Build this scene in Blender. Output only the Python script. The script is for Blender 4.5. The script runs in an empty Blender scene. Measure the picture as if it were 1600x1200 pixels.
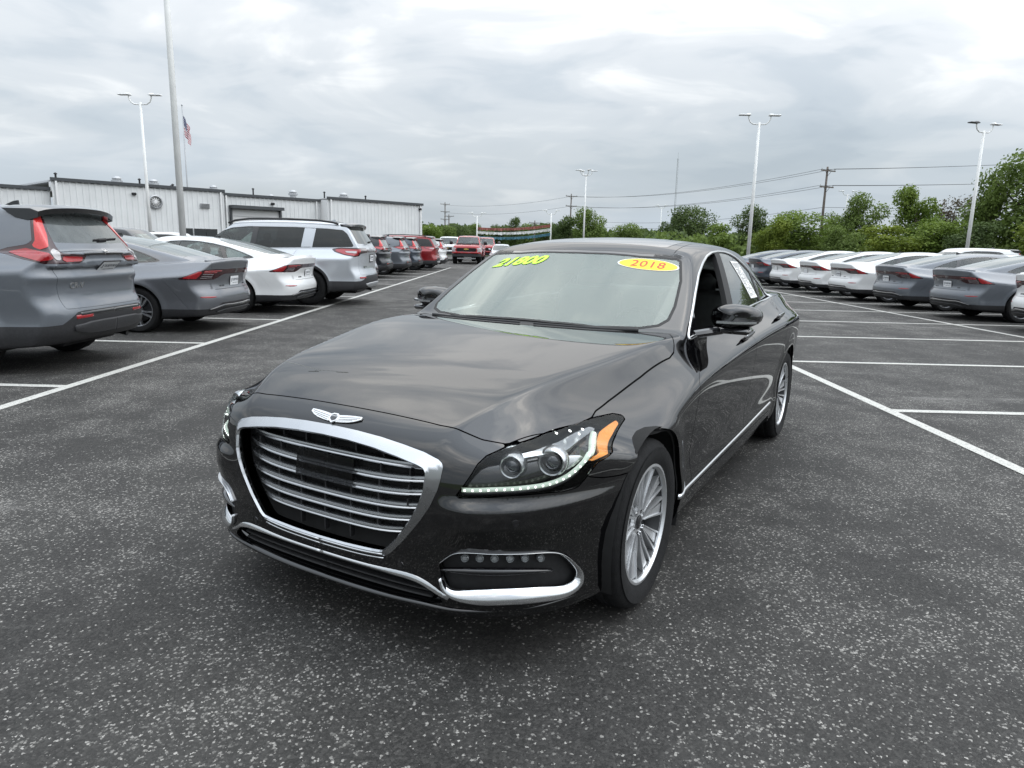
import bpy, bmesh, math, random
import numpy as np
from mathutils import Vector, Matrix
random.seed(7); np.random.seed(7)
SC = bpy.context.scene
COL = SC.collection
# ---------------------------------------------------------------- camera
CAM_H, CAM_YAW, CAM_PITCH, CAM_ROLL = 1.4059, -0.0114, 0.1967, 0.0218
cam = bpy.data.objects.new('camera', bpy.data.cameras.new('camera')); COL.objects.link(cam)
cam.data.sensor_width = 36; cam.data.lens = 36*1090.5/1600; cam.data.clip_start = .05; cam.data.clip_end = 6000
_cy, _sy, _cp, _sp = math.cos(CAM_YAW), math.sin(CAM_YAW), math.cos(CAM_PITCH), math.sin(CAM_PITCH)
_f = Vector((_sy*_cp, _cy*_cp, -_sp)); _r = Vector((_cy, -_sy, 0)); _u = _r.cross(_f)
_r2 = _r*math.cos(CAM_ROLL)+_u*math.sin(CAM_ROLL); _u2 = -_r*math.sin(CAM_ROLL)+_u*math.cos(CAM_ROLL)
cam.matrix_world = Matrix(((_r2.x, _u2.x, -_f.x, 0), (_r2.y, _u2.y, -_f.y, 0), (_r2.z, _u2.z, -_f.z, CAM_H), (0, 0, 0, 1)))
SC.camera = cam
# ---------------------------------------------------------------- sky and sun
SUN_EL, SUN_AZ = math.radians(46), math.radians(98)      # azimuth clockwise from +Y
SC.view_settings.view_transform = 'Standard'; SC.view_settings.look = 'None'
SC.view_settings.exposure = .28; SC.view_settings.gamma = 1
W = bpy.data.worlds.new('World'); SC.world = W; W.use_nodes = True
SKY_OFF = (63.2, 41.9, 0)
def build_world():
    nt = W.node_tree; nt.nodes.clear(); N = nt.nodes.new; L = nt.links.new
    out = N('ShaderNodeOutputWorld')
    sky = N('ShaderNodeTexSky'); sky.sky_type = 'NISHITA'; sky.sun_disc = False
    sky.sun_elevation = SUN_EL; sky.sun_rotation = SUN_AZ; sky.air_density = 1.2; sky.dust_density = 2.5
    bgs = N('ShaderNodeBackground'); bgs.inputs[1].default_value = .11; L(sky.outputs[0], bgs.inputs[0])
    tc = N('ShaderNodeTexCoord'); sep = N('ShaderNodeSeparateXYZ'); L(tc.outputs['Generated'], sep.inputs[0])
    def M(op, a, b=None, c=None):
        m = N('ShaderNodeMath'); m.operation = op
        for i, v in enumerate((a, b, c)):
            if v is None: continue
            if isinstance(v, (int, float)): m.inputs[i].default_value = v
            else: L(v, m.inputs[i])
        return m.outputs[0]
    zz = M('ADD', M('MAXIMUM', sep.outputs[2], 0.0), .16)
    cx = M('DIVIDE', sep.outputs[0], zz); cy = M('DIVIDE', sep.outputs[1], zz)
    cmb = N('ShaderNodeCombineXYZ'); L(cx, cmb.inputs[0]); L(cy, cmb.inputs[1])
    def noise(scale, detail, rough, dist, off, sx=1.0, sy=1.0):
        mp = N('ShaderNodeMapping'); mp.inputs['Location'].default_value = off; mp.inputs['Scale'].default_value = (sx, sy, 1)
        L(cmb.outputs[0], mp.inputs[0])
        n = N('ShaderNodeTexNoise'); n.inputs['Scale'].default_value = scale; n.inputs['Detail'].default_value = detail
        n.inputs['Roughness'].default_value = rough; n.inputs['Distortion'].default_value = dist
        L(mp.outputs[0], n.inputs['Vector']); return n.outputs['Fac']
    def ramp(fac, stops, interp='EASE'):
        r = N('ShaderNodeValToRGB'); r.color_ramp.interpolation = interp
        while len(r.color_ramp.elements) < len(stops): r.color_ramp.elements.new(.5)
        for e, (p, c) in zip(r.color_ramp.elements, stops):
            e.position = p; e.color = (*c, 1) if len(c) == 3 else c
        L(fac, r.inputs[0]); return r.outputs[0]
    n1 = noise(.75, 5, .5, .8, SKY_OFF, 1, .9)
    n2 = noise(2.6, 7, .5, .7, (8.2, 4.4, 0), .9, 1.1)
    n3 = noise(.30, 3, .5, .2, (1.9, 9.3, 0))
    mixv = M('ADD', M('MULTIPLY', n1, .66), M('MULTIPLY', n2, .34))
    mixv = M('ADD', M('MULTIPLY', M('SUBTRACT', mixv, .5), M('ADD', M('MULTIPLY', M('MAXIMUM', sep.outputs[2], 0.0), 1.9), .58)), .5)
    c = ramp(mixv, [(.355, (.43, .475, .53)), (.455, (.555, .595, .635)), (.545, (.70, .72, .74)), (.645, (.97, .965, .95))])
    el = M('MAXIMUM', sep.outputs[2], 0.0)
    hz = N('ShaderNodeMix'); hz.data_type = 'RGBA'; hz.inputs['A'].default_value = (.47, .555, .635, 1)      # bluish distance under the cloud deck
    hf = N('ShaderNodeMapRange'); hf.inputs[1].default_value = 0; hf.inputs[2].default_value = .34; hf.inputs[3].default_value = .30; hf.inputs[4].default_value = 1; L(el, hf.inputs[0])
    L(hf.outputs[0], hz.inputs['Factor']); L(c, hz.inputs['B'])
    bc = N('ShaderNodeBackground'); L(hz.outputs['Result'], bc.inputs[0])
    dt = N('ShaderNodeVectorMath'); dt.operation = 'DOT_PRODUCT'; L(tc.outputs['Generated'], dt.inputs[0])
    dt.inputs[1].default_value = (math.sin(SUN_AZ)*math.cos(SUN_EL), math.cos(SUN_AZ)*math.cos(SUN_EL), math.sin(SUN_EL))
    glow = M('MULTIPLY', M('POWER', M('MAXIMUM', dt.outputs['Value'], 0.0), 4.0), 1.5)         # veiled sun behind the cloud
    lift = M('ADD', M('ADD', M('MULTIPLY', n3, .36), .72), M('ADD', M('ADD', M('MULTIPLY', el, .30), M('MULTIPLY', M('MULTIPLY', el, el), 2.7)), glow)); L(lift, bc.inputs[1])
    fac = ramp(n3, [(.30, (.80,)*3), (.62, (.97,)*3)])
    mx = N('ShaderNodeMixShader'); L(fac, mx.inputs[0]); L(bgs.outputs[0], mx.inputs[1]); L(bc.outputs[0], mx.inputs[2])
    L(mx.outputs[0], out.inputs[0])
build_world()
sun = bpy.data.objects.new('sun', bpy.data.lights.new('sun', 'SUN')); COL.objects.link(sun)
sun.data.energy = .5; sun.data.angle = math.radians(90); sun.data.color = (1, .97, .92)
_sd = Vector((math.sin(SUN_AZ)*math.cos(SUN_EL), math.cos(SUN_AZ)*math.cos(SUN_EL), math.sin(SUN_EL)))
sun.rotation_euler = _sd.to_track_quat('Z', 'Y').to_euler(); sun.location = (0, 0, 40)
SC.render.engine = 'CYCLES'; SC.cycles.max_bounces = 7; SC.cycles.diffuse_bounces = 2; SC.cycles.glossy_bounces = 4; SC.cycles.transparent_max_bounces = 12
SC.cycles.caustics_reflective = False; SC.cycles.caustics_refractive = False
# ---------------------------------------------------------------- materials
MATS = {}
def mat(name, color=(.5, .5, .5), rough=.5, metal=0.0, coat=0.0, coat_rough=.03, spec=.5, noise=0.0, nscale=20, bump=0.0, bscale=60,
        emit=None, emit_s=0.0, trans=0.0, rnoise=0.0, sheen=0.0):
    if name in MATS: return MATS[name]
    m = bpy.data.materials.new(name); m.use_nodes = True; MATS[name] = m
    nt = m.node_tree; b = nt.nodes['Principled BSDF']
    b.inputs['Base Color'].default_value = (*color, 1); b.inputs['Roughness'].default_value = rough
    b.inputs['Metallic'].default_value = metal; b.inputs['Coat Weight'].default_value = coat
    b.inputs['Coat Roughness'].default_value = coat_rough; b.inputs['Specular IOR Level'].default_value = spec
    if sheen: b.inputs['Sheen Weight'].default_value = sheen
    if trans: b.inputs['Transmission Weight'].default_value = trans
    if emit: b.inputs['Emission Color'].default_value = (*emit, 1); b.inputs['Emission Strength'].default_value = emit_s
    tc = nt.nodes.new('ShaderNodeTexCoord')
    n = nt.nodes.new('ShaderNodeTexNoise'); n.inputs['Scale'].default_value = nscale; n.inputs['Detail'].default_value = 5
    nt.links.new(tc.outputs['Object'], n.inputs['Vector'])
    if noise:
        r = nt.nodes.new('ShaderNodeValToRGB')
        r.color_ramp.elements[0].position = .3; r.color_ramp.elements[1].position = .7
        r.color_ramp.elements[0].color = (*[c*(1-noise) for c in color], 1)
        r.color_ramp.elements[1].color = (*[min(1, c*(1+noise)) for c in color], 1)
        nt.links.new(n.outputs['Fac'], r.inputs[0]); nt.links.new(r.outputs[0], b.inputs['Base Color'])
    if rnoise:
        mr = nt.nodes.new('ShaderNodeMapRange'); mr.inputs['To Min'].default_value = max(0, rough-rnoise); mr.inputs['To Max'].default_value = rough+rnoise
        nt.links.new(n.outputs['Fac'], mr.inputs[0]); nt.links.new(mr.outputs[0], b.inputs['Roughness'])
    if bump:
        n2 = nt.nodes.new('ShaderNodeTexNoise'); n2.inputs['Scale'].default_value = bscale; n2.inputs['Detail'].default_value = 4
        nt.links.new(tc.outputs['Object'], n2.inputs['Vector'])
        bp = nt.nodes.new('ShaderNodeBump'); bp.inputs['Strength'].default_value = bump; bp.inputs['Distance'].default_value = .01
        nt.links.new(n2.outputs['Fac'], bp.inputs['Height']); nt.links.new(bp.outputs[0], b.inputs['Normal'])
    return m
def paint(name, color, metal=.0, rough=.35, flake=.06, coat=1.0, spec=.2, dust=.03, cior=1.55):
    """car paint: base coat with fine flake, clear coat, a little road dust"""
    if name in MATS: return MATS[name]
    m = mat(name, color, rough=rough, metal=metal, coat=coat, coat_rough=.015, spec=spec)
    m.node_tree.nodes['Principled BSDF'].inputs['Coat IOR'].default_value = cior
    nt = m.node_tree; b = nt.nodes['Principled BSDF']; L = nt.links.new
    tc = nt.nodes.new('ShaderNodeTexCoord')
    d = nt.nodes.new('ShaderNodeTexNoise'); d.inputs['Scale'].default_value = 5; d.inputs['Detail'].default_value = 8; d.inputs['Roughness'].default_value = .7
    L(tc.outputs['Object'], d.inputs['Vector'])
    mr = nt.nodes.new('ShaderNodeMapRange'); mr.inputs[1].default_value = .35; mr.inputs[2].default_value = .75
    mr.inputs[3].default_value = .008; mr.inputs[4].default_value = .05; L(d.outputs['Fac'], mr.inputs[0]); L(mr.outputs[0], b.inputs['Coat Roughness'])
    f = nt.nodes.new('ShaderNodeTexNoise'); f.inputs['Scale'].default_value = 900; f.inputs['Detail'].default_value = 1
    L(tc.outputs['Object'], f.inputs['Vector'])
    r = nt.nodes.new('ShaderNodeValToRGB'); r.color_ramp.elements[0].position = .35; r.color_ramp.elements[1].position = .7
    r.color_ramp.elements[0].color = (*[c*(1-flake*4) for c in color], 1); r.color_ramp.elements[1].color = (*[min(1, c*(1+flake*4)+flake*.02) for c in color], 1)
    L(f.outputs['Fac'], r.inputs[0])
    mx = nt.nodes.new('ShaderNodeMix'); mx.data_type = 'RGBA'; mx.inputs['B'].default_value = (.32, .31, .29, 1)
    mr2 = nt.nodes.new('ShaderNodeMapRange'); mr2.inputs[1].default_value = .45; mr2.inputs[2].default_value = .8
    mr2.inputs[3].default_value = 0; mr2.inputs[4].default_value = dust; L(d.outputs['Fac'], mr2.inputs[0])
    L(mr2.outputs[0], mx.inputs['Factor']); L(r.outputs[0], mx.inputs['A']); L(mx.outputs['Result'], b.inputs['Base Color'])
    return m
def glass(name, tint=(.75, .82, .8), boost=1.0, ior=1.5, dust=.0, dustcol=(.5, .52, .5), rough=0.0, gcol=(.95, .97, .96)):
    """thin glazing: clear tint seen straight on, mirror reflection by Fresnel, a thin film of dust"""
    if name in MATS: return MATS[name]
    m = bpy.data.materials.new(name); m.use_nodes = True; MATS[name] = m
    nt = m.node_tree; nt.nodes.clear(); N = nt.nodes.new; L = nt.links.new
    o = N('ShaderNodeOutputMaterial'); t = N('ShaderNodeBsdfTransparent'); t.inputs[0].default_value = (*tint, 1)
    g = N('ShaderNodeBsdfGlossy'); g.inputs['Roughness'].default_value = rough; g.inputs['Color'].default_value = (*gcol, 1)
    fr = N('ShaderNodeFresnel'); fr.inputs[0].default_value = ior
    mu = N('ShaderNodeMath'); mu.operation = 'MULTIPLY'; mu.use_clamp = True; mu.inputs[1].default_value = boost
    L(fr.outputs[0], mu.inputs[0])
    mx = N('ShaderNodeMixShader'); L(mu.outputs[0], mx.inputs[0]); L(t.outputs[0], mx.inputs[1]); L(g.outputs[0], mx.inputs[2])
    if dust:
        df = N('ShaderNodeBsdfDiffuse'); df.inputs[0].default_value = (*dustcol, 1)
        tc = N('ShaderNodeTexCoord'); n = N('ShaderNodeTexNoise'); n.inputs['Scale'].default_value = 7; n.inputs['Detail'].default_value = 6
        L(tc.outputs['Object'], n.inputs['Vector'])
        mr = N('ShaderNodeMapRange'); mr.inputs[1].default_value = .3; mr.inputs[2].default_value = .7; mr.inputs[3].default_value = dust*.75; mr.inputs[4].default_value = dust*1.25
        L(n.outputs['Fac'], mr.inputs[0])
        m2 = N('ShaderNodeMixShader'); L(mr.outputs[0], m2.inputs[0]); L(mx.outputs[0], m2.inputs[1]); L(df.outputs[0], m2.inputs[2]); L(m2.outputs[0], o.inputs[0])
    else: L(mx.outputs[0], o.inputs[0])
    return m
# ---------------------------------------------------------------- object helpers
def obj(name, V, F, m, parent=None, N=None, smooth=True):
    me = bpy.data.meshes.new(name)
    me.from_pydata([tuple(map(float, v)) for v in V], [], [tuple(f) for f in F])
    if smooth: me.polygons.foreach_set('use_smooth', [True]*len(me.polygons))
    if m is not None:
        for k in (m if isinstance(m, (list, tuple)) else [m]): me.materials.append(k)
    if N is not None and len(me.polygons):
        N = np.asarray(N, float); N = N/np.maximum(np.linalg.norm(N, axis=1), 1e-9)[:, None]
        me.normals_split_custom_set_from_vertices(N.tolist())
    me.update()
    o = bpy.data.objects.new(name, me); COL.objects.link(o)
    if parent is not None: o.parent = parent
    return o
def empty(name, loc=(0, 0, 0), rz=0, parent=None):
    o = bpy.data.objects.new(name, None); COL.objects.link(o); o.location = loc; o.rotation_euler = (0, 0, rz)
    o.empty_display_size = .3
    if parent is not None: o.parent = parent
    return o
def tag(o, label=None, cat=None, group=None, kind=None):
    if label: o['label'] = label
    if cat: o['category'] = cat
    if group: o['group'] = group
    if kind: o['kind'] = kind
    return o
def copy_tree(o, parent=None, keep=None):
    c = o.copy(); COL.objects.link(c); c.parent = parent
    for ch in list(o.children):
        if keep is None or keep(ch): copy_tree(ch, c, keep)
    return c
class MB:
    """collects simple solids into one mesh"""
    def __init__(s): s.V = []; s.F = []
    def add(s, V, F):
        k = len(s.V); s.V += [tuple(map(float, v)) for v in V]; s.F += [tuple(i+k for i in f) for f in F]; return s
    def box(s, c, d, rz=0, bev=0):
        cx, cy, cz = c; hx, hy, hz = d[0]/2, d[1]/2, d[2]/2
        if bev:
            b = min(bev, hx*.9, hy*.9, hz*.9); P = []
            for sx in (-1, 1):
                for sy in (-1, 1):
                    for sz in (-1, 1): P += [(sx*hx, sy*(hy-b), sz*(hz-b)), (sx*(hx-b), sy*hy, sz*(hz-b)), (sx*(hx-b), sy*(hy-b), sz*hz)]
            bm = bmesh.new()
            vs = [bm.verts.new(p) for p in P]
            bmesh.ops.convex_hull(bm, input=vs); bm.verts.index_update()
            V = [v.co.copy() for v in bm.verts]; F = [[v.index for v in f.verts] for f in bm.faces]; bm.free()
        else:
            V = [(sx*hx, sy*hy, sz*hz) for sx in (-1, 1) for sy in (-1, 1) for sz in (-1, 1)]
            F = [(0, 1, 3, 2), (4, 6, 7, 5), (0, 4, 5, 1), (2, 3, 7, 6), (0, 2, 6, 4), (1, 5, 7, 3)]
        ca, sa = math.cos(rz), math.sin(rz)
        return s.add([(cx+v[0]*ca-v[1]*sa, cy+v[0]*sa+v[1]*ca, cz+v[2]) for v in V], F)
    def prism(s, pts, depth, frame):
        """2d polygon extruded; frame = (origin, ex, ey, ez)"""
        o, ex, ey, ez = [Vector(v) for v in frame]; n = len(pts)
        V = [o+ex*p[0]+ey*p[1] for p in pts]+[o+ex*p[0]+ey*p[1]+ez*depth for p in pts]
        F = [tuple(range(n))[::-1], tuple(range(n, 2*n))]+[(i, (i+1) % n, n+(i+1) % n, n+i) for i in range(n)]
        return s.add(V, F)
    def tube(s, path, r, seg=8, cap=True):
        P = [Vector(p) for p in path]; n = len(P); R = r if isinstance(r, (list, tuple)) else [r]*n
        V = []; F = []; up = None
        for i in range(n):
            t = (P[min(i+1, n-1)]-P[max(i-1, 0)]).normalized()
            if up is None: up = Vector((0, 0, 1)) if abs(t.z) < .9 else Vector((1, 0, 0))
            a = t.cross(up).normalized(); b = a.cross(t).normalized(); up = b
            for j in range(seg):
                w = 2*math.pi*j/seg; V.append(P[i]+a*math.cos(w)*R[i]+b*math.sin(w)*R[i])
        for i in range(n-1):
            for j in range(seg): F.append((i*seg+j, i*seg+(j+1) % seg, (i+1)*seg+(j+1) % seg, (i+1)*seg+j))
        if cap: F += [tuple(range(seg))[::-1], tuple(range((n-1)*seg, n*seg))]
        return s.add(V, F)
    def lathe(s, prof, seg, frame):
        """profile [(r, h)] turned about ez at origin"""
        o, ex, ey, ez = [Vector(v) for v in frame]; n = len(prof); V = []; F = []
        for j in range(seg):
            a = 2*math.pi*j/seg; d = ex*math.cos(a)+ey*math.sin(a)
            for r, h in prof: V.append(o+d*r+ez*h)
        for j in range(seg):
            k = (j+1) % seg
            for i in range(n-1): F.append((j*n+i, j*n+i+1, k*n+i+1, k*n+i))
        return s.add(V, F)
    def obj(s, name, m, parent=None, smooth=False, angle=None):
        o = obj(name, s.V, s.F, m, parent, smooth=smooth or angle is not None)
        if angle is not None:
            try: o.data.set_sharp_from_angle(angle=math.radians(angle))
            except Exception: pass
        return o
# ---------------------------------------------------------------- geometry library (numpy)
def _basis(xs, x):
    xs = np.asarray(xs, float); n = len(xs)
    x = np.clip(np.asarray(x, float).ravel(), xs[0], xs[-1])
    h = np.diff(xs)
    A = np.eye(n); B = np.zeros((n, n))
    for i in range(1, n-1):
        A[i, i-1] = h[i-1]; A[i, i] = 2*(h[i-1]+h[i]); A[i, i+1] = h[i]
        B[i, i+1] = 6/h[i]; B[i, i] = -6/h[i]-6/h[i-1]; B[i, i-1] = 6/h[i-1]
    M = np.linalg.solve(A, B)
    k = np.clip(np.searchsorted(xs, x, side='right')-1, 0, n-2)
    t = x-xs[k]; hk = h[k]; u = hk-t
    R = np.zeros((len(x), n)); r = np.arange(len(x))
    R[r, k] += u/hk; R[r, k+1] += t/hk
    R += ((u**3/hk-hk*u)/6)[:, None]*M[k] + ((t**3/hk-hk*t)/6)[:, None]*M[k+1]
    return R
def S1(pts):
    xs = np.array([p[0] for p in pts], float); ys = np.array([p[1] for p in pts], float)
    tx = np.linspace(xs[0], xs[-1], 6000); ty = _basis(xs, tx) @ ys
    def f(x): return np.interp(x, tx, ty)
    return f
def smax(a, b, k):
    h = np.maximum(k-np.abs(a-b), 0)/k
    return np.maximum(a, b)+h**3*k/6
def smin(a, b, k): return -smax(-a, -b, k)
def splus(t, w):                      # soft max(t,0)
    return .5*(t+np.sqrt(t*t+w*w))
class Body:
    """car shell as one implicit solid; local frame x = left, y = back from the front axle, z = up"""
    def __init__(s, d):
        s.d = d
        for k in ('xcr', 'zcr', 'crown', 'sd', 'W', 'zc', 'fprof', 'rprof', 'low', 'xb', 'roof', 'zbot'):
            setattr(s, k, S1(d[k]))
    def side(s, y, z):
        d = s.d; t = z-s.zc(y)
        x = s.W(y)+s.low(z)-d.get('sh', .55)*splus(t, d.get('shw', .03))-d.get('lo', .03)*splus(-t-.08, .1)
        for (wy, wz, r, amp) in d['flare']:
            x = x+amp*np.exp(-((np.hypot(y-wy, z-wz)-r)/.05)**2)
        return x
    def top(s, x, y):
        xc = s.xcr(y); d = s.d
        t = splus(x-xc, d.get('crw', .018))
        q = x/xc
        return s.zcr(y)+s.crown(y)*(1-q*q)-s.sd(y)*d['fa']*(1-np.exp(-t/d['ft']))
    def planf(s, x): a = s.d['fplan']; return a[0]+a[1]*x**2+a[2]*np.abs(x)**6
    def planr(s, x): a = s.d['rplan']; return a[0]-a[1]*x**2-a[2]*np.abs(x)**6
    def F(s, x, y, z):
        d = s.d; x = np.abs(x)
        gs = x-s.side(y, z)
        gt = (z-s.top(x, y))*.85
        gf = s.planf(x)+s.fprof(z)-y
        if 'fledge' in d:
            z0, z1, x0, x1, am = d['fledge']; u_ = np.clip((z-z0)/(z1-z0), 0, 1); v_ = np.clip((x-x0)/(x1-x0), 0, 1)
            gf = gf-am*(1-u_*u_*(3-2*u_))*v_*v_*(3-2*v_)*np.clip((z-.44)/.08, 0, 1)
        gr = y-s.planr(x)-s.rprof(z)
        gb = s.zbot(y)-z
        b = smax(gs, gt, d['kst'])
        b = smax(b, smax(gf, gr, .02), d['kf'])
        b = smax(b, gb, .04)
        c = d['cab']
        zz = z-c['z0']
        hs = (x-s.xb(y)+c['tum']*zz+c['tq']*zz*np.abs(zz))*.9
        rd = s.roof(y)-c['rx2']*x**2-c['rx4']*x**4
        ht = z-rd
        w0, ws, wx, wq = c['wind']
        hw = (w0+ws*zz+wq*zz*zz+wx*x**2-y)/math.hypot(1, ws)
        r0, rs, rx, rq = c['back']
        zq = np.maximum(zz, 0.0)
        hr = (y-(r0-rs*zq+rq*zq*zq-rx*x**2))/math.hypot(1, rs)
        g = smax(hs, ht, c['ks'])
        g = smax(g, hw, c['kw'])
        g = smax(g, hr, c['kr'])
        g = smax(g, c['z0']-.05-z, .02)
        out = smin(b, g, c['kj'])
        ex = d.get('extra')
        if ex: out = ex(s, out, x, y, z)
        return out
def ray_hit(body, o, dvec, t0=.5, t1=12, n=1500):
    t = np.linspace(t0, t1, n); P = o[None]+dvec[None]*t[:, None]
    f = body.F(P[:, 0], P[:, 1], P[:, 2]); i = np.where(f < 0)[0]
    if len(i) == 0: return None
    a, b = t[i[0]-1], t[i[0]]
    for _ in range(40):
        m = (a+b)/2; q = o+dvec*m
        if body.F(*[np.array([v]) for v in q])[0] < 0: b = m
        else: a = m
    return o+dvec*b
def grad(body, P, e=2e-3):
    G = np.zeros_like(P)
    for i in range(3):
        d = np.zeros(3); d[i] = e
        A = P+d; B = P-d
        G[:, i] = (body.F(A[:, 0], A[:, 1], A[:, 2])-body.F(B[:, 0], B[:, 1], B[:, 2]))/(2*e)
    return G
def surface_net(body, box, h, newton=3):
    (x0, x1), (y0, y1), (z0, z1) = box
    xs = np.arange(x0-.5*h, x1+h, h); ys = np.arange(y0, y1+h, h); zs = np.arange(z0, z1+h, h)
    V = body.F(xs[:, None, None], ys[None, :, None], zs[None, None, :])
    V = np.broadcast_to(V, (len(xs), len(ys), len(zs)))
    ins = V < 0
    nx, ny, nz = V.shape
    cnt = np.zeros((nx-1, ny-1, nz-1)); keys = []; pts = []
    axes = [xs, ys, zs]
    for ax in range(3):
        sl0 = [slice(None)]*3; sl1 = [slice(None)]*3
        sl0[ax] = slice(0, -1); sl1[ax] = slice(1, None)
        a = V[tuple(sl0)]; b = V[tuple(sl1)]
        I = np.argwhere((a < 0) != (b < 0))
        va = a[tuple(I.T)]; vb = b[tuple(I.T)]
        t = va/(va-vb)
        P = np.stack([axes[j][I[:, j]] for j in range(3)], 1)
        P[:, ax] += t*h
        o = [j for j in range(3) if j != ax]
        for da in (0, 1):
            for db in (0, 1):
                C = I.copy(); C[:, o[0]] -= da; C[:, o[1]] -= db
                ok = np.all(C >= 0, 1) & (C[:, 0] < nx-1) & (C[:, 1] < ny-1) & (C[:, 2] < nz-1)
                fl = np.ravel_multi_index(tuple(C[ok].T), cnt.shape); keys.append(fl); pts.append(P[ok])
    uq, inv = np.unique(np.concatenate(keys), return_inverse=True); pts = np.concatenate(pts)
    c_ = np.bincount(inv).astype(float); P = np.stack([np.bincount(inv, pts[:, i])/c_ for i in range(3)], 1)
    idx = -np.ones((nx-1)*(ny-1)*(nz-1), int); idx[uq] = np.arange(len(uq)); idx = idx.reshape(nx-1, ny-1, nz-1)
    quads = []
    for ax in range(3):
        sl0 = [slice(None)]*3; sl1 = [slice(None)]*3
        sl0[ax] = slice(0, -1); sl1[ax] = slice(1, None)
        a = ins[tuple(sl0)]; b = ins[tuple(sl1)]
        I = np.argwhere(a != b)
        o = [(ax+1) % 3, (ax+2) % 3]
        ok = (I[:, o[0]] >= 1) & (I[:, o[1]] >= 1) & (I[:, o[0]] < V.shape[o[0]]-1) & (I[:, o[1]] < V.shape[o[1]]-1)
        I = I[ok]; sgn = a[tuple(I.T)]
        def cell(d0, d1):
            C = I.copy(); C[:, o[0]] -= d0; C[:, o[1]] -= d1
            return idx[tuple(C.T)]
        q = np.stack([cell(1, 1), cell(0, 1), cell(0, 0), cell(1, 0)], 1)
        q[~sgn] = q[~sgn][:, ::-1]
        quads.append(q)
    Q = np.concatenate(quads)
    for _ in range(newton):
        G = grad(body, P); f = body.F(P[:, 0], P[:, 1], P[:, 2])
        P = P-np.clip(f/np.maximum((G*G).sum(1), .05), -.5*h, .5*h)[:, None]*G
    G = grad(body, P); N = G/np.linalg.norm(G, axis=1)[:, None]
    return P, N, Q
class Soup:
    """polygon soup with per-vertex normals, clipped by signed fields (keep < 0)"""
    def __init__(s, P, N, Fc): s.P, s.N, s.F = P, N, Fc          # F: padded int array, -1 = none
    @staticmethod
    def fromquads(P, N, Q):
        return Soup(P, N, np.concatenate([Q, -np.ones((len(Q), 4), int)], 1))
    def clip(s, fn):
        P, N, Fc = s.P, s.N, s.F
        if len(Fc) == 0: return s
        phi = fn(P); phi = np.where(np.abs(phi) < 1e-7, -1e-7, phi)
        ins = phi < 0; val = Fc >= 0
        fi = ins[np.maximum(Fc, 0)] | ~val
        allin = fi.all(1); anyin = (ins[np.maximum(Fc, 0)] & val).any(1)
        keep = [Fc[allin]]
        mixed = Fc[anyin & ~allin]
        newP = []; newN = []; cache = {}; base = len(P); out = []
        for f in mixed:
            f = f[f >= 0]; r = []
            n = len(f)
            for i in range(n):
                a, b = int(f[i]), int(f[(i+1) % n])
                if ins[a]: r.append(a)
                if ins[a] != ins[b]:
                    k = (a, b) if a < b else (b, a)
                    v = cache.get(k)
                    if v is None:
                        t = phi[k[0]]/(phi[k[0]]-phi[k[1]])
                        newP.append(P[k[0]]*(1-t)+P[k[1]]*t); newN.append(N[k[0]]*(1-t)+N[k[1]]*t)
                        v = base+len(newP)-1; cache[k] = v
                    r.append(v)
            if len(r) >= 3: out.append((r+[-1]*8)[:8])
        if out: keep.append(np.array(out))
        if newP: P = np.concatenate([P, newP]); N = np.concatenate([N, newN])
        return Soup(P, N, np.concatenate(keep))
    def compact(s):
        u = np.unique(s.F[s.F >= 0]); mp = -np.ones(len(s.P)+1, int); mp[u] = np.arange(len(u))
        F2 = np.where(s.F >= 0, mp[np.maximum(s.F, 0)], -1)
        return Soup(s.P[u], s.N[u], F2)
    def box(s, lo, hi):
        C = s.P[np.maximum(s.F[:, :4], 0)]
        m = np.all((C >= np.array(lo)).any(1) & (C <= np.array(hi)).any(1), 1)
        return Soup(s.P, s.N, s.F[m]).compact()
    def polys(s): return [tuple(int(v) for v in f if v >= 0) for f in s.F]
    def rim(s, t, skip=None):
        """boundary edges extruded inwards by t"""
        cnt = {}
        for f in s.polys():
            for i in range(len(f)):
                a, b = f[i], f[(i+1) % len(f)]
                cnt[(a, b)] = 1
        E = [(a, b) for (a, b) in cnt if (b, a) not in cnt]
        if skip is not None: E = [(a, b) for a, b in E if not (skip(s.P[a]) and skip(s.P[b]))]
        V = []; Fq = []; NN = []
        for a, b in E:
            k = len(V); na = s.N[a]/(np.linalg.norm(s.N[a])+1e-9); nb = s.N[b]/(np.linalg.norm(s.N[b])+1e-9)
            e = s.P[b]-s.P[a]; nn = np.cross(e, na); nn = nn/(np.linalg.norm(nn)+1e-9)
            V += [s.P[b], s.P[a], s.P[a]-na*t, s.P[b]-nb*t]; NN += [nn]*4; Fq.append((k, k+1, k+2, k+3))
        return V, Fq, NN
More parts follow.
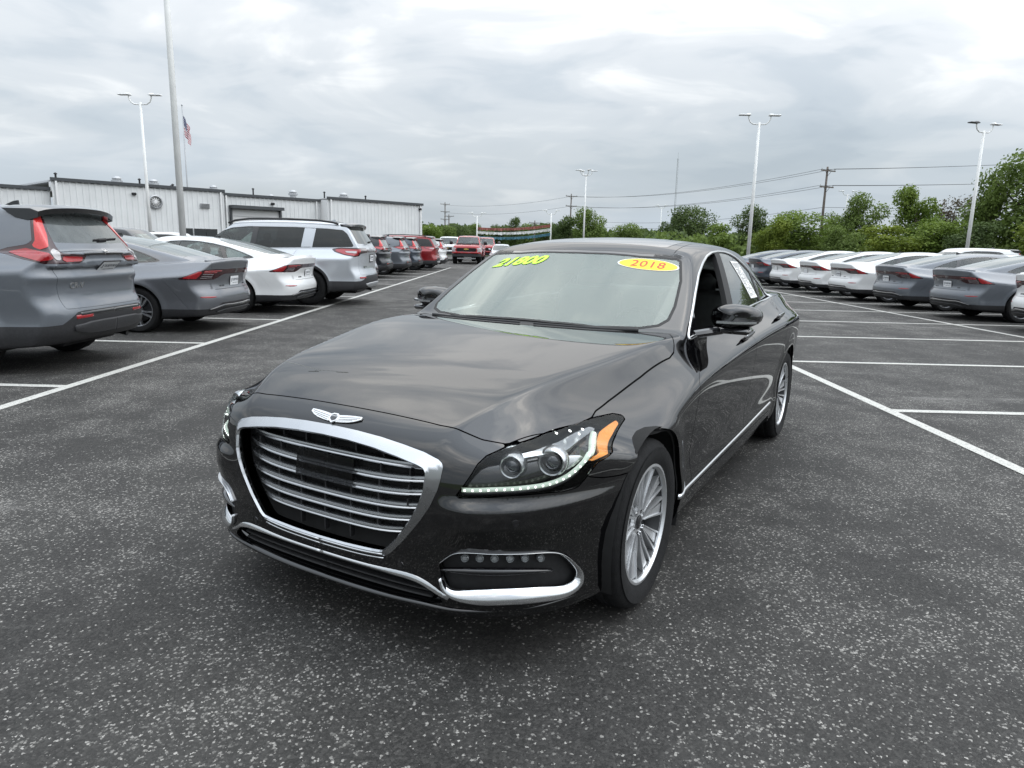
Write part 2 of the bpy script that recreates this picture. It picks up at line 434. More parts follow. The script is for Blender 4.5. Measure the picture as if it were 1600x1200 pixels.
def poly_sdf(pts, ax=(0, 2), smooth=0):
    """signed distance (negative inside) to a polygon in a 2d projection; ax may be a callable"""
    p = np.array(pts, float)
    if smooth:
        q = []
        n = len(p)
        for i in range(n):
            p0, p1, p2, p3 = p[i-1], p[i], p[(i+1) % n], p[(i+2) % n]
            for j in range(smooth):
                t = j/smooth
                q.append(.5*((2*p1)+(-p0+p2)*t+(2*p0-5*p1+4*p2-p3)*t*t+(-p0+3*p1-3*p2+p3)*t**3))
        p = np.array(q)
    a = p; b = np.roll(p, -1, 0)
    def f(P):
        uv = ax(P) if callable(ax) else P[:, list(ax)]
        D = np.full(len(uv), 1e9); inside = np.zeros(len(uv), bool)
        for i in range(len(a)):
            e = b[i]-a[i]; w = uv-a[i]
            t = np.clip((w @ e)/max(e @ e, 1e-12), 0, 1)
            D = np.minimum(D, ((w-t[:, None]*e)**2).sum(1))
            c = (a[i, 1] <= uv[:, 1]) != (b[i, 1] <= uv[:, 1])
            with np.errstate(divide='ignore', invalid='ignore'):
                xx = a[i, 0]+(uv[:, 1]-a[i, 1])/(b[i, 1]-a[i, 1]+1e-15)*e[0]
            inside ^= c & (uv[:, 0] < xx)
        D = np.sqrt(D)
        return np.where(inside, -D, D)
    return f
# ---------------------------------------------------------------- hero sedan shell
HERO = dict(
    xcr=[(-.84,.44),(-.66,.50),(-.55,.55),(-.4,.60),(-.2,.65),(.03,.71),(.25,.755),(.5,.785),(.8,.80),(1.7,.815),(2.6,.80),(3.2,.772),(3.6,.745),(3.9,.70),(4.2,.62)],
    zcr=[(-.84,.745),(-.74,.79),(-.66,.826),(-.55,.872),(-.4,.911),(-.2,.940),(.03,.965),(.25,.989),(.5,1.006),(.8,1.005),(1.7,1.01),(2.6,1.045),(3.2,1.075),(3.6,1.068),(3.9,1.055),(4.2,1.03)],
    crown=[(-.84,.012),(0,.016),(.6,.012),(1,.01),(4.2,.02)],
    sd=[(-.84,.30),(-.64,.36),(-.45,.62),(-.2,1.0),(.5,1.),(4.2,1.)], fa=.30, ft=.17, crw=.016,
    W=[(-.84,.86),(-.6,.91),(-.35,.928),(0,.938),(.5,.94),(1.7,.942),(2.4,.945),(3.0,.948),(3.4,.934),(3.7,.908),(3.95,.865),(4.2,.80)],
    zc=[(-.84,.70),(-.5,.72),(0,.76),(.6,.845),(1.66,.915),(2.62,.962),(3.6,1.0),(4.2,1.0)], sh=.5, shw=.035, lo=.035,
    low=[(.08,-.09),(.16,-.045),(.24,-.012),(.32,.004),(.38,.006),(.46,-.004),(.6,0),(1.5,0)],
    flare=[(0,.335,.40,.010),(3.01,.335,.40,.010)],
    fplan=(-.845,.09,.73), rplan=(4.10,.10,.75),
    fprof=[(.08,.09),(.14,.055),(.2,.028),(.26,.010),(.33,.006),(.45,.008),(.55,.014),(.64,.026),(.71,.043),(.76,.066),(.80,.092),(.85,.14),(.95,.28)],
    rprof=[(.1,-.10),(.2,-.06),(.35,-.01),(.5,0),(.65,-.01),(.8,-.03),(.95,-.04),(1.05,-.03),(1.2,0)],
    zbot=[(-.84,.185),(-.5,.19),(0,.2),(.6,.19),(2.4,.19),(3.2,.21),(4.2,.24)],
    kst=.06, kf=.065, fledge=(.570,.612,.46,.60,.022),
    xb=[(.4,.76),(.75,.785),(1.0,.80),(1.7,.812),(2.6,.79),(3.2,.735),(3.7,.66),(4,.6)],
    roof=[(.8,1.29),(1.0,1.355),(1.25,1.412),(1.5,1.447),(1.9,1.468),(2.3,1.462),(2.7,1.432),(3.0,1.385),(3.4,1.28),(3.8,1.14)],
    cab=dict(z0=1.03,tum=.44,tq=.25,rx2=.08,rx4=.16,wind=(.585,1.86,.34,-.1),back=(3.52,2.0,.3,.2),ks=.07,kw=.03,kr=.05,kj=.025),
)
# ---------------------------------------------------------------- car building helpers
UV = lambda P: np.stack([(np.abs(P[:, 0])+P[:, 1])*.70711, P[:, 2]], 1)      # front corner unrolled
def UR(y0): return lambda P: np.stack([(np.abs(P[:, 0])-(P[:, 1]-y0))*.70711, P[:, 2]], 1)   # rear corner unrolled
def uv(p): return ((p[0]+p[1])*.70711, p[2])
def neg(f): return lambda P: -f(P)
def off(f, d): return lambda P: f(P)+d
class Car:
    def __init__(s, name, spec, h, box):
        s.name = name; s.body = Body(spec); s.spec = spec
        P, N, Q = surface_net(s.body, box, h)
        s.soup = Soup.fromquads(P, N, Q).clip(lambda P: -P[:, 0]).compact()
        s.root = empty(name)
    def project(s, P, it=4):
        P = np.array(P, float).reshape(-1, 3)
        for _ in range(it):
            G = grad(s.body, P); f = s.body.F(P[:, 0], P[:, 1], P[:, 2])
            P = P-(f/np.maximum((G*G).sum(1), .05))[:, None]*G
        G = grad(s.body, P)
        return P, G/np.linalg.norm(G, axis=1)[:, None]
    def cut(s, cons, box=None, soup=None):
        q = soup or s.soup
        if box: q = q.box(*box)
        for c in cons: q = q.clip(c)
        return q.compact()
    def emit(s, name, m, q, sym='pair', rim=.012, offs=0.0, parent=None, sided=None):
        """soup piece -> object(s); sym: 'pair' two mirrored objects, 'mid' one object across the centre, 'L'/'R' one side"""
        if len(q.F) == 0: return []
        V = q.P+q.N*offs; N = q.N.copy(); F = q.polys()
        if rim:
            qq = Soup(V, N, q.F); rv, rf, rn = qq.rim(rim, (lambda p: p[0] < 1e-4) if sym == 'mid' else None)
            if rv:
                k = len(V); V = np.concatenate([V, np.array(rv)]); N = np.concatenate([N, np.array(rn)])
                F = F+[tuple(i+k for i in f) for f in rf]
        Fm = [f[::-1] for f in F]; mv = np.array([-1, 1, 1])
        par = parent if parent is not None else s.root
        pl, pr = (par if isinstance(par, (list, tuple)) else (par, par))
        if sym == 'mid':
            k = len(V)
            return [obj(name, np.concatenate([V, V*mv]), F+[tuple(i+k for i in f) for f in Fm], m, pl, np.concatenate([N, N*mv]))]
        r = []
        if sym in ('pair', 'L'): r.append(obj(name, V, F, m, pl, N))
        if sym in ('pair', 'R'): r.append(obj(name, V*mv, Fm, m, pr, N*mv))
        return r
    def panel(s, name, m, cons, box=None, **kw): return s.emit(name, m, s.cut(cons, box), **kw)
    def ribbon(s, name, m, pts, w, hgt, closed=False, sym='pair', parent=None, offs=0.0, n=None, prof='round', mid=False, spline=True, project=True):
        """trim strip lying on the shell along 3d points; w = half width(s)"""
        P = np.array(pts, float); L = np.r_[0, np.cumsum(np.linalg.norm(np.diff(P, axis=0), axis=1))]
        if closed:
            P = np.concatenate([P, P[:1]]); L = np.r_[0, np.cumsum(np.linalg.norm(np.diff(P, axis=0), axis=1))]
        n = n or max(8, int(L[-1]/.02)); t = np.linspace(0, L[-1], n)
        k = len(P)
        if spline and not closed and k > 2: R = _basis(L, t) @ P
        else: R = np.stack([np.interp(t, L, P[:, i]) for i in range(3)], 1)
        if closed:                       # soften the corners of a polyline loop
            R = R[:-1]
            for _ in range(2): R = (np.roll(R, 1, 0)+2*R+np.roll(R, -1, 0))/4
        wl = np.interp(t[:len(R)], np.linspace(0, L[-1], len(w)), w) if isinstance(w, (list, tuple)) else np.full(len(R), w)
        if project: R, N = s.project(R)
        else: _, N = s.project(R)
        R = R+N*offs
        if closed: T = np.roll(R, -1, 0)-np.roll(R, 1, 0)
        else: T = np.gradient(R, axis=0)
        T /= np.linalg.norm(T, axis=1)[:, None]+1e-9
        Bn = np.cross(T, N); Bn /= np.linalg.norm(Bn, axis=1)[:, None]+1e-9
        pr = {'round': [(-1, -.6), (-.9, .45), (-.5, .9), (0, 1.0), (.5, .9), (.9, .45), (1, -.6)],
              'shelf': [(-1, -1.3), (-.92, -.9), (.72, 1.0), (.93, .85), (1, -.6)],
              'flat': [(-1, -.6), (-.96, .8), (-.8, 1.0), (.8, 1.0), (.96, .8), (1, -.6)]}[prof]
        V = []; F = []; m_ = len(pr)
        for i in range(len(R)):
            for b, h in pr: V.append(R[i]+Bn[i]*b*wl[i]+N[i]*h*hgt)
        cnt = len(R)
        for i in range(cnt if closed else cnt-1):
            j = (i+1) % cnt
            for a in range(m_-1): F.append((i*m_+a, i*m_+a+1, j*m_+a+1, j*m_+a))
        if not closed: F += [tuple(range(m_))[::-1], tuple((cnt-1)*m_+a for a in range(m_))]
        V = np.array(V); par = parent if parent is not None else s.root
        pl, pr_ = (par if isinstance(par, (list, tuple)) else (par, par))
        Fm = [f[::-1] for f in F]; mv = np.array([-1, 1, 1]); out = []
        if mid:
            k = len(V); return [obj(name, np.concatenate([V, V*mv]), F+[tuple(i+k for i in f) for f in Fm], m, pl)]
        if sym in ('pair', 'L', 'mid'): out.append(obj(name, V, F, m, pl))
        if sym in ('pair', 'R'): out.append(obj(name, V*mv, Fm, m, pr_))
        return out
def both(fn, parents):
    """run a builder for each side; fn(sign, parent)"""
    return [fn(1, parents[0]), fn(-1, parents[1])]
def text_mesh(txt, size=1.0, bold=0.0, shear=0.0, extrude=0.0, align='CENTER', space=1.0):
    c = bpy.data.curves.new('t', 'FONT'); c.body = txt; c.size = size; c.offset = bold; c.shear = shear; c.extrude = extrude
    c.align_x = align; c.align_y = 'CENTER'; c.resolution_u = 4; c.space_character = space
    o = bpy.data.objects.new('t', c); COL.objects.link(o)
    dg = bpy.context.evaluated_depsgraph_get(); dg.update()
    me = bpy.data.meshes.new_from_object(o.evaluated_get(dg))
    V = [tuple(v.co) for v in me.vertices]; F = [tuple(p.vertices) for p in me.polygons]
    bpy.data.objects.remove(o); bpy.data.curves.remove(c); bpy.data.meshes.remove(me)
    return V, F
def text_obj(name, txt, m, parent, origin, ex, ey, size, bold=0.0, shear=0.0, extrude=0.0, space=1.0):
    V, F = text_mesh(txt, size, bold, shear, extrude, space=space)
    o = Vector(origin); ex = Vector(ex); ey = Vector(ey); ez = ex.cross(ey)
    return obj(name, [o+ex*v[0]+ey*v[1]+ez*v[2] for v in V], F, m, parent, smooth=False)
# ---------------------------------------------------------------- wheels (axis along +x, outer face towards +x)
def tyre_mesh(R, rim, w, seg=96):
    hw = w/2
    prof = [(rim-.012, -hw*.80), (rim+.010, -hw*.92), ((R+rim)/2, -hw*1.02), (R-.030, -hw*.98), (R-.010, -hw*.86), (R-.002, -hw*.72)]
    for gx in (-.42, 0, .42):
        prof += [(R, hw*(gx-.10)), (R-.007, hw*(gx-.075)), (R-.007, hw*(gx+.075)), (R, hw*(gx+.10))]
    prof += [(R-.002, hw*.72), (R-.010, hw*.86), (R-.030, hw*.98), (R-.045, hw*1.0), ((R+rim)/2+.02, hw*1.025), ((R+rim)/2, hw*1.02), (rim+.022, hw*.985), (rim+.012, hw*.93), (rim-.002, hw*.90), (rim-.012, hw*.80)]
    V = []; F = []; n = len(prof)
    for j in range(seg):
        a = 2*math.pi*j/seg
        for i, (r, h) in enumerate(prof):
            if j % 2 and (4 <= i <= 6 or n-11 <= i <= n-9): r -= .005
            V.append((h, r*math.cos(a), r*math.sin(a)))
    for j in range(seg):
        k = (j+1) % seg
        for i in range(n-1): F.append((j*n+i, k*n+i, k*n+i+1, j*n+i+1))
    return V, F
def spoke_prism(mb, poly, x0, x1, a, inset=.0025):
    """polygon (tangential, radial) turned to angle a, from depth x0 to a slightly inset face at x1"""
    ca, sa = math.cos(a), math.sin(a); n = len(poly)
    c = (sum(p[0] for p in poly)/n, sum(p[1] for p in poly)/n)
    def P(t, r, x): return (x, r*ca-t*sa, r*sa+t*ca)
    def ins(p):
        d = (c[0]-p[0], c[1]-p[1]); l = math.hypot(*d)+1e-9; k = min(inset, l*.4)/l
        return (p[0]+d[0]*k, p[1]+d[1]*k)
    V = [P(p[0], p[1], x0) for p in poly]+[P(p[0], p[1], x1(p[1])-.002) for p in poly]+[P(*ins(p), x1(p[1])) for p in poly]
    F = [tuple(range(2*n, 3*n))]
    for i in range(n):
        j = (i+1) % n
        F += [(i, j, n+j, n+i), (n+i, n+j, 2*n+j, 2*n+i)]
    mb.add(V, F)
def make_wheel(parent, x, y, z, R, rim, w, spokes, m_face, m_dark, side=1, tyre_seg=96, detail=True, m_barrel=None):
    """wheel part (spokes and lip) with tyre, barrel, disc and cap below it"""
    mb = MB(); hw = w/2
    spokes(mb, rim, hw)
    fr = ((0, 0, 0), (0, 1, 0), (0, 0, 1), (1, 0, 0)); seg = 64 if detail else 32
    mb.lathe([(rim-.012, hw*.62), (rim-.014, hw*.84), (rim-.006, hw*.93), (rim+.004, hw*.92), (rim+.006, hw*.86)], seg, fr)
    wo = mb.obj('wheel', m_face, parent, angle=40)
    V, F = tyre_mesh(R, rim, w, tyre_seg)
    ty = obj('tyre', V, F, MATS['tyre'], wo); ty.data.set_sharp_from_angle(angle=math.radians(35))
    MB().lathe([(rim-.012, hw*.8), (rim-.03, hw*.5), (rim-.04, -hw*.3), (rim-.03, -hw*.9), (0.02, -hw*.9)], 40 if detail else 24, fr).obj('barrel', m_barrel or m_dark, wo, smooth=True)
    MB().lathe([(.05, hw*.05), (rim*.72, hw*.05), (rim*.74, hw*.02), (rim*.74, -hw*.1), (.05, -hw*.1)], 36 if detail else 20, fr).obj('brake_disc', MATS['disc'], wo, angle=40)
    if detail:
        mb = MB(); mb.box((hw*.02, rim*.58*math.cos(.9), rim*.58*math.sin(.9)), (.09, .10, .16), 0, .015); mb.obj('brake_caliper', MATS['dark_metal'], wo)
    wo.location = (x, y, z)
    if side < 0: wo.rotation_euler = (0, 0, math.pi)
    return wo
def emboss_logo(name, m, parent, strokes, origin, ex, ey, depth=.004):
    mb = MB(); ez = Vector(ex).cross(Vector(ey))
    for poly in strokes: mb.prism(poly, depth, (origin, ex, ey, ez))
    return mb.obj(name, m, parent)
# ---------------------------------------------------------------- shared materials
mat('tyre', (.011, .011, .0115), .85, noise=.3, nscale=30, bump=.3, bscale=160, spec=.3)
mat('disc', (.10, .10, .105), .35, metal=.9, noise=.2, nscale=40)
mat('dark_metal', (.03, .03, .032), .45, metal=.6, noise=.2)
mat('black_plastic', (.014, .014, .015), .55, noise=.25, nscale=60, bump=.1, bscale=300)
mat('gloss_black', (.006, .006, .007), .12, coat=1, noise=.2)
mat('rubber', (.012, .012, .012), .65, noise=.2)
mat('chrome', (.72, .73, .74), .10, metal=1, rnoise=.05, nscale=9)
mat('satin_chrome', (.52, .53, .54), .27, metal=1, rnoise=.06, nscale=12)
mat('inner_black', (.008, .008, .008), .9, noise=.3)
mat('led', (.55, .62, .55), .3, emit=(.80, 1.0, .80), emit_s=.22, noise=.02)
mat('led_off', (.45, .47, .48), .15, metal=.6, noise=.2, nscale=50)
mat('amber', (.95, .30, .01), .18, coat=1, noise=.12, nscale=90)
mat('silver_alloy', (.70, .71, .72), .30, metal=.75, rnoise=.08, nscale=30)
mat('grey_alloy', (.045, .046, .048), .45, metal=.6, noise=.15)
mat('leather', (.016, .015, .015), .5, noise=.3, nscale=30, bump=.3, bscale=160)
mat('headliner', (.34, .33, .31), .9, noise=.06, nscale=80)
mat('cabin_dark', (.012, .012, .012), .7, noise=.3, nscale=30)
mat('paper', (.78, .78, .76), .7, noise=.03)
glass('lens', (.95, .96, .96), .55, 1.45)
glass('windscreen', (.76, .86, .82), 1.75, 1.62, dust=.055, dustcol=(.46, .54, .51), gcol=(.88, .98, .95))
glass('side_glass', (.33, .37, .36), 1.3, 1.55, dust=.03)
paint('paint_black', (.0011, .0011, .0014), metal=.0, rough=.3, flake=.04, spec=0.0, dust=.0015, cior=1.75)

def build_hero():
    BK = MATS['paint_black']; PL = MATS['black_plastic']; GB = MATS['gloss_black']; CH = MATS['chrome']; SA = MATS['satin_chrome']
    c = Car('black_sedan', HERO, .0120, ((0, .99), (-.93, 4.22), (.12, 1.52)))
    R = c.root
    X, Y, Z = (lambda P: P[:, 0]), (lambda P: P[:, 1]), (lambda P: P[:, 2])
    G = .0022
    # --- outlines (measured on the car, metres)
    hood_xy = [(-.1,-.693),(.2,-.692),(.42,-.692),(.50,-.685),(.57,-.668),(.645,-.633),(.71,-.505),(.745,-.33),(.757,-.215),(.752,-.172),(.762,-.071),(.795,.174),(.825,.46),(.822,.525),(.806,.575),(.744,.70),(.60,.622),(.40,.545),(.16,.515),(-.1,.51)]
    hood = poly_sdf(hood_xy, (0, 1))
    hl3 = [(.537,-.781,.609),(.591,-.730,.719),(.607,-.701,.743),(.647,-.638,.767),(.710,-.500,.789),(.745,-.33,.791),(.759,-.218,.790),(.790,-.093,.787),(.813,-.054,.776),(.827,-.053,.762),(.845,-.197,.724),(.872,-.416,.690),(.855,-.467,.648),(.842,-.50,.622),(.814,-.550,.618),(.771,-.615,.622),(.685,-.704,.622),(.590,-.761,.614)]
    hl = poly_sdf([uv(p) for p in hl3], UV)
    gr_out = [(0,.768),(.12,.766),(.233,.760),(.33,.750),(.413,.738),(.470,.722),(.490,.708),(.487,.66),(.480,.626),(.458,.57),(.427,.520),(.37,.445),(.315,.385),(.292,.370),(.25,.367),(.12,.362),(0,.361)]
    gr_in = [(0,.738),(.12,.736),(.233,.729),(.33,.717),(.413,.703),(.440,.694),(.449,.675),(.445,.615),(.428,.567),(.402,.517),(.347,.438),(.308,.398),(.288,.381),(.24,.376),(.12,.371),(0,.3695)]
    sym = lambda p: p+[(-a, b) for a, b in p[::-1] if a > 1e-6]
    grO = poly_sdf(sym(gr_out)); grI = poly_sdf(sym(gr_in))
    fo3 = [(.496,-.805,.384),(.543,-.792,.429),(.579,-.779,.437),(.70,-.70,.434),(.799,-.590,.423),(.826,-.545,.401),(.852,-.494,.346),(.860,-.468,.296),(.850,-.488,.264),(.83,-.53,.252),(.781,-.615,.262),(.679,-.724,.275),(.56,-.786,.275),(.525,-.796,.285),(.506,-.804,.330)]
    fog = poly_sdf([uv(p) for p in fo3], UV)
    lo_in = poly_sdf([(-.3,.310),(.30,.312),(.40,.318),(.45,.302),(.50,.262),(.505,.245),(.46,.232),(.28,.222),(-.3,.212)])
    archF = lambda P: .385-np.hypot(P[:, 1], P[:, 2]-.335)
    archR = lambda P: .383-np.hypot(P[:, 1]-3.01, P[:, 2]-.335)
    seam_pts = np.array([(-9,2.5),(-.03,2.5),(-.005,.70),(.25,.69),(.285,.651),(.34,.636),(.42,.626),(.52,.623),(.75,.62),(9,.62)])
    def seam(P):
        u = UV(P)[:, 0]; return np.where(P[:, 1] > .02, .5, P[:, 2]-np.interp(u, seam_pts[:, 0], seam_pts[:, 1]))
    fd = [(.46,.10),(.585,.30),(.545,.42),(.53,.52),(.53,.69),(.562,.821),(.66,.875),(.736,.901),(.775,.95),(.79,.978)]
    win = [(.775,.978),(.924,1.066),(1.12,1.172),(1.321,1.265),(1.50,1.324),(1.667,1.366),(1.83,1.391),(2.0,1.401),(2.15,1.402),(2.30,1.388),(2.45,1.357),(2.60,1.308),(2.78,1.243),(2.956,1.172),(3.09,1.105),(3.13,1.075),(3.09,1.064),(2.866,1.056),(2.204,1.038),(1.5,1.012)]
    winS = poly_sdf(win, (1, 2))
    bp = [(1.62,.10),(1.63,.30),(1.654,.426),(1.70,.56),(1.725,.685),(1.735,.80),(1.71,.93),(1.70,1.05)]
    rd = [(2.42,.10),(2.47,.32),(2.52,.45),(2.60,.60),(2.68,.72),(2.74,.83),(2.79,.90),(2.835,.96),(2.86,1.056)]
    def xof(poly):
        a = np.array(sorted(poly, key=lambda q: q[1])); return lambda P: P[:, 1]-np.interp(P[:, 2], a[:, 1], a[:, 0])
    fdf, bpf, rdf = xof(fd), xof(bp), xof(rd)
    beltz = np.array([(.4,.972),(.56,.973),(.79,.976),(1.5,1.008),(2.204,1.034),(2.866,1.052),(3.2,1.062)])
    belt = lambda P: P[:, 2]-np.interp(P[:, 1], beltz[:, 0], beltz[:, 1])
    ws_xy = [(-.1,.582),(.16,.587),(.40,.614),(.60,.690),(.675,.748),(.705,.81),(.70,.92),(.662,1.117),(.605,1.275),(.58,1.285),(.38,1.238),(.08,1.212),(-.1,1.212)]
    ws = poly_sdf(ws_xy, (0, 1))
    bw = poly_sdf([(-.1,2.80),(.3,2.83),(.50,2.90),(.585,3.0),(.62,3.25),(.63,3.40),(.5,3.44),(.2,3.47),(-.1,3.475)], (0, 1))
    roofp = poly_sdf([(-.1,1.235),(.1,1.236),(.38,1.262),(.545,1.305),(.528,1.5),(.505,1.8),(.50,2.3),(.51,2.6),(.52,2.80),(.3,2.78),(-.1,2.76)], (0, 1))
    sunr = poly_sdf([(-.1,1.36),(.3,1.365),(.45,1.385),(.475,1.42),(.46,1.8),(.455,2.2),(.44,2.235),(-.1,2.24)], (0, 1))
    low_cut = lambda P: .195-P[:, 2]
    # --- shell panels
    c.panel('hood', BK, [off(hood, G), lambda P: .74-P[:, 2]], ((-.1,-.8,.7),(.9,.8,1.2)), sym='mid')
    up = lambda P: np.where(P[:, 2] > .74, -1., 1.)
    nothood = lambda P: np.where(P[:, 2] > .735, G-hood(P), -1.)
    notlow = lambda P: low_cut(P)
    bumper = c.panel('front_bumper', BK, [lambda P: P[:, 1]-.05, off(archF, .001), nothood, off(neg(hl), .001), lambda P: np.where(P[:, 1] < -.55, -grO(P), -1.), off(neg(fog), 0), lambda P: np.where(P[:, 1] < -.6, -lo_in(P), -1.), off(seam, G), notlow], ((-.1,-1,.1),(1,.1,.95)), sym='mid', rim=.016)[0]
    fend = c.panel('fender', BK, [fdf, off(fdf, G), lambda P: .5-P[:, 0], off(archF, .001), nothood, off(neg(hl), .001), lambda P: G-seam(P), notlow, lambda P: np.where(P[:, 1] > .5, P[:, 2]-.972, -1.), lambda P: P[:, 1]-.82], ((.5,-.6,.1),(1,.9,1.1)), sym='pair', rim=.02)
    sill = lambda P: .318-P[:, 2]
    fdoor = c.panel('front_door', BK, [off(neg(fdf), G), off(bpf, G), off(sill, 0), off(belt, .001), lambda P: .6-P[:, 0]], ((.6,.4,.2),(1,1.9,1.1)), sym='pair')
    rdoor = c.panel('rear_door', BK, [off(neg(bpf), G), off(rdf, G), off(sill, 0), off(belt, .001), off(archR, .001), lambda P: .6-P[:, 0]], ((.6,1.5,.2),(1,2.95,1.1)), sym='pair')
    c.panel('rocker_panel', BK, [lambda P: P[:, 2]-.314, off(neg(fdf), -.0), rdf, notlow, off(archF, .001), off(archR, .001), lambda P: .6-P[:, 0]], ((.6,.3,.1),(1,2.6,.4)), sym='pair')
    tail_cut = lambda P: P[:, 1]-3.72
    lamp = poly_sdf([(3.44,1.0),(3.40,.965),(3.50,.90),(3.72,.82),(4.4,.78),(4.4,.99),(3.9,1.0)], (1, 2))
    lampc = lambda P: np.maximum(lamp(P), .40-P[:, 0])
    trunk = poly_sdf([(-.1,3.55),(.40,3.52),(.60,3.50),(.66,3.62),(.66,4.4),(-.1,4.4)], (0, 1))
    trunkc = lambda P: np.maximum(trunk(P), .72-P[:, 2])
    bump_r = lambda P: np.maximum(3.62-P[:, 1], P[:, 2]-.715)
    c.panel('quarter_panel', BK, [off(neg(rdf), G), off(archR, .001), lambda P: np.where(P[:, 1] < 3.14, belt(P), -1.), lambda P: np.where(P[:, 1] >= 3.14, P[:, 2]-1.062-.0*P[:, 1], -1.), off(neg(lampc), .002), off(neg(trunkc), G), off(neg(bump_r), G), lambda P: .3-P[:, 0], notlow], ((.3,2.3,.1),(1,4.3,1.2)), sym='pair')
    c.panel('trunk_lid', BK, [off(trunkc, 0), off(neg(lampc), .002), lambda P: P[:, 2]-1.13], ((-.1,3.4,.6),(1,4.3,1.2)), sym='mid')
    c.panel('rear_bumper', BK, [off(bump_r, 0), off(archR, .001), notlow], ((-.1,3.3,.1),(1,4.3,.8)), sym='mid')
    mat('tail_red', (.30, .012, .012), .15, coat=1, noise=.15, nscale=60)
    c.panel('tail_light', MATS['tail_red'], [lampc, off(neg(trunkc), -.4)], ((.3,3.4,.7),(1,4.3,1.1)), sym='pair', rim=.03, offs=-.002)
    # --- cabin frame, glazing
    cab_lo = lambda P: np.where(P[:, 1] < .80, .972-P[:, 2], np.where(P[:, 1] < 3.14, -belt(P)-.001, 1.064-P[:, 2]))
    frame = c.panel('roof_side_frame', BK, [lambda P: np.where(P[:, 0] > .66, .50-P[:, 1], .64-P[:, 1]), cab_lo, lambda P: np.where(P[:, 1] < .9, G-hood(P), -1.), neg(ws), off(neg(bw), 0), off(neg(roofp), .003), neg(winS), lambda P: .45-P[:, 0], off(neg(trunkc), G), lambda P: P[:, 1]-3.75], ((.4,.4,.9),(1,3.8,1.6)), sym='pair', rim=.02)
    c.panel('roof', BK, [roofp, off(neg(sunr), .002), lambda P: 1.2-P[:, 2]], ((-.1,1.1,1.1),(.7,2.9,1.6)), sym='mid')
    c.panel('sunroof', GB, [off(sunr, .002), lambda P: 1.2-P[:, 2]], ((-.1,1.1,1.1),(.7,2.9,1.6)), sym='mid')
    hdr = c.panel('windshield_header', GB, [off(neg(roofp), .002), lambda P: P[:, 1]-1.33, lambda P: 1.2-P[:, 1]+0*P[:, 0], lambda P: P[:, 0]-.60, neg(ws), lambda P: 1.28-P[:, 2]], ((-.1,1.1,1.1),(.7,1.4,1.6)), sym='mid', rim=0)
    c.panel('rear_deck_panel', BK, [neg(bw), neg(trunkc), neg(roofp), lambda P: P[:, 0]-.452, lambda P: 2.7-P[:, 1], lambda P: 1.0-P[:, 2]], ((-.1,2.6,.9),(.7,3.7,1.5)), sym='mid', rim=0)
    wsh = c.panel('windshield', MATS['windscreen'], [off(ws, .014), lambda P: .95-P[:, 2]], ((-.1,.4,.9),(.8,1.4,1.5)), sym='mid', rim=.004)[0]
    c.panel('windshield_seal', MATS['rubber'], [ws, lambda P: -.0145-ws(P), lambda P: .95-P[:, 2]], ((-.1,.4,.9),(.8,1.4,1.5)), sym='mid', rim=.012, offs=.001)
    c.panel('cowl', PL, [off(neg(ws), 0), off(neg(hood), .004), lambda P: P[:, 1]-.80, lambda P: P[:, 0]-.70, lambda P: .48-P[:, 1], lambda P: .97-P[:, 2]], ((-.1,.4,.9),(.8,.9,1.2)), sym='mid', offs=-.004)
    c.panel('rear_window', MATS['side_glass'], [bw, lambda P: 1.0-P[:, 2]], ((-.1,2.6,1.0),(.8,3.6,1.6)), sym='mid', rim=.004)
    # side glazing: front pane (lowered on the driver's side), black pillar, rear pane, quarter pane
    def line(p, q):
        return lambda P: (P[:, 1]-(p[0]+(P[:, 2]-p[1])*(q[0]-p[0])/(q[1]-p[1])))
    l1 = line((1.56,1.00),(1.90,1.39)); l2 = line((1.70,1.00),(2.03,1.40)); l3 = line((2.62,1.05),(2.70,1.30)); l4 = line((2.68,1.05),(2.76,1.28))
    bx = ((.4,.7,.95),(1,3.3,1.5))
    wi = off(winS, .012); SG = MATS['side_glass']
    c.panel('door_window', SG, [wi, l1], bx, sym='R', rim=.004, offs=-.006)
    c.panel('door_window', SG, [wi, neg(l2), l3], bx, sym='pair', rim=.004, offs=-.006)
    c.panel('quarter_window', SG, [wi, neg(l4)], bx, sym='pair', rim=.004, offs=-.006)
    c.panel('pillar_trim', MATS['rubber'], [wi, neg(l1), l2], bx, sym='pair', rim=.03, offs=-.003)
    c.panel('pillar_trim', MATS['rubber'], [wi, neg(l3), l4], bx, sym='pair', rim=.02, offs=-.003)
    def side_x(y, z): return (.8, y, z)
    loop = [(0.8-.45*(z-1.0), y, z) for y, z in win]
    c.ribbon('window_trim', CH, loop, .0085, .005, closed=True)
    c.ribbon('sill_trim', CH, [(.94,.36,.338),(.93,.585,.338),(.93,.97,.342),(.932,1.65,.352),(.933,2.2,.365),(.934,2.47,.372)], .011, .007)
    # --- grille
    grb = c.soup.box((-.1,-1,.3),(.6,-.55,.85))
    fq = c.cut([grO, neg(off(grI, .004))], None, grb)                # frame face slopes outwards: inner edge proud, outer edge flush
    sd = grO(fq.P); e_ = 1e-3; dx = np.array([e_, 0, 0]); dz = np.array([0, 0, e_])
    gx = (grO(fq.P+dx)-grO(fq.P-dx))/(2*e_); gz = (grO(fq.P+dz)-grO(fq.P-dz))/(2*e_)
    tt = np.clip(-sd/.034, 0, 1); fq.P = fq.P+fq.N*(.002+.024*tt)[:, None]
    fq.N = fq.N+.70*np.stack([gx, 0*gx, gz], 1); fq.N /= np.linalg.norm(fq.N, axis=1)[:, None]
    gf = c.emit('grille', SA, fq, sym='mid', rim=.009)[0]
    c.emit('grille_mesh', MATS['inner_black'], c.cut([off(grO, .004)], None, grb), sym='mid', rim=0, offs=-.055, parent=gf)
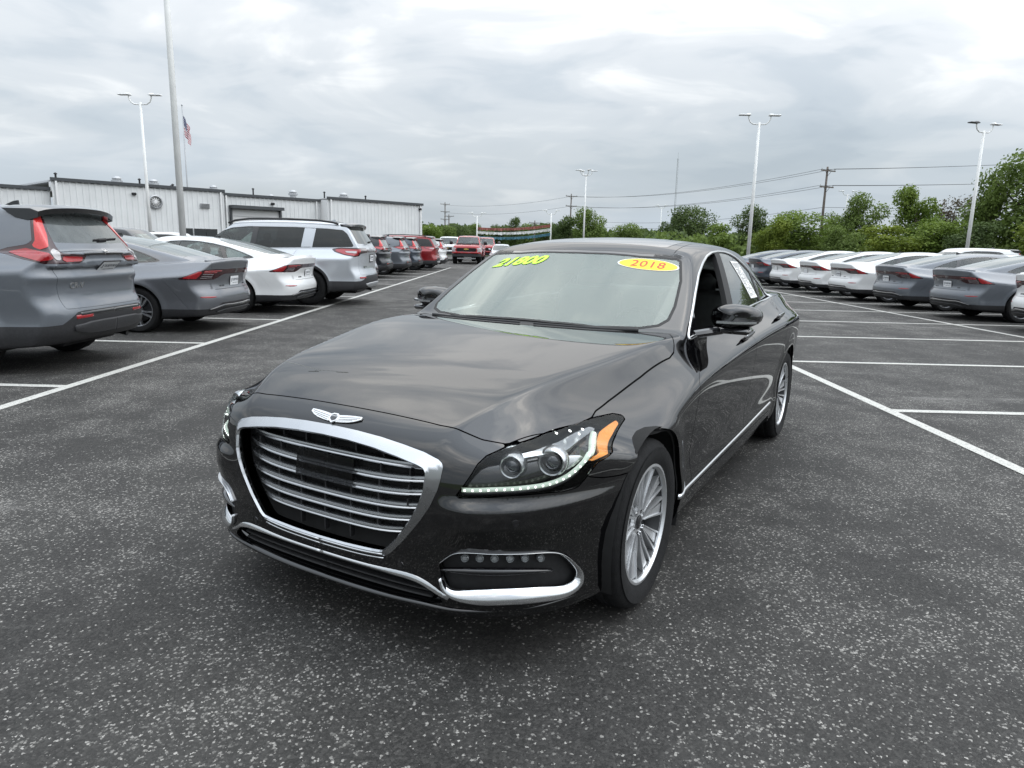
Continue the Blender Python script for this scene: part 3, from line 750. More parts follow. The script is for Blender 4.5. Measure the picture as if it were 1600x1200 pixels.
    bars = [(.687,.684,.447),(.647,.631,.440),(.602,.585,.432),(.553,.539,.418),(.505,.494,.384),(.456,.450,.343)]
    for ze, zm, xe in bars:
        pts = []
        for k in range(25):
            t = -1+2*k/24; x = t*xe; zz = zm+(ze-zm)*abs(t)**3
            yy = HERO['fplan'][0]+HERO['fplan'][1]*x*x+float(c.body.fprof(np.array([zz]))[0])+.016+.03*abs(t)**6
            pts.append((x, yy, zz))
        mb = MB(); V = []; F = []
        pf = [(.030, .012), (.006, .0125), (-.001, .009), (-.002, .004), (.003, -.001), (.004, -.004), (.001, -.008), (.003, -.012), (.030, -.0125)]
        for (x, y, z) in pts:
            for dy, dz in pf: V.append((x, y+dy, z+dz))
        n = len(pf)
        for i in range(len(pts)-1):
            for a in range(n-1): F.append((i*n+a, i*n+a+1, (i+1)*n+a+1, (i+1)*n+a))
        ob = obj('grille_bar', V, F, SA, gf); ob.data.set_sharp_from_angle(angle=math.radians(50))
    mb = MB()
    for bz, (z0, z1) in enumerate([(.734,.697),(.673,.645),(.620,.598),(.573,.551),(.527,.506),(.482,.464),(.44,.392)]):
        for x in (-.36,-.24,-.12,0,.12,.24,.36):
            if abs(x) > .44-.06*max(0, bz-2): continue
            zc = (z0+z1)/2
            yy = HERO['fplan'][0]+HERO['fplan'][1]*x*x+float(c.body.fprof(np.array([zc]))[0])+.034
            mb.box((x, yy, zc), (.006, .02, z0-z1))
    tag(mb.obj('grille_strut', PL, gf), kind='stuff')
    # smoked sensor cover over the middle bars
    V = []; F = []
    for i in range(9):
        x = -.135+.27*i/8
        for j in range(4):
            z = .578+.092*j/3
            V.append((x, HERO['fplan'][0]+.09*x*x+float(c.body.fprof(np.array([z]))[0])+.009, z))
    for i in range(8):
        for j in range(3): F.append((i*4+j, (i+1)*4+j, (i+1)*4+j+1, i*4+j+1))
    k = len(V); V += [(v[0], v[1]+.012, v[2]) for v in V]
    edge = [i*4 for i in range(9)]+[32+j for j in range(1, 4)]+[i*4+3 for i in range(7, -1, -1)]+[2, 1]
    for a, b in zip(edge, edge[1:]+edge[:1]): F.append((b, a, a+k, b+k))
    glass('smoked', (.42, .42, .43), .8, 1.45)
    obj('sensor_cover', V, F, MATS['smoked'], gf, smooth=False)
    c.ribbon('grille_line', CH, [(0,-.84,.349),(.12,-.838,.3505),(.22,-.834,.354),(.285,-.83,.360)], .0035, .004, mid=True, parent=gf)
    c.ribbon('grille_edge', CH, [(0,-.84,.3655),(.12,-.838,.3665),(.24,-.834,.3715),(.285,-.83,.376)], .0045, .006, mid=True, parent=gf, offs=.004)
    # --- winged badge on the nose
    q, nn = c.project([(0, -.748, .787)]); o = q[0]+nn[0]*.002
    ey = Vector((0, nn[0][2], -nn[0][1])); ey = -ey if ey.z < 0 else ey
    ex = Vector((1, 0, 0)); ez = ex.cross(ey)
    bd = MB()
    wing = [(.016,.012),(.05,.017),(.085,.020),(.118,.021),(.119,.010),(.10,-.001),(.075,-.010),(.045,-.015),(.016,-.018)]
    for sgn in (1, -1):
        pts = [(sgn*a, b) for a, b in wing]; pts = pts if sgn < 0 else pts[::-1]
        bd.prism(pts, .004, (o, ex, ey, ez))
    bd.prism([(0,-.024),(.020,-.012),(.021,.010),(.010,.017),(-.010,.017),(-.021,.010),(-.020,-.012)], .006, (o, ex, ey, ez))
    mat('badge_silver', (.80, .80, .79), .3, metal=.7, noise=.05)
    badge = bd.obj('winged_badge', MATS['badge_silver'], R)
    sh = MB(); sh.prism([(0,-.016),(.013,-.008),(.0135,.006),(.007,.011),(-.007,.011),(-.0135,.006),(-.013,-.008)], .0075, (o, ex, ey, ez)); sh.obj('shield', GB, badge)
    text_obj('badge_lettering', 'GENESIS', MATS['badge_silver'], badge, o+ez*.0078+ey*.004, ex, ey, .0075, extrude=.0003)
    ft = MB()
    for sgn in (1, -1):
        for a, b, dd in ((.024,.112,.011),(.024,.104,.003),(.024,.086,-.005)):
            ft.tube([o+ex*sgn*a+ey*(dd-.008)+ez*.0042, o+ex*sgn*b+ey*(dd+.004)+ez*.0042], .0009, 4)
    ft.obj('feather_line', MATS['dark_metal'], badge)
    # --- lower intake and chrome
    c.emit('lower_intake', MATS['inner_black'], c.cut([off(lo_in, -.004)], None, c.soup.box((-.1,-1,.15),(.62,-.6,.42))), sym='mid', rim=0, offs=-.07, parent=bumper)
    for zz in (.238, .268, .296):
        pts = [(x, HERO['fplan'][0]+.09*x*x+.012, zz) for x in np.linspace(0, .46 if zz < .28 else .42, 14)]
        c.ribbon('intake_slat', PL, pts, .004, .012, mid=True, offs=-.03, project=True, parent=bumper)
    st = [(0,-.838,.321),(.10,-.838,.321),(.20,-.835,.322),(.287,-.831,.325),(.36,-.825,.327),(.42,-.819,.322),(.465,-.812,.306),(.50,-.803,.285),(.53,-.795,.270)]
    c.ribbon('chrome_strip', CH, st, [.005,.005,.005,.006,.009,.015,.017,.015,.008], .009, mid=True, parent=bumper, prof='shelf')
    fl = [(.503,-.803,.335),(.515,-.799,.30),(.54,-.792,.284),(.58,-.776,.279),(.63,-.752,.279),(.679,-.724,.280),(.74,-.668,.276),(.781,-.615,.270),(.815,-.556,.262),(.838,-.512,.266),(.850,-.485,.285),(.852,-.484,.31),(.845,-.502,.342),(.832,-.53,.375),(.815,-.56,.402),(.79,-.597,.418),(.75,-.65,.426),(.70,-.70,.431),(.64,-.745,.434),(.58,-.778,.434),(.55,-.79,.427),(.52,-.799,.405),(.50,-.804,.386)]
    wd = [.003,.008,.016,.022,.024,.024,.024,.023,.021,.018,.013,.008,.006,.005,.0045,.004,.004,.004,.004,.004,.004,.0035,.003]
    fogs = c.ribbon('fog_trim', CH, fl, wd, .013, n=110, parent=bumper, prof='shelf')
    fogb = c.soup.box((.4,-.9,.2),(.95,-.4,.5))
    c.emit('fog_recess', PL, c.cut([off(fog, -.002)], None, fogb), sym='pair', rim=0, offs=-.035, parent=fogs)
    c.ribbon('fog_blade', GB, [(.50,-.804,.362),(.56,-.787,.365),(.63,-.754,.366),(.70,-.70,.364),(.76,-.645,.358),(.80,-.585,.35)], [.004,.011,.013,.012,.009,.004], .010, offs=-.010, parent=fogs)
    for (x, y, z) in [(.576,-.782,.405),(.623,-.761,.408),(.666,-.734,.408),(.708,-.701,.405),(.746,-.663,.401),(.782,-.616,.393)]:
        q, nn = c.project([(x, y, z)]); q = q[0]; nn = nn[0]
        def led(sg, par, q=q, nn=nn):
            m = np.array([sg, 1, 1]); o = Vector(q*m-nn*m*.022); n = Vector(nn*m); t = Vector((0, 0, 1)).cross(n).normalized(); b = n.cross(t)
            MB().lathe([(.0, .006), (.007, .005), (.0105, .001), (.012, .006), (.0135, .004), (.0135, -.008)], 14, (o, t, b, n)).obj('fog_lamp', MATS['led_off'], par, angle=30)
        both(led, fogs)
    # splitter lip
    lip = [(0,-.815,.205),(.15,-.815,.206),(.30,-.808,.209),(.42,-.797,.214),(.505,-.780,.213),(.58,-.755,.215),(.68,-.69,.217),(.78,-.585,.221),(.85,-.47,.226),(.885,-.40,.232)]
    V = []; F = []; pf = [(-.06, .000), (.008, .000), (.016, .004), (.017, .009), (.012, .014), (-.02, .030)]
    Lp = np.array(lip); ss = np.linspace(0, 1, 60); aa = np.linspace(0, 1, len(lip)); Lp = _basis(aa, ss) @ Lp
    Tn = np.gradient(Lp, axis=0); outn = np.stack([Tn[:, 1]*-1*-1, -Tn[:, 0], 0*Tn[:, 0]], 1); outn /= np.linalg.norm(outn, axis=1)[:, None]
    for i in range(60):
        k = min(1, (59-i)/14)
        for a, b in pf: V.append(Lp[i]+outn[i]*(a*k if a > 0 else a)+np.array([0, 0, b]))
    n = len(pf)
    for i in range(59):
        for a in range(n-1): F.append((i*n+a, i*n+a+1, (i+1)*n+a+1, (i+1)*n+a))
    V = np.array(V); mv = np.array([-1, 1, 1]); k = len(V)
    o_ = obj('splitter', np.concatenate([V, V*mv]), F+[tuple(i+k for i in f[::-1]) for f in F], BK, bumper); o_.data.set_sharp_from_angle(angle=math.radians(60))
    # parking sensors
    for (x, y, z) in [(.712,-.692,.535), (.352,-.826,.350)]:
        q, nn = c.project([(x, y, z)]); q = q[0]; nn = nn[0]
        def sen(sg, par, q=q, nn=nn):
            m = np.array([sg, 1, 1]); o = Vector(q*m); n = Vector(nn*m); t = Vector((0, 0, 1)).cross(n).normalized(); b = n.cross(t)
            MB().lathe([(0, .0015), (.0095, .0015), (.0105, -.003), (.0125, -.003), (.0135, .001), (.0145, -.001)], 20, (o, t, b, n)).obj('parking_sensor', GB, par, angle=25)
        both(sen, (bumper, bumper))
    # --- headlights
    hb = c.soup.box((.45,-.85,.55),(.95,.02,.85))
    piece = c.cut([off(hl, .0025)], None, hb)
    house = c.emit('headlight', MATS['gloss_black'], piece, sym='pair', rim=-.052, offs=-.055)
    c.emit('lens', MATS['lens'], piece, sym='pair', rim=.006, parent=house)
    drl = [(.556,-.770,.634),(.60,-.755,.6365),(.653,-.723,.640),(.70,-.688,.641),(.738,-.650,.642),(.775,-.606,.644),(.805,-.563,.651),(.826,-.525,.663),(.841,-.487,.682),(.846,-.445,.705),(.838,-.39,.722),(.818,-.325,.738),(.792,-.25,.756)]
    c.ribbon('light_guide', MATS['led'], drl, [.0075]*9+[.011,.013,.014,.012], .006, offs=-.016, parent=house, n=90)
    c.ribbon('light_guide_bezel', PL, [(p[0], p[1], p[2]-.010) for p in drl[:9]], .007, .010, offs=-.020, parent=house)
    # small lamps along the guide
    Pd = np.array(drl); Ld = np.r_[0, np.cumsum(np.linalg.norm(np.diff(Pd, axis=0), axis=1))]
    Rd = _basis(Ld, np.linspace(.01, Ld[-1]-.01, 26)) @ Pd; Rd, Nd = c.project(Rd)
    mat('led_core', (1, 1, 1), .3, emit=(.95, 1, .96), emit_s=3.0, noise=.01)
    up_ = np.array([(.765,-.30,.772),(.745,-.37,.775),(.722,-.44,.772)]); Ru, Nu = c.project(up_)
    def leds(sg, par):
        mb = MB(); m = np.array([sg, 1, 1])
        for q, n_, r in [(a, b, .0038) for a, b in zip(Rd, Nd)]+[(a, b, .006) for a, b in zip(Ru, Nu)]:
            o = Vector(q*m-n_*m*.011); n = Vector(n_*m); t = Vector((0, 0, 1)).cross(n).normalized(); b = n.cross(t)
            mb.lathe([(0, .003), (r*.7, .002), (r, 0)], 8, (o, t, b, n))
        mb.obj('light_cell', MATS['led_core'], par, smooth=True)
    both(leds, house)
    # amber reflector, bright upper band
    am = poly_sdf([uv(p) for p in [(.803,-.232,.752),(.818,-.10,.768),(.829,-.10,.757),(.838,-.185,.735),(.862,-.36,.706),(.861,-.43,.698),(.852,-.43,.704),(.835,-.34,.728)]], UV)
    c.emit('side_reflector', MATS['amber'], c.cut([am], None, hb), sym='pair', rim=.012, offs=-.010, parent=house)
    mat('lamp_chrome', (.55, .56, .57), .18, metal=.9, noise=.15, nscale=25)
    band = poly_sdf([uv(p) for p in [(.650,-.637,.752),(.705,-.500,.772),(.742,-.33,.776),(.757,-.218,.776),(.775,-.20,.764),(.765,-.30,.760),(.74,-.43,.757),(.70,-.55,.751),(.66,-.63,.742)]], UV)
    c.emit('upper_bezel', MATS['lamp_chrome'], c.cut([band], None, hb), sym='pair', rim=.015, offs=-.022, parent=house)
    inner = poly_sdf([uv(p) for p in [(.80,-.53,.735),(.825,-.44,.738),(.838,-.43,.716),(.835,-.48,.69),(.82,-.53,.678)]], UV)
    c.emit('inner_bezel', MATS['lamp_chrome'], c.cut([inner], None, hb), sym='pair', rim=.012, offs=-.030, parent=house)
    fwd = np.array([.22, -.97, -.02]); fwd /= np.linalg.norm(fwd)
    mat('projector_glass', (.02, .025, .035), .05, coat=1, spec=.8, noise=.1)
    for (q, rr) in [(np.array([.668,-.640,.702]), .034), (np.array([.765,-.545,.708]), .039)]:
        def proj(sg, par, q=q, rr=rr):
            m = np.array([sg, 1, 1]); n = Vector(fwd*m); t = Vector((0, 0, 1)).cross(n).normalized(); b = n.cross(t); o = Vector(q*m)
            bz = MB().lathe([(rr*.80, -.03), (rr*.84, .0), (rr*.98, .012), (rr*1.10, .014), (rr*1.22, .008), (rr*1.30, -.004), (rr*1.32, -.03)], 28, (o, t, b, n)).obj('projector_bezel', MATS['lamp_chrome'], par, angle=40)
            MB().lathe([(0, .010), (rr*.3, .0085), (rr*.55, .004), (rr*.72, -.004), (rr*.82, -.016)], 24, (o, t, b, n)).obj('projector_lens', MATS['projector_glass'], par, smooth=True)
        both(proj, house)
    # --- inner shell so that gaps stay dark, wheel wells, floor
    inner_q = c.cut([lambda P: P[:, 2]-.965, off(archF, -.01), off(archR, -.01), lambda P: np.where(P[:, 1] < -.5, -grO(P), -1.), lambda P: np.where(P[:, 1] < -.5, -lo_in(P), -1.), neg(hl), neg(fog)])
    c.emit('underbody', MATS['inner_black'], inner_q, sym='mid', rim=0, offs=-.022)
    for wy in (0, 3.01):
        for sg in (1, -1):
            prof = []; V = []; F = []; nseg = 26
            for i in range(nseg+1):
                a = -.35+(math.pi+.7)*i/nseg
                for x in (.93, .90, .56): V.append((sg*x, wy+.392*math.cos(a), .335+.392*math.sin(a)))
            for i in range(nseg):
                for a in range(2): F.append((i*3+a, i*3+a+1, (i+1)*3+a+1, (i+1)*3+a))
            k = len(V); V.append((sg*.56, wy, .335)); F += [(i*3+2, k, (i+1)*3+2) for i in range(nseg)]
            obj('wheel_well', V, F, MATS['inner_black'], R)
    mb = MB(); mb.box((0, 1.55, .22), (1.45, 3.4, .06)); mb.obj('floor_pan', MATS['inner_black'], R)
    # --- wheels
    def spokes(mb, rim, hw):
        f = lambda r: hw*(.66+.16*min(1, max(0, (r-.05)/(rim-.06)))**1.5)
        f2 = lambda r: f(r)-.006
        RR = ((.050, 0), (.085, .28), (.125, .58), (.165, .82), (rim-.008, 1))
        def blade(a, h0, r0, h1, r1, fx, ins):
            # edges given as angle at hub and at rim
            e1 = [((h0*(1-s)+r0*s)*r, r) for r, s in RR]; e2 = [((h1*(1-s)+r1*s)*r, r) for r, s in RR]
            spoke_prism(mb, e1+e2[::-1], hw*.30, fx, a, ins)
        for k in range(5):
            a = 2*math.pi*k/5+.30
            for sg in (1, -1):
                p = [(.30, .235, .44, .475), (.16, .095, .235, .150)] if sg > 0 else [(-.44, -.475, -.30, -.235), (-.235, -.150, -.16, -.095)]
                blade(a, p[0][0], p[0][1], p[0][2], p[0][3], f2, .001)             # wide polished blade
                blade(a, p[1][0], p[1][1], p[1][2], p[1][3], f, .0015)             # slim twin spoke
                q = (.435, .462, .50, .505) if sg > 0 else (-.50, -.505, -.435, -.462)
                blade(a, *q, f, .001)                                              # raised edge of the blade
        mb.lathe([(0, hw*.60), (.052, hw*.60), (.062, hw*.52), (.062, hw*.2)], 30, ((0, 0, 0), (0, 1, 0), (0, 0, 1), (1, 0, 0)))
    w0 = make_wheel(R, .812, 0, .337, .339, .236, .238, spokes, MATS['silver_alloy'], MATS['grey_alloy'])
    fr = ((0, 0, 0), (0, 1, 0), (0, 0, 1), (1, 0, 0))
    MB().lathe([(0, .080), (.022, .080), (.028, .077), (.030, .068)], 24, fr).obj('centre_cap', GB, w0, angle=30)
    mb = MB()
    for k in range(5):
        a = 2*math.pi*k/5+.30+math.pi/5; mb.lathe([(0, .074), (.007, .074), (.008, .060)], 6, ((0, .045*math.cos(a), .045*math.sin(a)), (0, 1, 0), (0, 0, 1), (1, 0, 0)))
    mb.obj('lug_nut', MATS['dark_metal'], w0)
    for x, y, sg in ((.815, 3.01, 1), (-.812, 0, -1), (-.815, 3.01, -1)):
        w = copy_tree(w0, R); w.location = (x, y, .337)
        if sg < 0: w.rotation_euler = (0, 0, math.pi)
        else: w.rotation_euler = (2.1, 0, 0)
    # --- mirrors
    def mirror(sg, _):
        # housing: lofted rounded shell, opening to the rear
        V = []; F = []; n = 20; st = [(-.075, .15, .3), (-.06, .62, .66), (-.03, .88, .9), (.0, 1.0, 1.0), (.05, 1.02, 1.0), (.085, .98, .94)]
        cx, cy, cz = .945, 1.08, 1.072
        for dy, sx, sz in st:
            for j in range(n):
                a = 2*math.pi*j/n; e = 2.6
                ca, sa = math.cos(a), math.sin(a)
                rx = math.copysign(abs(ca)**(2/e), ca); rz = math.copysign(abs(sa)**(2/e), sa)
                top = 1.0-.18*max(0, rx)
                V.append((sg*(cx+.122*sx*rx+.004), cy+dy+.03*abs(rx)**2*(1 if rx < 0 else -.2)+.045*max(0, rx)**2, cz+.064*sz*rz*top+.004*rx))
        for i in range(len(st)-1):
            for j in range(n):
                f = (i*n+j, i*n+(j+1) % n, (i+1)*n+(j+1) % n, (i+1)*n+j); F.append(f if sg > 0 else f[::-1])
        F.append(tuple(range(n))[::-1] if sg > 0 else tuple(range(n)))
        h = obj('side_mirror', V, F, BK, R)
        k = (len(st)-1)*n
        gl = [Vector(V[k+j]) for j in range(n)]; ctr = sum(gl, Vector())/n
        obj('mirror_glass', [ctr+(p-ctr)*.97+Vector((0, -.008, 0)) for p in gl], [tuple(range(n))], CH, h, smooth=False)
        # lower black skirt and arm to the door corner
        mb = MB(); mb.box((sg*.93, 1.085, 1.0065), (.22, .13, .030), 0, .012)
        mb.tube([(sg*.80, .90, .990), (sg*.84, .96, .996), (sg*.90, 1.05, 1.003)], [.020, .021, .020], 8)
        mb.obj('mirror_arm', MATS['gloss_black'], h, angle=40)
        V = []; F = []; m = 12
        for i in range(m):
            t = i/(m-1); x = .885+.18*t; yy = 1.0+.004+.075*max(0, (x-.95)/.12)**2
            for dz in (-.005, .006): V.append((sg*x, yy-.010, 1.050+dz+.002*t)); V.append((sg*x, yy+.02, 1.050+dz+.002*t))
        for i in range(m-1):
            b = i*4; F += [(b, b+4, b+6, b+2), (b+2, b+6, b+7, b+3), (b, b+1, b+5, b+4)]
        obj('turn_signal', MATS['lamp_chrome'], V, F) if False else obj('turn_signal', V, F if sg > 0 else [f[::-1] for f in F], MATS['lamp_chrome'], h, smooth=False)
        return h
    both(mirror, (R, R))
    # mirror corner patch (black triangle at the front of the window)
    c.panel('mirror_patch', GB, [off(winS, .008), lambda P: P[:, 1]-(.93+(P[:, 2]-.98)*.55)], bx, sym='pair', rim=.01, offs=-.002)
    # --- door handles
    for y, z in ((1.575, .918), (2.62, .962)):
        c.ribbon('door_handle', BK, [(.92, y-.12, z-.008), (.92, y-.06, z-.004), (.92, y, z), (.92, y+.06, z+.003), (.92, y+.115, z+.005)], [.006, .013, .014, .014, .010], .016, offs=.022, n=24, parent=(fdoor if y < 2 else rdoor))
        c.ribbon('handle_trim', CH, [(.92, y-.10, z-.004), (.92, y, z+.001), (.92, y+.10, z+.005)], .0028, .003, offs=.040, n=20, parent=(fdoor if y < 2 else rdoor))
    # --- wipers
    for pts in ([(-.60,.64,1.02),(-.40,.575,1.02),(-.1,.535,1.02),(.02,.535,1.02)], [(.60,.665,1.02),(.45,.595,1.02),(.2,.545,1.02),(.10,.535,1.02)]):
        c.ribbon('wiper', PL, pts, .006, .006, sym='L', offs=.005, n=30)
    # --- stickers on the glass
    mat('lime', (.56, .95, .05), .5, noise=.03); mat('sticker_film', (.30, .36, .32), .5, noise=.1)
    mat('sticker_yellow', (.93, .62, .02), .5, noise=.03); mat('sticker_red', (.50, .07, .02), .5, noise=.03); mat('sticker_white', (.8, .8, .78), .5, noise=.02)
    def on_glass(name, V2, F2, m, org, du, dv, lift, parent=None, sharp=True):
        """2d mesh (u, v) laid on the windshield: org + u*du + v*dv, then projected"""
        V2 = np.array(V2, float); P = np.array(org)[None]+V2[:, :1]*np.array(du)[None]+V2[:, 1:2]*np.array(dv)[None]
        P, N = c.project(P, 6); P = P+N*lift
        return obj(name, P, F2, m, parent or wsh, N)
    def fine(V, F, edge=.02):
        bm = bmesh.new(); vs = [bm.verts.new((v[0], v[1], 0)) for v in V]
        for f in F:
            try: bm.faces.new([vs[i] for i in f])
            except ValueError: pass
        bmesh.ops.triangulate(bm, faces=bm.faces[:])
        for _ in range(3):
            es = [e for e in bm.edges if e.calc_length() > edge]
            if not es: break
            bmesh.ops.subdivide_edges(bm, edges=es, cuts=1); bmesh.ops.triangulate(bm, faces=bm.faces[:])
        bm.verts.index_update(); r = [tuple(v.co) for v in bm.verts], [tuple(v.index for v in f.verts) for f in bm.faces]; bm.free(); return r
    dvv = np.array([0, .865, .47]); dvv /= np.linalg.norm(dvv)
    # price: fat slanted digits on a thin film
    org = (0, 1.137, 1.318); x0 = -.342
    mat('lime_dark', (.16, .33, .03), .5, noise=.1)
    for nm, bold, m, lf in (('price_outline', .0085, 'lime_dark', .0018), ('price_digits', .0048, 'lime', .0026)):
        tv, tf = text_mesh('21800', .135, bold=bold, shear=.42, space=1.02)
        xs_ = [v[0] for v in tv]; V2, F2 = fine([(x0+v[0]*.97, v[1]*.93-.004) for v in tv], tf, .03); on_glass(nm, V2, F2, MATS[m], org, (1, 0, 0), dvv, lf)
    # year oval
    el = [(.168*math.cos(a), .056*math.sin(a)) for a in np.linspace(0, 2*math.pi, 40, endpoint=False)]
    org2 = (.449, 1.178, 1.315); du2 = np.array([.97, .16, -.075]); du2 /= np.linalg.norm(du2)
    for nm, sc, m, lf in (('year_sticker', 1.0, 'sticker_white', .0015), ('year_oval', .95, 'sticker_yellow', .0022)):
        V2, F2 = fine([(a*sc, b*sc) for a, b in el], [tuple(range(40))], .035); on_glass(nm, V2, F2, MATS[m], org2, du2, dvv, lf)
    tv, tf = text_mesh('2018', .088, bold=.001, space=1.1); V2, F2 = fine([(v[0], v[1]-.002) for v in tv], tf, .03); on_glass('year_digits', [(a[0]*1.0, a[1]) for a in V2], F2, MATS['sticker_red'], org2, du2, dvv, .003)
    # camera housing behind the glass
    V2, F2 = fine([(-.125,.06),(.07,.06),(.105,-.10),(-.015,-.10)], [(0,1,2,3)], .05); on_glass('camera_housing', V2, F2, PL, (0, 1.11, 1.31), (1, 0, 0), dvv, -.012)
    # sheet of paper on the rear door glass
    V2 = []; F2 = []
    ptsP = [(2.20,1.335),(2.42,1.330),(2.60,1.085),(2.34,1.085)]
    Pq = []
    for i in range(5):
        for j in range(6):
            a, b = i/4, j/5
            y = (ptsP[0][0]*(1-a)+ptsP[1][0]*a)*(1-b)+(ptsP[3][0]*(1-a)+ptsP[2][0]*a)*b; z = (ptsP[0][1]*(1-a)+ptsP[1][1]*a)*(1-b)+(ptsP[3][1]*(1-a)+ptsP[2][1]*a)*b
            Pq.append((.8-.45*(z-1), y, z))
    Pp, Np = c.project(Pq, 6); F2 = [(i*6+j, i*6+j+1, (i+1)*6+j+1, (i+1)*6+j) for i in range(4) for j in range(5)]
    sheet = obj('window_sheet', Pp-Np*.003, F2, MATS['paper'], R)
    mat('ink', (.10, .10, .11), .7, noise=.3, nscale=200)
    VV = []; FF = []
    rr = random.Random(3)
    for j in range(26):
        b = .05+.9*j/26; a = .10
        while a < .9:
            w = rr.uniform(.04, .16)
            if rr.random() < .6 or j < 3:
                q = []
                for aa, bb in ((a, b), (a+w, b), (a+w, b+.013), (a, b+.013)):
                    y = (ptsP[0][0]*(1-aa)+ptsP[1][0]*aa)*(1-bb)+(ptsP[3][0]*(1-aa)+ptsP[2][0]*aa)*bb; z = (ptsP[0][1]*(1-aa)+ptsP[1][1]*aa)*(1-bb)+(ptsP[3][1]*(1-aa)+ptsP[2][1]*aa)*bb
                    q.append((.8-.45*(z-1), y, z))
                kk = len(VV); VV += q; FF.append((kk, kk+1, kk+2, kk+3))
            a += w+.03
    Pk, Nk = c.project(VV, 6); obj('printed_lines', Pk-Nk*.0018, FF, MATS['ink'], sheet)
    # --- cabin
    mb = MB(); mb.box((0, .95, .93), (1.5, .42, .10), 0, .04); mb.box((0, 1.12, .78), (1.5, .25, .30), 0, .05); mb.obj('dashboard', MATS['cabin_dark'], R)
    MB().box((0, 1.75, .50), (.26, 1.0, .32), 0, .04).obj('centre_console', MATS['cabin_dark'], R)
    for sx in (.39, -.39):
        mb = MB(); mb.box((sx, 1.85, .52), (.52, .55, .20), 0, .07); seat = mb.obj('front_seat', MATS['leather'], R, angle=60)
        V, F = [], []
        b2 = MB(); b2.box((0, 0, .30), (.50, .14, .62), 0, .06); b2.obj('seat_back', MATS['leather'], seat, angle=60).location = (sx, 2.14, .55)
        seat.children[-1].rotation_euler = (-.32, 0, 0)
        b3 = MB(); b3.box((0, 0, 0), (.27, .10, .17), 0, .045); h = b3.obj('headrest', MATS['leather'], seat, angle=60); h.location = (sx, 2.37, 1.16); h.rotation_euler = (-.25, 0, 0)
    mb = MB(); mb.box((0, 2.75, .52), (1.3, .5, .2), 0, .07); rs = mb.obj('rear_seat', MATS['leather'], R, angle=60)
    b2 = MB(); b2.box((0, 0, .3), (1.3, .16, .62), 0, .07); q = b2.obj('seat_back', MATS['leather'], rs, angle=60); q.location = (0, 2.98, .52); q.rotation_euler = (-.35, 0, 0)
    mb = MB(); ctr = Vector((.39, 1.36, .90)); ax = Vector((0, .90, .42)).normalized(); e1 = Vector((1, 0, 0)); e2 = ax.cross(e1)
    mb.tube([ctr+e1*.185*math.cos(a)+e2*.185*math.sin(a) for a in np.linspace(0, 2*math.pi, 33)], .015, 8, cap=False)
    mb.tube([ctr-e1*.18, ctr+e1*.18], .02, 6); mb.tube([ctr, ctr-e2*.18], .02, 6); mb.tube([ctr, ctr-ax*.2], .05, 8)
    mb.obj('steering_wheel', MATS['cabin_dark'], R, smooth=True)
    c.emit('headliner', MATS['headliner'], c.cut([roofp], None, c.soup.box((-.1,1.1,1.2),(.7,2.9,1.6))), sym='mid', rim=0, offs=-.02)
    return c
# ---------------------------------------------------------------- parked cars
mat('lamp_red', (.33, .010, .014), .14, coat=1, noise=.12, nscale=40)
mat('lamp_red_bright', (.62, .03, .03), .12, coat=1, noise=.1, nscale=60)
mat('lamp_smoke', (.035, .006, .008), .10, coat=1, noise=.2)
mat('lamp_clear', (.42, .40, .40), .15, coat=1, noise=.15, nscale=60)
mat('lamp_grey', (.16, .14, .145), .2, coat=1, noise=.15)
mat('cladding', (.022, .022, .024), .5, noise=.2, nscale=50, bump=.15, bscale=250)
mat('plate_white', (.74, .75, .76), .5, noise=.04); mat('plate_ink', (.06, .07, .09), .6, noise=.3)
mat('wheel_black', (.02, .02, .022), .3, metal=.5, noise=.2)
mat('machined', (.5, .51, .53), .3, metal=.9, rnoise=.1, nscale=30)
glass('car_glass', (.42, .49, .47), 1.35, 1.55, dust=.08, dustcol=(.42, .46, .46))
glass('tint_glass', (.035, .038, .042), 1.3, 1.52, dust=.02)
glass('dusty_glass', (.22, .26, .26), 1.35, 1.55, dust=.22, dustcol=(.40, .44, .44))
paint('paint_urban_grey', (.150, .165, .185), metal=.35, rough=.38, flake=.05)
paint('paint_lunar', (.165, .173, .188), metal=.55, rough=.40, flake=.06)
paint('paint_white', (.76, .765, .76), metal=.0, rough=.42, flake=.01)
paint('paint_silver', (.52, .545, .575), metal=.55, rough=.42, flake=.05)
paint('paint_dark', (.018, .021, .026), metal=.4, rough=.35, flake=.08)
paint('paint_steel', (.070, .085, .108), metal=.5, rough=.36, flake=.06)
paint('paint_red', (.26, .012, .016), metal=.2, rough=.35, flake=.06)
paint('paint_truck_red', (.34, .018, .02), metal=.15, rough=.35, flake=.05)
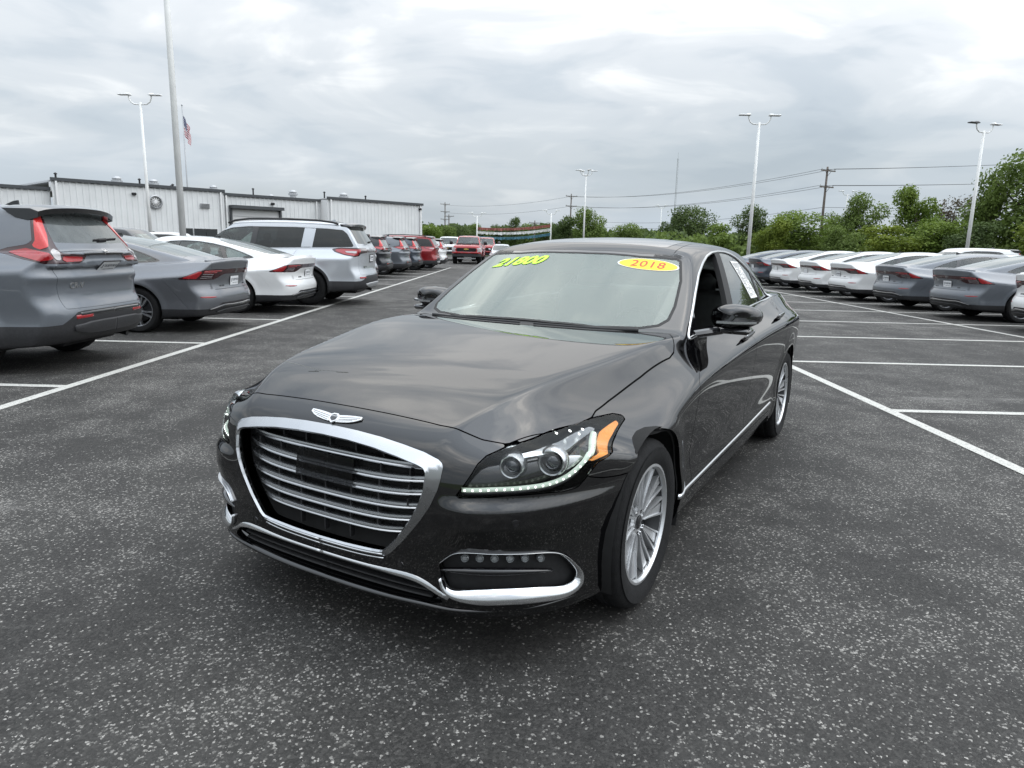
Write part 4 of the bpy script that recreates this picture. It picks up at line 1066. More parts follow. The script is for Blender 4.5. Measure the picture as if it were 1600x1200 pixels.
ACC = dict(
    xcr=[(-.96,.45),(-.6,.66),(0,.74),(.6,.78),(1.5,.80),(2.6,.79),(3.3,.765),(3.7,.735),(4.05,.70)],
    zcr=[(-.96,.66),(-.8,.73),(-.5,.80),(0,.88),(.7,.95),(1.5,.955),(2.6,.985),(3.3,1.03),(3.7,1.06),(4.05,1.07)],
    crown=[(-.96,.03),(0,.03),(.7,.03),(2.6,.01),(3.3,.02),(4.05,.025)], sd=[(-.96,.5),(-.3,.9),(0,1),(3.2,1),(4.05,.8)], fa=.30, ft=.17, crw=.02,
    W=[(-.96,.84),(-.5,.90),(0,.925),(1.4,.925),(2.83,.935),(3.4,.925),(3.8,.89),(4.05,.84)],
    zc=[(-.96,.66),(0,.74),(1.4,.80),(2.83,.86),(3.5,.905),(4.05,.92)], sh=.42, shw=.03, lo=.05,
    low=[(.08,-.09),(.16,-.05),(.24,-.015),(.32,0),(.46,-.006),(.6,0),(1.5,0)], flare=[(0,.335,.40,.012),(2.83,.335,.40,.014)],
    fplan=(-.97,.10,.70), rplan=(4.0,.09,.38),
    fprof=[(.1,.08),(.2,.03),(.35,0),(.5,.0),(.62,.03),(.7,.07),(.8,.16),(.9,.3)],
    rprof=[(.1,-.14),(.2,-.10),(.3,-.055),(.4,-.02),(.5,.0),(.58,.0),(.64,-.018),(.70,-.05),(.78,-.068),(.87,-.055),(.93,-.03),(1.0,-.012),(1.06,.008),(1.2,.02)],
    zbot=[(-.96,.18),(0,.2),(2.4,.19),(3.2,.22),(4.05,.27)], kst=.05, kf=.05,
    xb=[(.4,.74),(.7,.765),(1.0,.785),(1.7,.80),(2.6,.78),(3.2,.71),(3.6,.64)],
    roof=[(.4,1.12),(.9,1.345),(1.2,1.425),(1.5,1.449),(1.8,1.447),(2.2,1.418),(2.6,1.358),(3.0,1.270),(3.4,1.165),(3.7,1.085)],
    cab=dict(z0=.98,tum=.42,tq=.3,rx2=.07,rx4=.14,wind=(.35,1.92,.3,-.1),back=(3.95,2.4,.3,0.),ks=.07,kw=.04,kr=.05,kj=.03))
CRV = dict(
    xcr=[(-.93,.5),(-.5,.70),(0,.78),(.6,.81),(1.5,.82),(2.7,.82),(3.3,.80),(3.8,.77)],
    zcr=[(-.93,.80),(-.75,.91),(-.4,.99),(0,1.03),(.6,1.08),(1.5,1.08),(2.7,1.10),(3.3,1.12),(3.8,1.12)],
    crown=[(-.93,.02),(0,.03),(3.8,.02)], sd=[(-.93,.5),(-.4,.9),(0,1),(3.8,1)], fa=.30, ft=.17, crw=.02,
    W=[(-.93,.86),(-.5,.91),(0,.93),(1.4,.922),(2.70,.938),(3.2,.93),(3.5,.905),(3.8,.86)],
    zc=[(-.93,.86),(0,.92),(1.4,.965),(2.7,1.0),(3.3,1.03),(3.8,1.04)], sh=.45, shw=.03, lo=.05,
    low=[(.08,-.09),(.2,-.04),(.3,-.005),(.42,.008),(.52,-.004),(.7,0),(1.9,0)], flare=[(0,.36,.43,.018),(2.70,.36,.43,.020)],
    fplan=(-.94,.10,.60), rplan=(3.765,.08,.36),
    fprof=[(.1,.1),(.25,.03),(.45,0),(.7,.0),(.85,.03),(.95,.10),(1.1,.25)],
    rprof=[(.2,-.16),(.3,-.085),(.38,-.02),(.46,.0),(.56,.005),(.62,-.01),(.68,-.045),(.76,-.06),(.84,-.045),(.88,-.030),(.92,-.052),(1.0,-.060),(1.06,-.040),(1.12,-.028),(1.2,-.05),(1.7,-.2)],
    zbot=[(-.93,.24),(0,.24),(2.4,.24),(3.2,.27),(3.8,.33)], kst=.05, kf=.045,
    xb=[(.3,.74),(.7,.775),(1.2,.80),(2.0,.81),(2.7,.80),(3.3,.775),(3.8,.75)],
    roof=[(.4,1.28),(.7,1.46),(1.0,1.585),(1.3,1.645),(1.7,1.675),(2.2,1.68),(2.8,1.662),(3.2,1.638),(3.6,1.60)],
    cab=dict(z0=1.10,tum=.24,tq=.22,rx2=.05,rx4=.10,wind=(.40,1.55,.25,-.1),back=(3.735,.62,.11,-.12),ks=.08,kw=.04,kr=.035,kj=.04))
PIL = dict(
    xcr=[(-.97,.55),(-.5,.76),(0,.84),(.6,.87),(1.5,.88),(2.9,.88),(3.6,.86),(4.15,.83)],
    zcr=[(-.97,.92),(-.8,1.02),(-.4,1.08),(0,1.11),(.6,1.15),(1.5,1.15),(2.9,1.17),(3.6,1.18),(4.15,1.17)],
    crown=[(-.97,.02),(0,.03),(4.15,.02)], sd=[(-.97,.5),(-.4,.9),(0,1),(4.15,1)], fa=.30, ft=.17, crw=.02,
    W=[(-.97,.92),(-.5,.97),(0,.99),(1.4,.985),(2.89,.997),(3.5,.99),(3.9,.955),(4.15,.90)],
    zc=[(-.97,.96),(0,1.02),(1.4,1.05),(2.9,1.07),(4.15,1.09)], sh=.42, shw=.03, lo=.04,
    low=[(.08,-.09),(.2,-.04),(.3,-.005),(.42,.01),(.52,-.002),(.7,0),(1.9,0)], flare=[(0,.39,.46,.018),(2.89,.39,.46,.020)],
    fplan=(-.98,.08,.40), rplan=(4.11,.07,.22),
    fprof=[(.1,.1),(.25,.03),(.45,0),(.8,.0),(.95,.03),(1.05,.10),(1.2,.25)],
    rprof=[(.2,-.16),(.3,-.09),(.4,-.02),(.5,.0),(.6,.0),(.68,-.02),(.76,-.05),(.9,-.055),(1.0,-.045),(1.1,-.04),(1.2,-.06),(1.8,-.2)],
    zbot=[(-.97,.26),(0,.26),(2.4,.26),(3.4,.30),(4.15,.36)], kst=.05, kf=.045,
    xb=[(.3,.80),(.7,.84),(1.2,.865),(2.0,.87),(2.9,.865),(3.6,.845),(4.1,.82)],
    roof=[(.4,1.38),(.7,1.57),(1.0,1.69),(1.3,1.75),(1.7,1.785),(2.4,1.795),(3.0,1.785),(3.6,1.76),(3.9,1.74)],
    cab=dict(z0=1.17,tum=.20,tq=.18,rx2=.04,rx4=.07,wind=(.40,1.5,.2,-.1),back=(4.06,.56,.08,-.1),ks=.09,kw=.04,kr=.04,kj=.04))
_ZA = ([0,.2,.4,.585,.70,.745,.795,.862,.925,.985,1.06,1.2],[0,.2,.38,.54,.655,.70,.75,.80,.875,.945,1.05,1.2])
_ZC = ([0,.2,.40,.527,.615,.80,.945,1.0,1.085,1.165,1.3,1.57,1.7],[0,.2,.42,.565,.65,.86,1.03,1.09,1.20,1.285,1.38,1.575,1.7])
_ZP = ([0,.2,.6,.66,.95,.98,1.14,1.26,1.4,1.7,1.9],[0,.2,.6,.66,.98,1.05,1.225,1.315,1.43,1.7,1.9])
def zA(v): return float(np.interp(v, *_ZA))
def zC(v): return float(np.interp(v, *_ZC))
def zP(v): return float(np.interp(v, *_ZP))
def ZA(p): return [(a, zA(b)) for a, b in p]
ACC['rprof'] = [(zA(z), v) for z, v in ACC['rprof']]; CRV['rprof'] = [(zC(z), v) for z, v in CRV['rprof']]; PIL['rprof'] = [(zP(z), v) for z, v in PIL['rprof']]
CRV['zcr'] = [(y, z+.07*min(1, max(0, (y+.5)/2))) for y, z in CRV['zcr']]; CRV['zc'] = [(y, z+.08*min(1, max(0, (y+.5)/2))) for y, z in CRV['zc']]
def split_spokes(n, w, gap, twist=0.0):
    def f(mb, rim, hw):
        fx = lambda r: hw*(.70+.15*min(1, max(0, (r-.05)/(rim-.06))))
        for k in range(n):
            a = 2*math.pi*k/n+.2
            for sg in (-1, 1):
                poly = [(sg*gap*.35-w*.8, .05), (sg*gap*(.7)-w, rim*.5), (sg*gap*1.35-w*1.1+twist*.02, rim-.01), (sg*gap*1.35+w*1.1+twist*.02, rim-.01), (sg*gap*.7+w, rim*.5), (sg*gap*.35+w*.8, .05)]
                spoke_prism(mb, poly, hw*.35, fx, a)
        mb.lathe([(0, hw*.74), (.045, hw*.74), (.06, hw*.6), (.06, hw*.2)], 20, ((0, 0, 0), (0, 1, 0), (0, 0, 1), (1, 0, 0)))
    return f
def wheels(R, ys, x, r, rim, w, sp, face, seg=48):
    w0 = make_wheel(R, x, ys[0], r, r+.002, rim, w, sp, MATS[face], MATS['wheel_black'], tyre_seg=seg, detail=False)
    for xx, yy, rot in ((x, ys[1], 1), (-x, ys[0], 0), (-x, ys[1], 0)):
        c = copy_tree(w0, R); c.location = (xx, yy, r)
        c.rotation_euler = (.7, 0, 0) if xx > 0 else (0, 0, math.pi)
def wells(R, ys, xo, xi, r, z):
    for wy in ys:
        for sg in (1, -1):
            V = []; F = []; n = 16
            for i in range(n+1):
                a = -.3+(math.pi+.6)*i/n
                for x in (xo, xi): V.append((sg*x, wy+r*math.cos(a), z+r*math.sin(a)))
            for i in range(n): F.append((i*2, i*2+1, i*2+3, i*2+2))
            k = len(V); V.append((sg*xi, wy, z)); F += [(i*2+1, k, i*2+3) for i in range(n)]
            obj('wheel_well', V, F, MATS['inner_black'], R)
H_LOGO = [[(-.028,.022),(-.017,.022),(-.013,-.022),(-.021,-.022)],[(.017,.022),(.028,.022),(.021,-.022),(.013,-.022)],[(-.016,.004),(.016,.004),(.0145,-.007),(-.0145,-.007)],
          [(-.040,.030),(.040,.030),(.038,.025),(-.038,.025)],[(-.028,-.030),(.028,-.030),(.029,-.035),(-.029,-.035)][::-1],[(-.040,.030),(-.035,.027),(-.025,-.033),(-.030,-.033)][::-1],[(.035,.027),(.040,.030),(.030,-.033),(.025,-.033)][::-1]]
def rear_kit(c, R, logo, plate, badge, badge_r, tilt=.1):
    """dealer plate, maker's mark and badges on the tail; each (x, z)"""
    ex = Vector((-1, 0, 0))
    def frame(x, z, lift):
        q, n = c.project([(x, c.body.d['rplan'][0], z)]); n_ = Vector(n[0]); e1 = Vector((0, 0, 1)).cross(n_).normalized(); e2 = n_.cross(e1)
        return Vector(q[0])+n_*lift, e1, e2, n_
    o, e1, e2, n = frame(*logo, .002)
    mb = MB()
    for p in H_LOGO: mb.prism([(a, b) for a, b in p], .006, (o, e1, e2, n))
    mb.obj('maker_emblem', MATS['chrome'], R)
    o, e1, e2, n = frame(*plate, .004)
    fr = MB(); fr.prism([(-.165,-.09),(.165,-.09),(.165,.09),(-.165,.09)], .006, (o, e1, e2, n)); pf = fr.obj('dealer_plate', MATS['cladding'], R)
    ins = MB(); ins.prism([(-.15,-.066),(.15,-.066),(.15,.072),(-.15,.072)], .0085, (o, e1, e2, n)); ins.obj('plate_insert', MATS['plate_white'], pf)
    mb = MB(); rr = random.Random(4)
    for x0, x1, z0, h in ((-.075, .135, .018, .044), (-.06, .13, -.034, .016)):
        x = x0
        while x < x1:
            w = rr.uniform(.010, .022)*(1 if h > .03 else .6)
            mb.prism([(x, z0-h/2), (x+w*.45, z0-h/2), (x+w*.45, z0+h/2), (x, z0+h/2)], .0004, (o+n*.0086, e1, e2, n)); mb.prism([(x, z0+h*.5*rr.choice((-.8, 0, .6))), (x+w, z0+h*.5*rr.choice((-.8, 0, .6))+.001), (x+w, z0+h*.3), (x, z0+h*.35)], .0005, (o+n*.0086, e1, e2, n)); x += w+.006
    mb.prism([(-.13, -.02), (-.12, -.02), (-.085, .045), (-.095, .045)], .0004, (o+n*.0086, e1, e2, n)); mb.prism([(-.13, .04), (-.118, .04), (-.09, -.02), (-.10, -.02)], .0004, (o+n*.0087, e1, e2, n))
    mb.obj('plate_lettering', MATS['plate_ink'], pf)
    if badge:
        o, e1, e2, n = frame(badge[1], badge[2], .001); text_obj('model_badge', badge[0], MATS['chrome'], R, o, e1, e2, badge[3], bold=.0015, extrude=.003)
    if badge_r:
        o, e1, e2, n = frame(badge_r[1], badge_r[2], .001); text_obj('trim_badge', badge_r[0], MATS['gloss_black'], R, o, e1, e2, badge_r[3], bold=.001, extrude=.002)
def cabin(R, zf, rows, w, roofz, wheel):
    for i, y in enumerate(rows):
        for sx in (w, -w):
            mb = MB(); mb.box((sx, y, zf), (.5, .5, .2), 0, .06); s = mb.obj('seat', MATS['leather'], R, angle=60)
            b = MB(); b.box((0, 0, .3), (.48, .13, .62), 0, .05); q = b.obj('seat_back', MATS['leather'], s, angle=60); q.location = (sx, y+.3, zf+.02); q.rotation_euler = (-.3, 0, 0)
            b = MB(); b.box((0, 0, 0), (.26, .10, .16), 0, .04); q = b.obj('headrest', MATS['leather'], s, angle=60); q.location = (sx, y+.52, zf+.68); q.rotation_euler = (-.25, 0, 0)
    MB().box((0, rows[0]-.85, zf+.35), (w*3.7, .5, .25), 0, .08).obj('dashboard', MATS['cabin_dark'], R)
X0 = lambda P: P[:, 0]
def build_accord(name='fastback_sedan', pm='paint_lunar'):
    PT = MATS[pm]; GB = MATS['gloss_black']; PL = MATS['cladding']
    c = Car(name, ACC, .021, ((0, .99), (-1.05, 4.12), (.1, 1.5))); R = c.root; S = .003
    arch = lambda P: np.maximum(.385-np.hypot(P[:, 1], P[:, 2]-.335), .388-np.hypot(P[:, 1]-2.83, P[:, 2]-.335))
    win = poly_sdf([(.60,.958),(1.0,1.165),(1.25,1.285),(1.5,1.345),(1.75,1.362),(2.05,1.352),(2.35,1.312),(2.65,1.245),(2.92,1.155),(3.10,1.080),(3.13,1.055),(3.05,1.040),(2.75,1.020),(2.0,.992),(1.2,.972)], (1, 2))
    bw = poly_sdf([(-.1,2.30),(.35,2.34),(.50,2.42),(.58,2.60),(.60,2.9),(.585,3.30),(.55,3.42),(.3,3.49),(-.1,3.51)], (0, 1))
    ws = poly_sdf([(-.1,.33),(.4,.38),(.66,.52),(.68,.60),(.64,.85),(.575,1.12),(.3,1.06),(-.1,1.04)], (0, 1))
    U = UR(4.0)
    bar = poly_sdf(ZA([(-.5,.985),(.30,.985),(.50,.988),(.66,.982),(.76,.968),(.88,.925),(1.02,.872),(1.00,.862),(.70,.858),(.52,.860),(.44,.880),(.36,.912),(.28,.925),(-.5,.925)]), U)
    barc = lambda P: np.where(P[:, 1] > 3.3, bar(P), 1.)
    deck = lambda P: np.maximum.reduce([np.abs(P[:, 0])-(.60+.10*np.clip((P[:, 1]-3.5)/.4, 0, 1)), 3.44-P[:, 1], .652-P[:, 2]])
    bump = lambda P: np.maximum.reduce([3.42-P[:, 1]-.8*(P[:, 2]-.60), P[:, 2]-.646-.17*np.clip((np.abs(P[:, 0])-.62)/.08, 0, 1)])
    black = lambda P: P[:, 2]-np.where(P[:, 1] > 3.0, .36+.085*np.clip((.66-np.abs(P[:, 0]))/.12, 0, 1), np.where(P[:, 1] < -.4, .30, .245))
    side = [win, ws, bw]
    bx = ((-.1,-1.1,.05),(1.1,4.2,1.6))
    body = [lambda P: P[:, 1]-3.40+0*P[:, 0], neg(win), neg(ws), neg(bw), arch, neg(black), off(neg(barc), .002)]
    hood = poly_sdf([(-.1,-.78),(.5,-.74),(.66,-.60),(.74,0),(.78,.45),(.66,.48),(.4,.35),(-.1,.30)], (0, 1)); hoodc = lambda P: np.where(P[:, 2] > .6, hood(P), 1.)
    nf, nr, nb = 1.52, .66, 2.55
    def dl(y0, y1): return lambda P: P[:, 1]-(y0+(P[:, 2]-.5)*(y1-y0)/.5)
    d1, d2, d3 = dl(.55, .62), dl(1.58, 1.62), dl(2.45, 2.78)
    lower = lambda P: np.where((P[:, 1] > .3) & (P[:, 1] < 3.1), P[:, 2]-(.965+.026*(P[:, 1]-.6)), -1.)
    common = [arch, neg(black)]
    c.panel('hood', PT, [off(hoodc, S)]+common, bx, sym='mid')
    c.panel('front_wing', PT, [off(d1, S), off(neg(hoodc), S), neg(ws), neg(win), lower, lambda P: np.where(P[:, 1] > .3, .5-P[:, 0], -1.)]+common, bx, sym='mid')
    c.panel('front_door', PT, [off(neg(d1), S), off(d2, S), lower, lambda P: .5-P[:, 0]]+common, bx, sym='pair')
    c.panel('rear_door', PT, [off(neg(d2), S), off(d3, S), lower, lambda P: .5-P[:, 0]]+common, bx, sym='pair')
    c.panel('quarter_panel', PT, [off(neg(d3), S), lambda P: np.where(P[:, 1] < 3.1, lower(P), P[:, 2]-1.052), off(neg(deck), S), off(neg(bump), S), off(neg(barc), .002), lambda P: .3-P[:, 0]]+common, bx, sym='pair')
    upper = lambda P: np.where((P[:, 1] > .3) & (P[:, 1] < 3.1), -lower(P), 1.05-P[:, 2])
    c.panel('roof', PT, [upper, neg(win), neg(ws), neg(bw), off(neg(deck), S), off(neg(hoodc), S), lambda P: .25-P[:, 1], lambda P: np.where(P[:, 1] < .62, .62-P[:, 0], -1.)], bx, sym='mid')
    c.panel('trunk_lid', PT, [off(deck, 0), neg(bw), off(neg(barc), .002)], bx, sym='mid')
    bmp = c.panel('rear_bumper', PT, [off(bump, 0), off(neg(barc), .002)]+common, bx, sym='mid')[0]
    c.panel('lower_cladding', PL, [black, arch, lambda P: .21-P[:, 2]], bx, sym='mid')
    c.panel('windshield', MATS['car_glass'], [ws, lambda P: .9-P[:, 2]], bx, sym='mid', rim=.005)
    c.panel('rear_window', MATS['dusty_glass'], [bw, lambda P: .9-P[:, 2]], bx, sym='mid', rim=.005)
    l = lambda y0, y1: (lambda P: P[:, 1]-(y0+(P[:, 2]-1.0)*(y1-y0)/.35))
    wi = off(win, .012); SGm = MATS['car_glass']
    c.panel('window_frame', GB, [win, neg(off(wi, .003))], bx, sym='pair', rim=.01)
    c.panel('door_window', SGm, [wi, l(1.50, 1.62)], bx, sym='pair', rim=.004, offs=-.006)
    c.panel('door_window', SGm, [wi, neg(l(1.60, 1.70)), l(2.58, 2.42)], bx, sym='pair', rim=.004, offs=-.006)
    c.panel('quarter_window', SGm, [wi, neg(l(2.66, 2.50))], bx, sym='pair', rim=.004, offs=-.006)
    c.panel('pillar_trim', GB, [wi, neg(l(1.50, 1.62)), l(1.60, 1.70)], bx, sym='pair', rim=.02)
    c.panel('pillar_trim', GB, [wi, neg(l(2.58, 2.42)), l(2.66, 2.50)], bx, sym='pair', rim=.02)
    # tail lamps
    lb = c.panel('light_bar', MATS['lamp_smoke'], [barc], bx, sym='mid', rim=.03)[0]
    q = ((.2,3.3,.8),(1.1,4.2,1.05)); fine = c.soup
    r1 = poly_sdf(ZA([(.70,.970),(.765,.960),(.88,.918),(.985,.874),(.80,.872),(.755,.905)]), U)
    c.panel('tail_lamp', MATS['lamp_red'], [r1, lambda P: 3.3-P[:, 1]], q, sym='pair', rim=.01, offs=.004, parent=lb)
    def urp(u, z):                      # point on the tail from unrolled coordinates
        best = None
        for x in np.linspace(.0, .95, 60):
            y = 4.0+x-u/.70711; f = abs(c.body.F(np.array([x]), np.array([y]), np.array([z]))[0])
            if best is None or f < best[0]: best = (f, (x, y, z))
        return best[1]
    for z, u0, u1, m, w in ((.965,.36,.68,'lamp_red',.007),(.925,.53,.70,'lamp_grey',.005),(.902,.54,.72,'lamp_grey',.005),(.880,.55,.74,'lamp_grey',.005),(.945,.46,.69,'lamp_red',.005)):
        c.ribbon('lamp_strip', MATS[m], [urp(u, zA(z)) for u in np.linspace(u0, u1, 7)], w, .004, n=14, parent=lb, spline=False, offs=.002)
    # spoiler lip, fin, reflectors, diffuser
    c.ribbon('deck_spoiler', PT, [(0,3.955,1.10),(.3,3.945,1.10),(.5,3.92,1.095),(.62,3.875,1.085),(.69,3.80,1.07)], [.03,.03,.03,.022,.006], .022, mid=True, n=24)
    mb = MB(); mb.prism([(-.10,0),(.09,0),(.085,.045),(.03,.035)], .02, ((-.01, 2.12, 1.417), (0, 1, 0), (0, 0, 1), (1, 0, 0))); mb.obj('roof_antenna', GB, R)
    c.ribbon('rear_reflector', MATS['lamp_red'], [(.86,3.78,.542),(.80,3.88,.542),(.74,3.92,.542),(.66,3.95,.542)], [.006,.013,.013,.006], .005, parent=bmp)
    c.ribbon('diffuser_blade', MATS['gloss_black'], [(0,3.97,.40),(.3,3.97,.40),(.5,3.95,.40),(.62,3.90,.385),(.74,3.84,.36)], [.02,.02,.022,.02,.01], .022, mid=True, parent=bmp)
    c.ribbon('diffuser_trim', MATS['grey_alloy'], [(0,3.97,.345),(.3,3.96,.345),(.5,3.93,.34),(.62,3.88,.325)], [.008,.008,.008,.005], .03, mid=True, parent=bmp)
    mb = MB()
    for sg in (1, -1): mb.lathe([(.035,-.08),(.045,-.08),(.047,.01),(.040,.012),(.036,-.05)], 14, ((sg*.52, 3.86, .285), (1, 0, 0), (0, 0, 1), (0, 1, 0)))
    # front lamps and grille (seen only on the car that faces the camera)
    fr = ((-.1,-1.1,.2),(1.1,-.3,1.0))
    hl = poly_sdf([uv(p) for p in [(.42,-.90,.67),(.60,-.80,.70),(.78,-.55,.735),(.84,-.38,.74),(.86,-.40,.70),(.80,-.58,.655),(.62,-.80,.625),(.45,-.90,.62)]], UV)
    c.panel('headlight', MATS['lamp_clear'], [hl, lambda P: P[:, 1]+.3], fr, sym='pair', rim=.01, offs=.004)
    gp = poly_sdf([(-.44,.63),(.44,.63),(.42,.46),(.36,.32),(-.36,.32),(-.42,.46)])
    c.panel('front_grille', MATS['inner_black'], [gp, lambda P: P[:, 1]+.6], fr, sym='mid', rim=.01, offs=.005)
    inner = c.cut([lambda P: P[:, 2]-.94, off(arch, -.01)])
    c.emit('underbody', MATS['inner_black'], inner, sym='mid', rim=0, offs=-.025)
    wells(R, (0, 2.83), .92, .56, .39, .335); MB().box((0, 1.4, .23), (1.6, 4.0, .06)).obj('floor_pan', MATS['inner_black'], R)
    wheels(R, (0, 2.83), .80, .335, .242, .235, split_spokes(5, .012, .030, 1), 'machined')
    rear_kit(c, R, (0, .912), (0, .752), None, None)
    q, n = c.project([(.40, 4, .735)])
    for x, tx, sz in ((.42, 'ACCORD', .032), (-.40, 'HYBRID', .026)):
        q, n = c.project([(x, 3.95, .702)]); n_ = Vector(n[0]); e1 = Vector((0, 0, 1)).cross(n_).normalized(); e2 = n_.cross(e1)
        text_obj('model_badge', tx, MATS['gloss_black'], R, Vector(q[0])+n_*.002, e1, e2, sz, bold=.001, extrude=.002)
    def mir(sg, _):
        mb = MB(); mb.box((sg*.93, .72, 1.02), (.20, .12, .13), 0, .045); o = mb.obj('side_mirror', PT, R, angle=60)
        MB().tube([(sg*.80,.66,.965),(sg*.88,.70,.985)], .022, 6).obj('mirror_arm', GB, o)
    both(mir, (R, R))
    cabin(R, .48, (1.55, 2.45), .38, 1.4, True)
    return c
def build_suv(name, spec, pm, P_):
    """compact and large SUV share one builder; P_ holds the outlines"""
    PT = MATS[pm]; GB = MATS['gloss_black']; PL = MATS['cladding']; S = .003
    yr = spec['rplan'][0]; wb = P_['wb']; wz = P_['wz']; ra = P_['ra']
    c = Car(name, spec, P_['h'], ((0, 1.06), (-1.06, yr+.08), (.15, P_['top']+.06))); R = c.root
    arch = lambda P: np.maximum(ra-np.hypot(P[:, 1], P[:, 2]-wz), ra-np.hypot(P[:, 1]-wb, P[:, 2]-wz))
    archb = lambda P: np.maximum(ra+.055-np.hypot(P[:, 1], P[:, 2]-wz), ra+.055-np.hypot(P[:, 1]-wb, P[:, 2]-wz))
    win = poly_sdf(P_['win'], (1, 2)); bw = poly_sdf(P_['bw'], (0, 2)); bwc = lambda P: np.where(P[:, 1] > yr-.9, bw(P), 1.)
    ws = poly_sdf(P_['ws'], (0, 1)); wsc = lambda P: np.where(P[:, 2] > P_['belt']-.1, ws(P), 1.)
    U = UR(yr)
    lamp = [poly_sdf(p, a) for p, a in ((q, U if k == 'u' else (0, 2)) for k, q in P_['lamps'])]
    lampc = lambda P: np.where(P[:, 1] > yr-.75, np.minimum.reduce([f(P) for f in lamp]), 1.)
    gate = lambda P: np.maximum.reduce([np.abs(P[:, 0])-np.interp(P[:, 2], *zip(*P_['gate'])), yr-.75-P[:, 1], P_['gate0']-P[:, 2]])
    clz = lambda P: P[:, 2]-np.where(P[:, 1] > wb+.2, np.interp(np.abs(P[:, 0]), *zip(*P_['clad'])), P_['cl_side'])
    clad = lambda P: np.minimum(clz(P), archb(P)*-1)
    belt = lambda P: P[:, 2]-P_['belt']-.0
    bx = ((-.1,-1.2,.1),(1.2,yr+.2,2.1))
    d = lambda y0, y1: (lambda P: P[:, 1]-(y0+(P[:, 2]-.5)*(y1-y0)/.6))
    d1, d2, d3 = d(.50,.60), d(1.58,1.60), d(2.28,2.62)
    com = [neg(clad), arch, off(neg(lampc), .002)]
    hood = poly_sdf([(-.1,-.80),(.5,-.76),(.70,-.60),(.78,0),(.80,.50),(.66,.48),(.4,.36),(-.1,.32)], (0, 1)); hoodc = lambda P: np.where(P[:, 2] > P_['belt']-.35, hood(P), 1.)
    c.panel('hood', PT, [off(hoodc, S)]+com, bx, sym='mid')
    c.panel('front_wing', PT, [off(d1, S), off(neg(hoodc), S), belt, neg(win), neg(wsc)]+com, bx, sym='mid')
    c.panel('front_door', PT, [off(neg(d1), S), off(d2, S), belt, neg(win), lambda P: .5-P[:, 0]]+com, bx, sym='pair')
    c.panel('rear_door', PT, [off(neg(d2), S), off(d3, S), belt, neg(win), lambda P: .5-P[:, 0]]+com, bx, sym='pair')
    c.panel('quarter_panel', PT, [off(neg(d3), S), belt, neg(win), off(neg(gate), S), neg(bwc)]+com, bx, sym='mid' if False else 'pair')
    c.panel('roof', PT, [neg(belt), neg(win), neg(wsc), neg(bwc), off(neg(gate), S), off(neg(lampc), .002), off(neg(hoodc), S), lambda P: .2-P[:, 1]], bx, sym='mid')
    c.panel('tailgate', PT, [off(gate, 0), neg(bwc), off(neg(lampc), .002), neg(clad)], bx, sym='mid')
    cl = c.panel('lower_cladding', PL, [clad, arch, lambda P: .24-P[:, 2]], bx, sym='mid', offs=.004)[0]
    c.panel('windshield', MATS['car_glass'], [wsc], bx, sym='mid', rim=.005)
    c.panel('rear_window', MATS[P_.get('rglass', 'tint_glass')], [bwc], bx, sym='mid', rim=.005)
    wi = off(win, .014); bxw = ((.4,.3,P_['belt']-.15),(1.2,yr,2.1))
    c.panel('window_frame', GB, [win, neg(off(wi, .003))], bxw, sym='pair', rim=.012)
    ys = P_['pillars']; cur = None
    for i, (a, b) in enumerate(ys+[(None, None)]):
        cons = [wi]
        if cur is not None: cons.append(neg(cur))
        if a is not None: cons.append(d(a, a+P_.get('ps', .06)))
        c.panel('door_window' if i < 2 else 'quarter_window', MATS['car_glass' if i == 0 else 'tint_glass'], cons, bxw, sym='pair', rim=.004, offs=-.006)
        if a is not None:
            c.panel('pillar_trim', MATS[P_.get('pil', 'gloss_black')] if i < 1 else (GB if P_.get('pil2') is None else PT), [win if P_.get('pil2') and i == 1 else wi, neg(d(a, a+P_.get('ps', .06))), d(b, b+P_.get('ps', .06))], bxw, sym='pair', rim=.02)
            cur = d(b, b+P_.get('ps', .06))
    lo = c.panel('tail_lamp', MATS['lamp_smoke'], [lampc], bx, sym='pair', rim=.03)
    for k, q, m, o_ in P_['lamp_parts']:
        f = poly_sdf(q, U if k == 'u' else (0, 2)); c.panel('lamp_lens', MATS[m], [f, lambda P: yr-.75-P[:, 1]], ((.1,yr-.8,.6),(1.2,yr+.2,1.8)), sym='pair', rim=.012, offs=o_, parent=lo)
    inner = c.cut([lambda P: P[:, 2]-P_['belt']+.05, off(arch, -.01)])
    c.emit('underbody', MATS['inner_black'], inner, sym='mid', rim=0, offs=-.025)
    xw = float(spec['W'][2][1])
    wells(R, (0, wb), xw-.01, xw-.38, ra+.008, wz); MB().box((0, wb/2, .30), (xw*1.7, wb+1.2, .06)).obj('floor_pan', MATS['inner_black'], R)
    mb = MB(); mb.tube([(-.5,wb+.35,.30),(-.5,yr-.25,.29),(-.5,yr-.16,.27)], .03, 8); mb.box((0, yr-.45, .30), (1.0, .35, .12), 0, .04); mb.obj('exhaust', MATS['dark_metal'], R)
    wheels(R, (0, wb), xw-.125, P_['r'], P_['rim'], .24, P_['spokes'], P_['face'])
    def mir(sg, _):
        z = P_['belt']+.04; mb = MB(); mb.box((sg*(xw+.08), .62, z), (.20, .13, .16), 0, .05); o = mb.obj('side_mirror', PT, R, angle=60)
        MB().tube([(sg*(xw-.08),.58,z-.06),(sg*(xw+.02),.61,z-.04)], .025, 6).obj('mirror_arm', GB, o)
    both(mir, (R, R))
    # front face: lamps and grille
    fr = ((-.1,-1.2,.3),(1.2,-.3,1.3)); zb = P_['belt']
    hl = poly_sdf([uv((.40,-.90,zb-.20)),uv((.62,-.80,zb-.17)),uv((.84,-.45,zb-.15)),uv((.87,-.44,zb-.22)),uv((.66,-.80,zb-.27)),uv((.42,-.90,zb-.27))], UV)
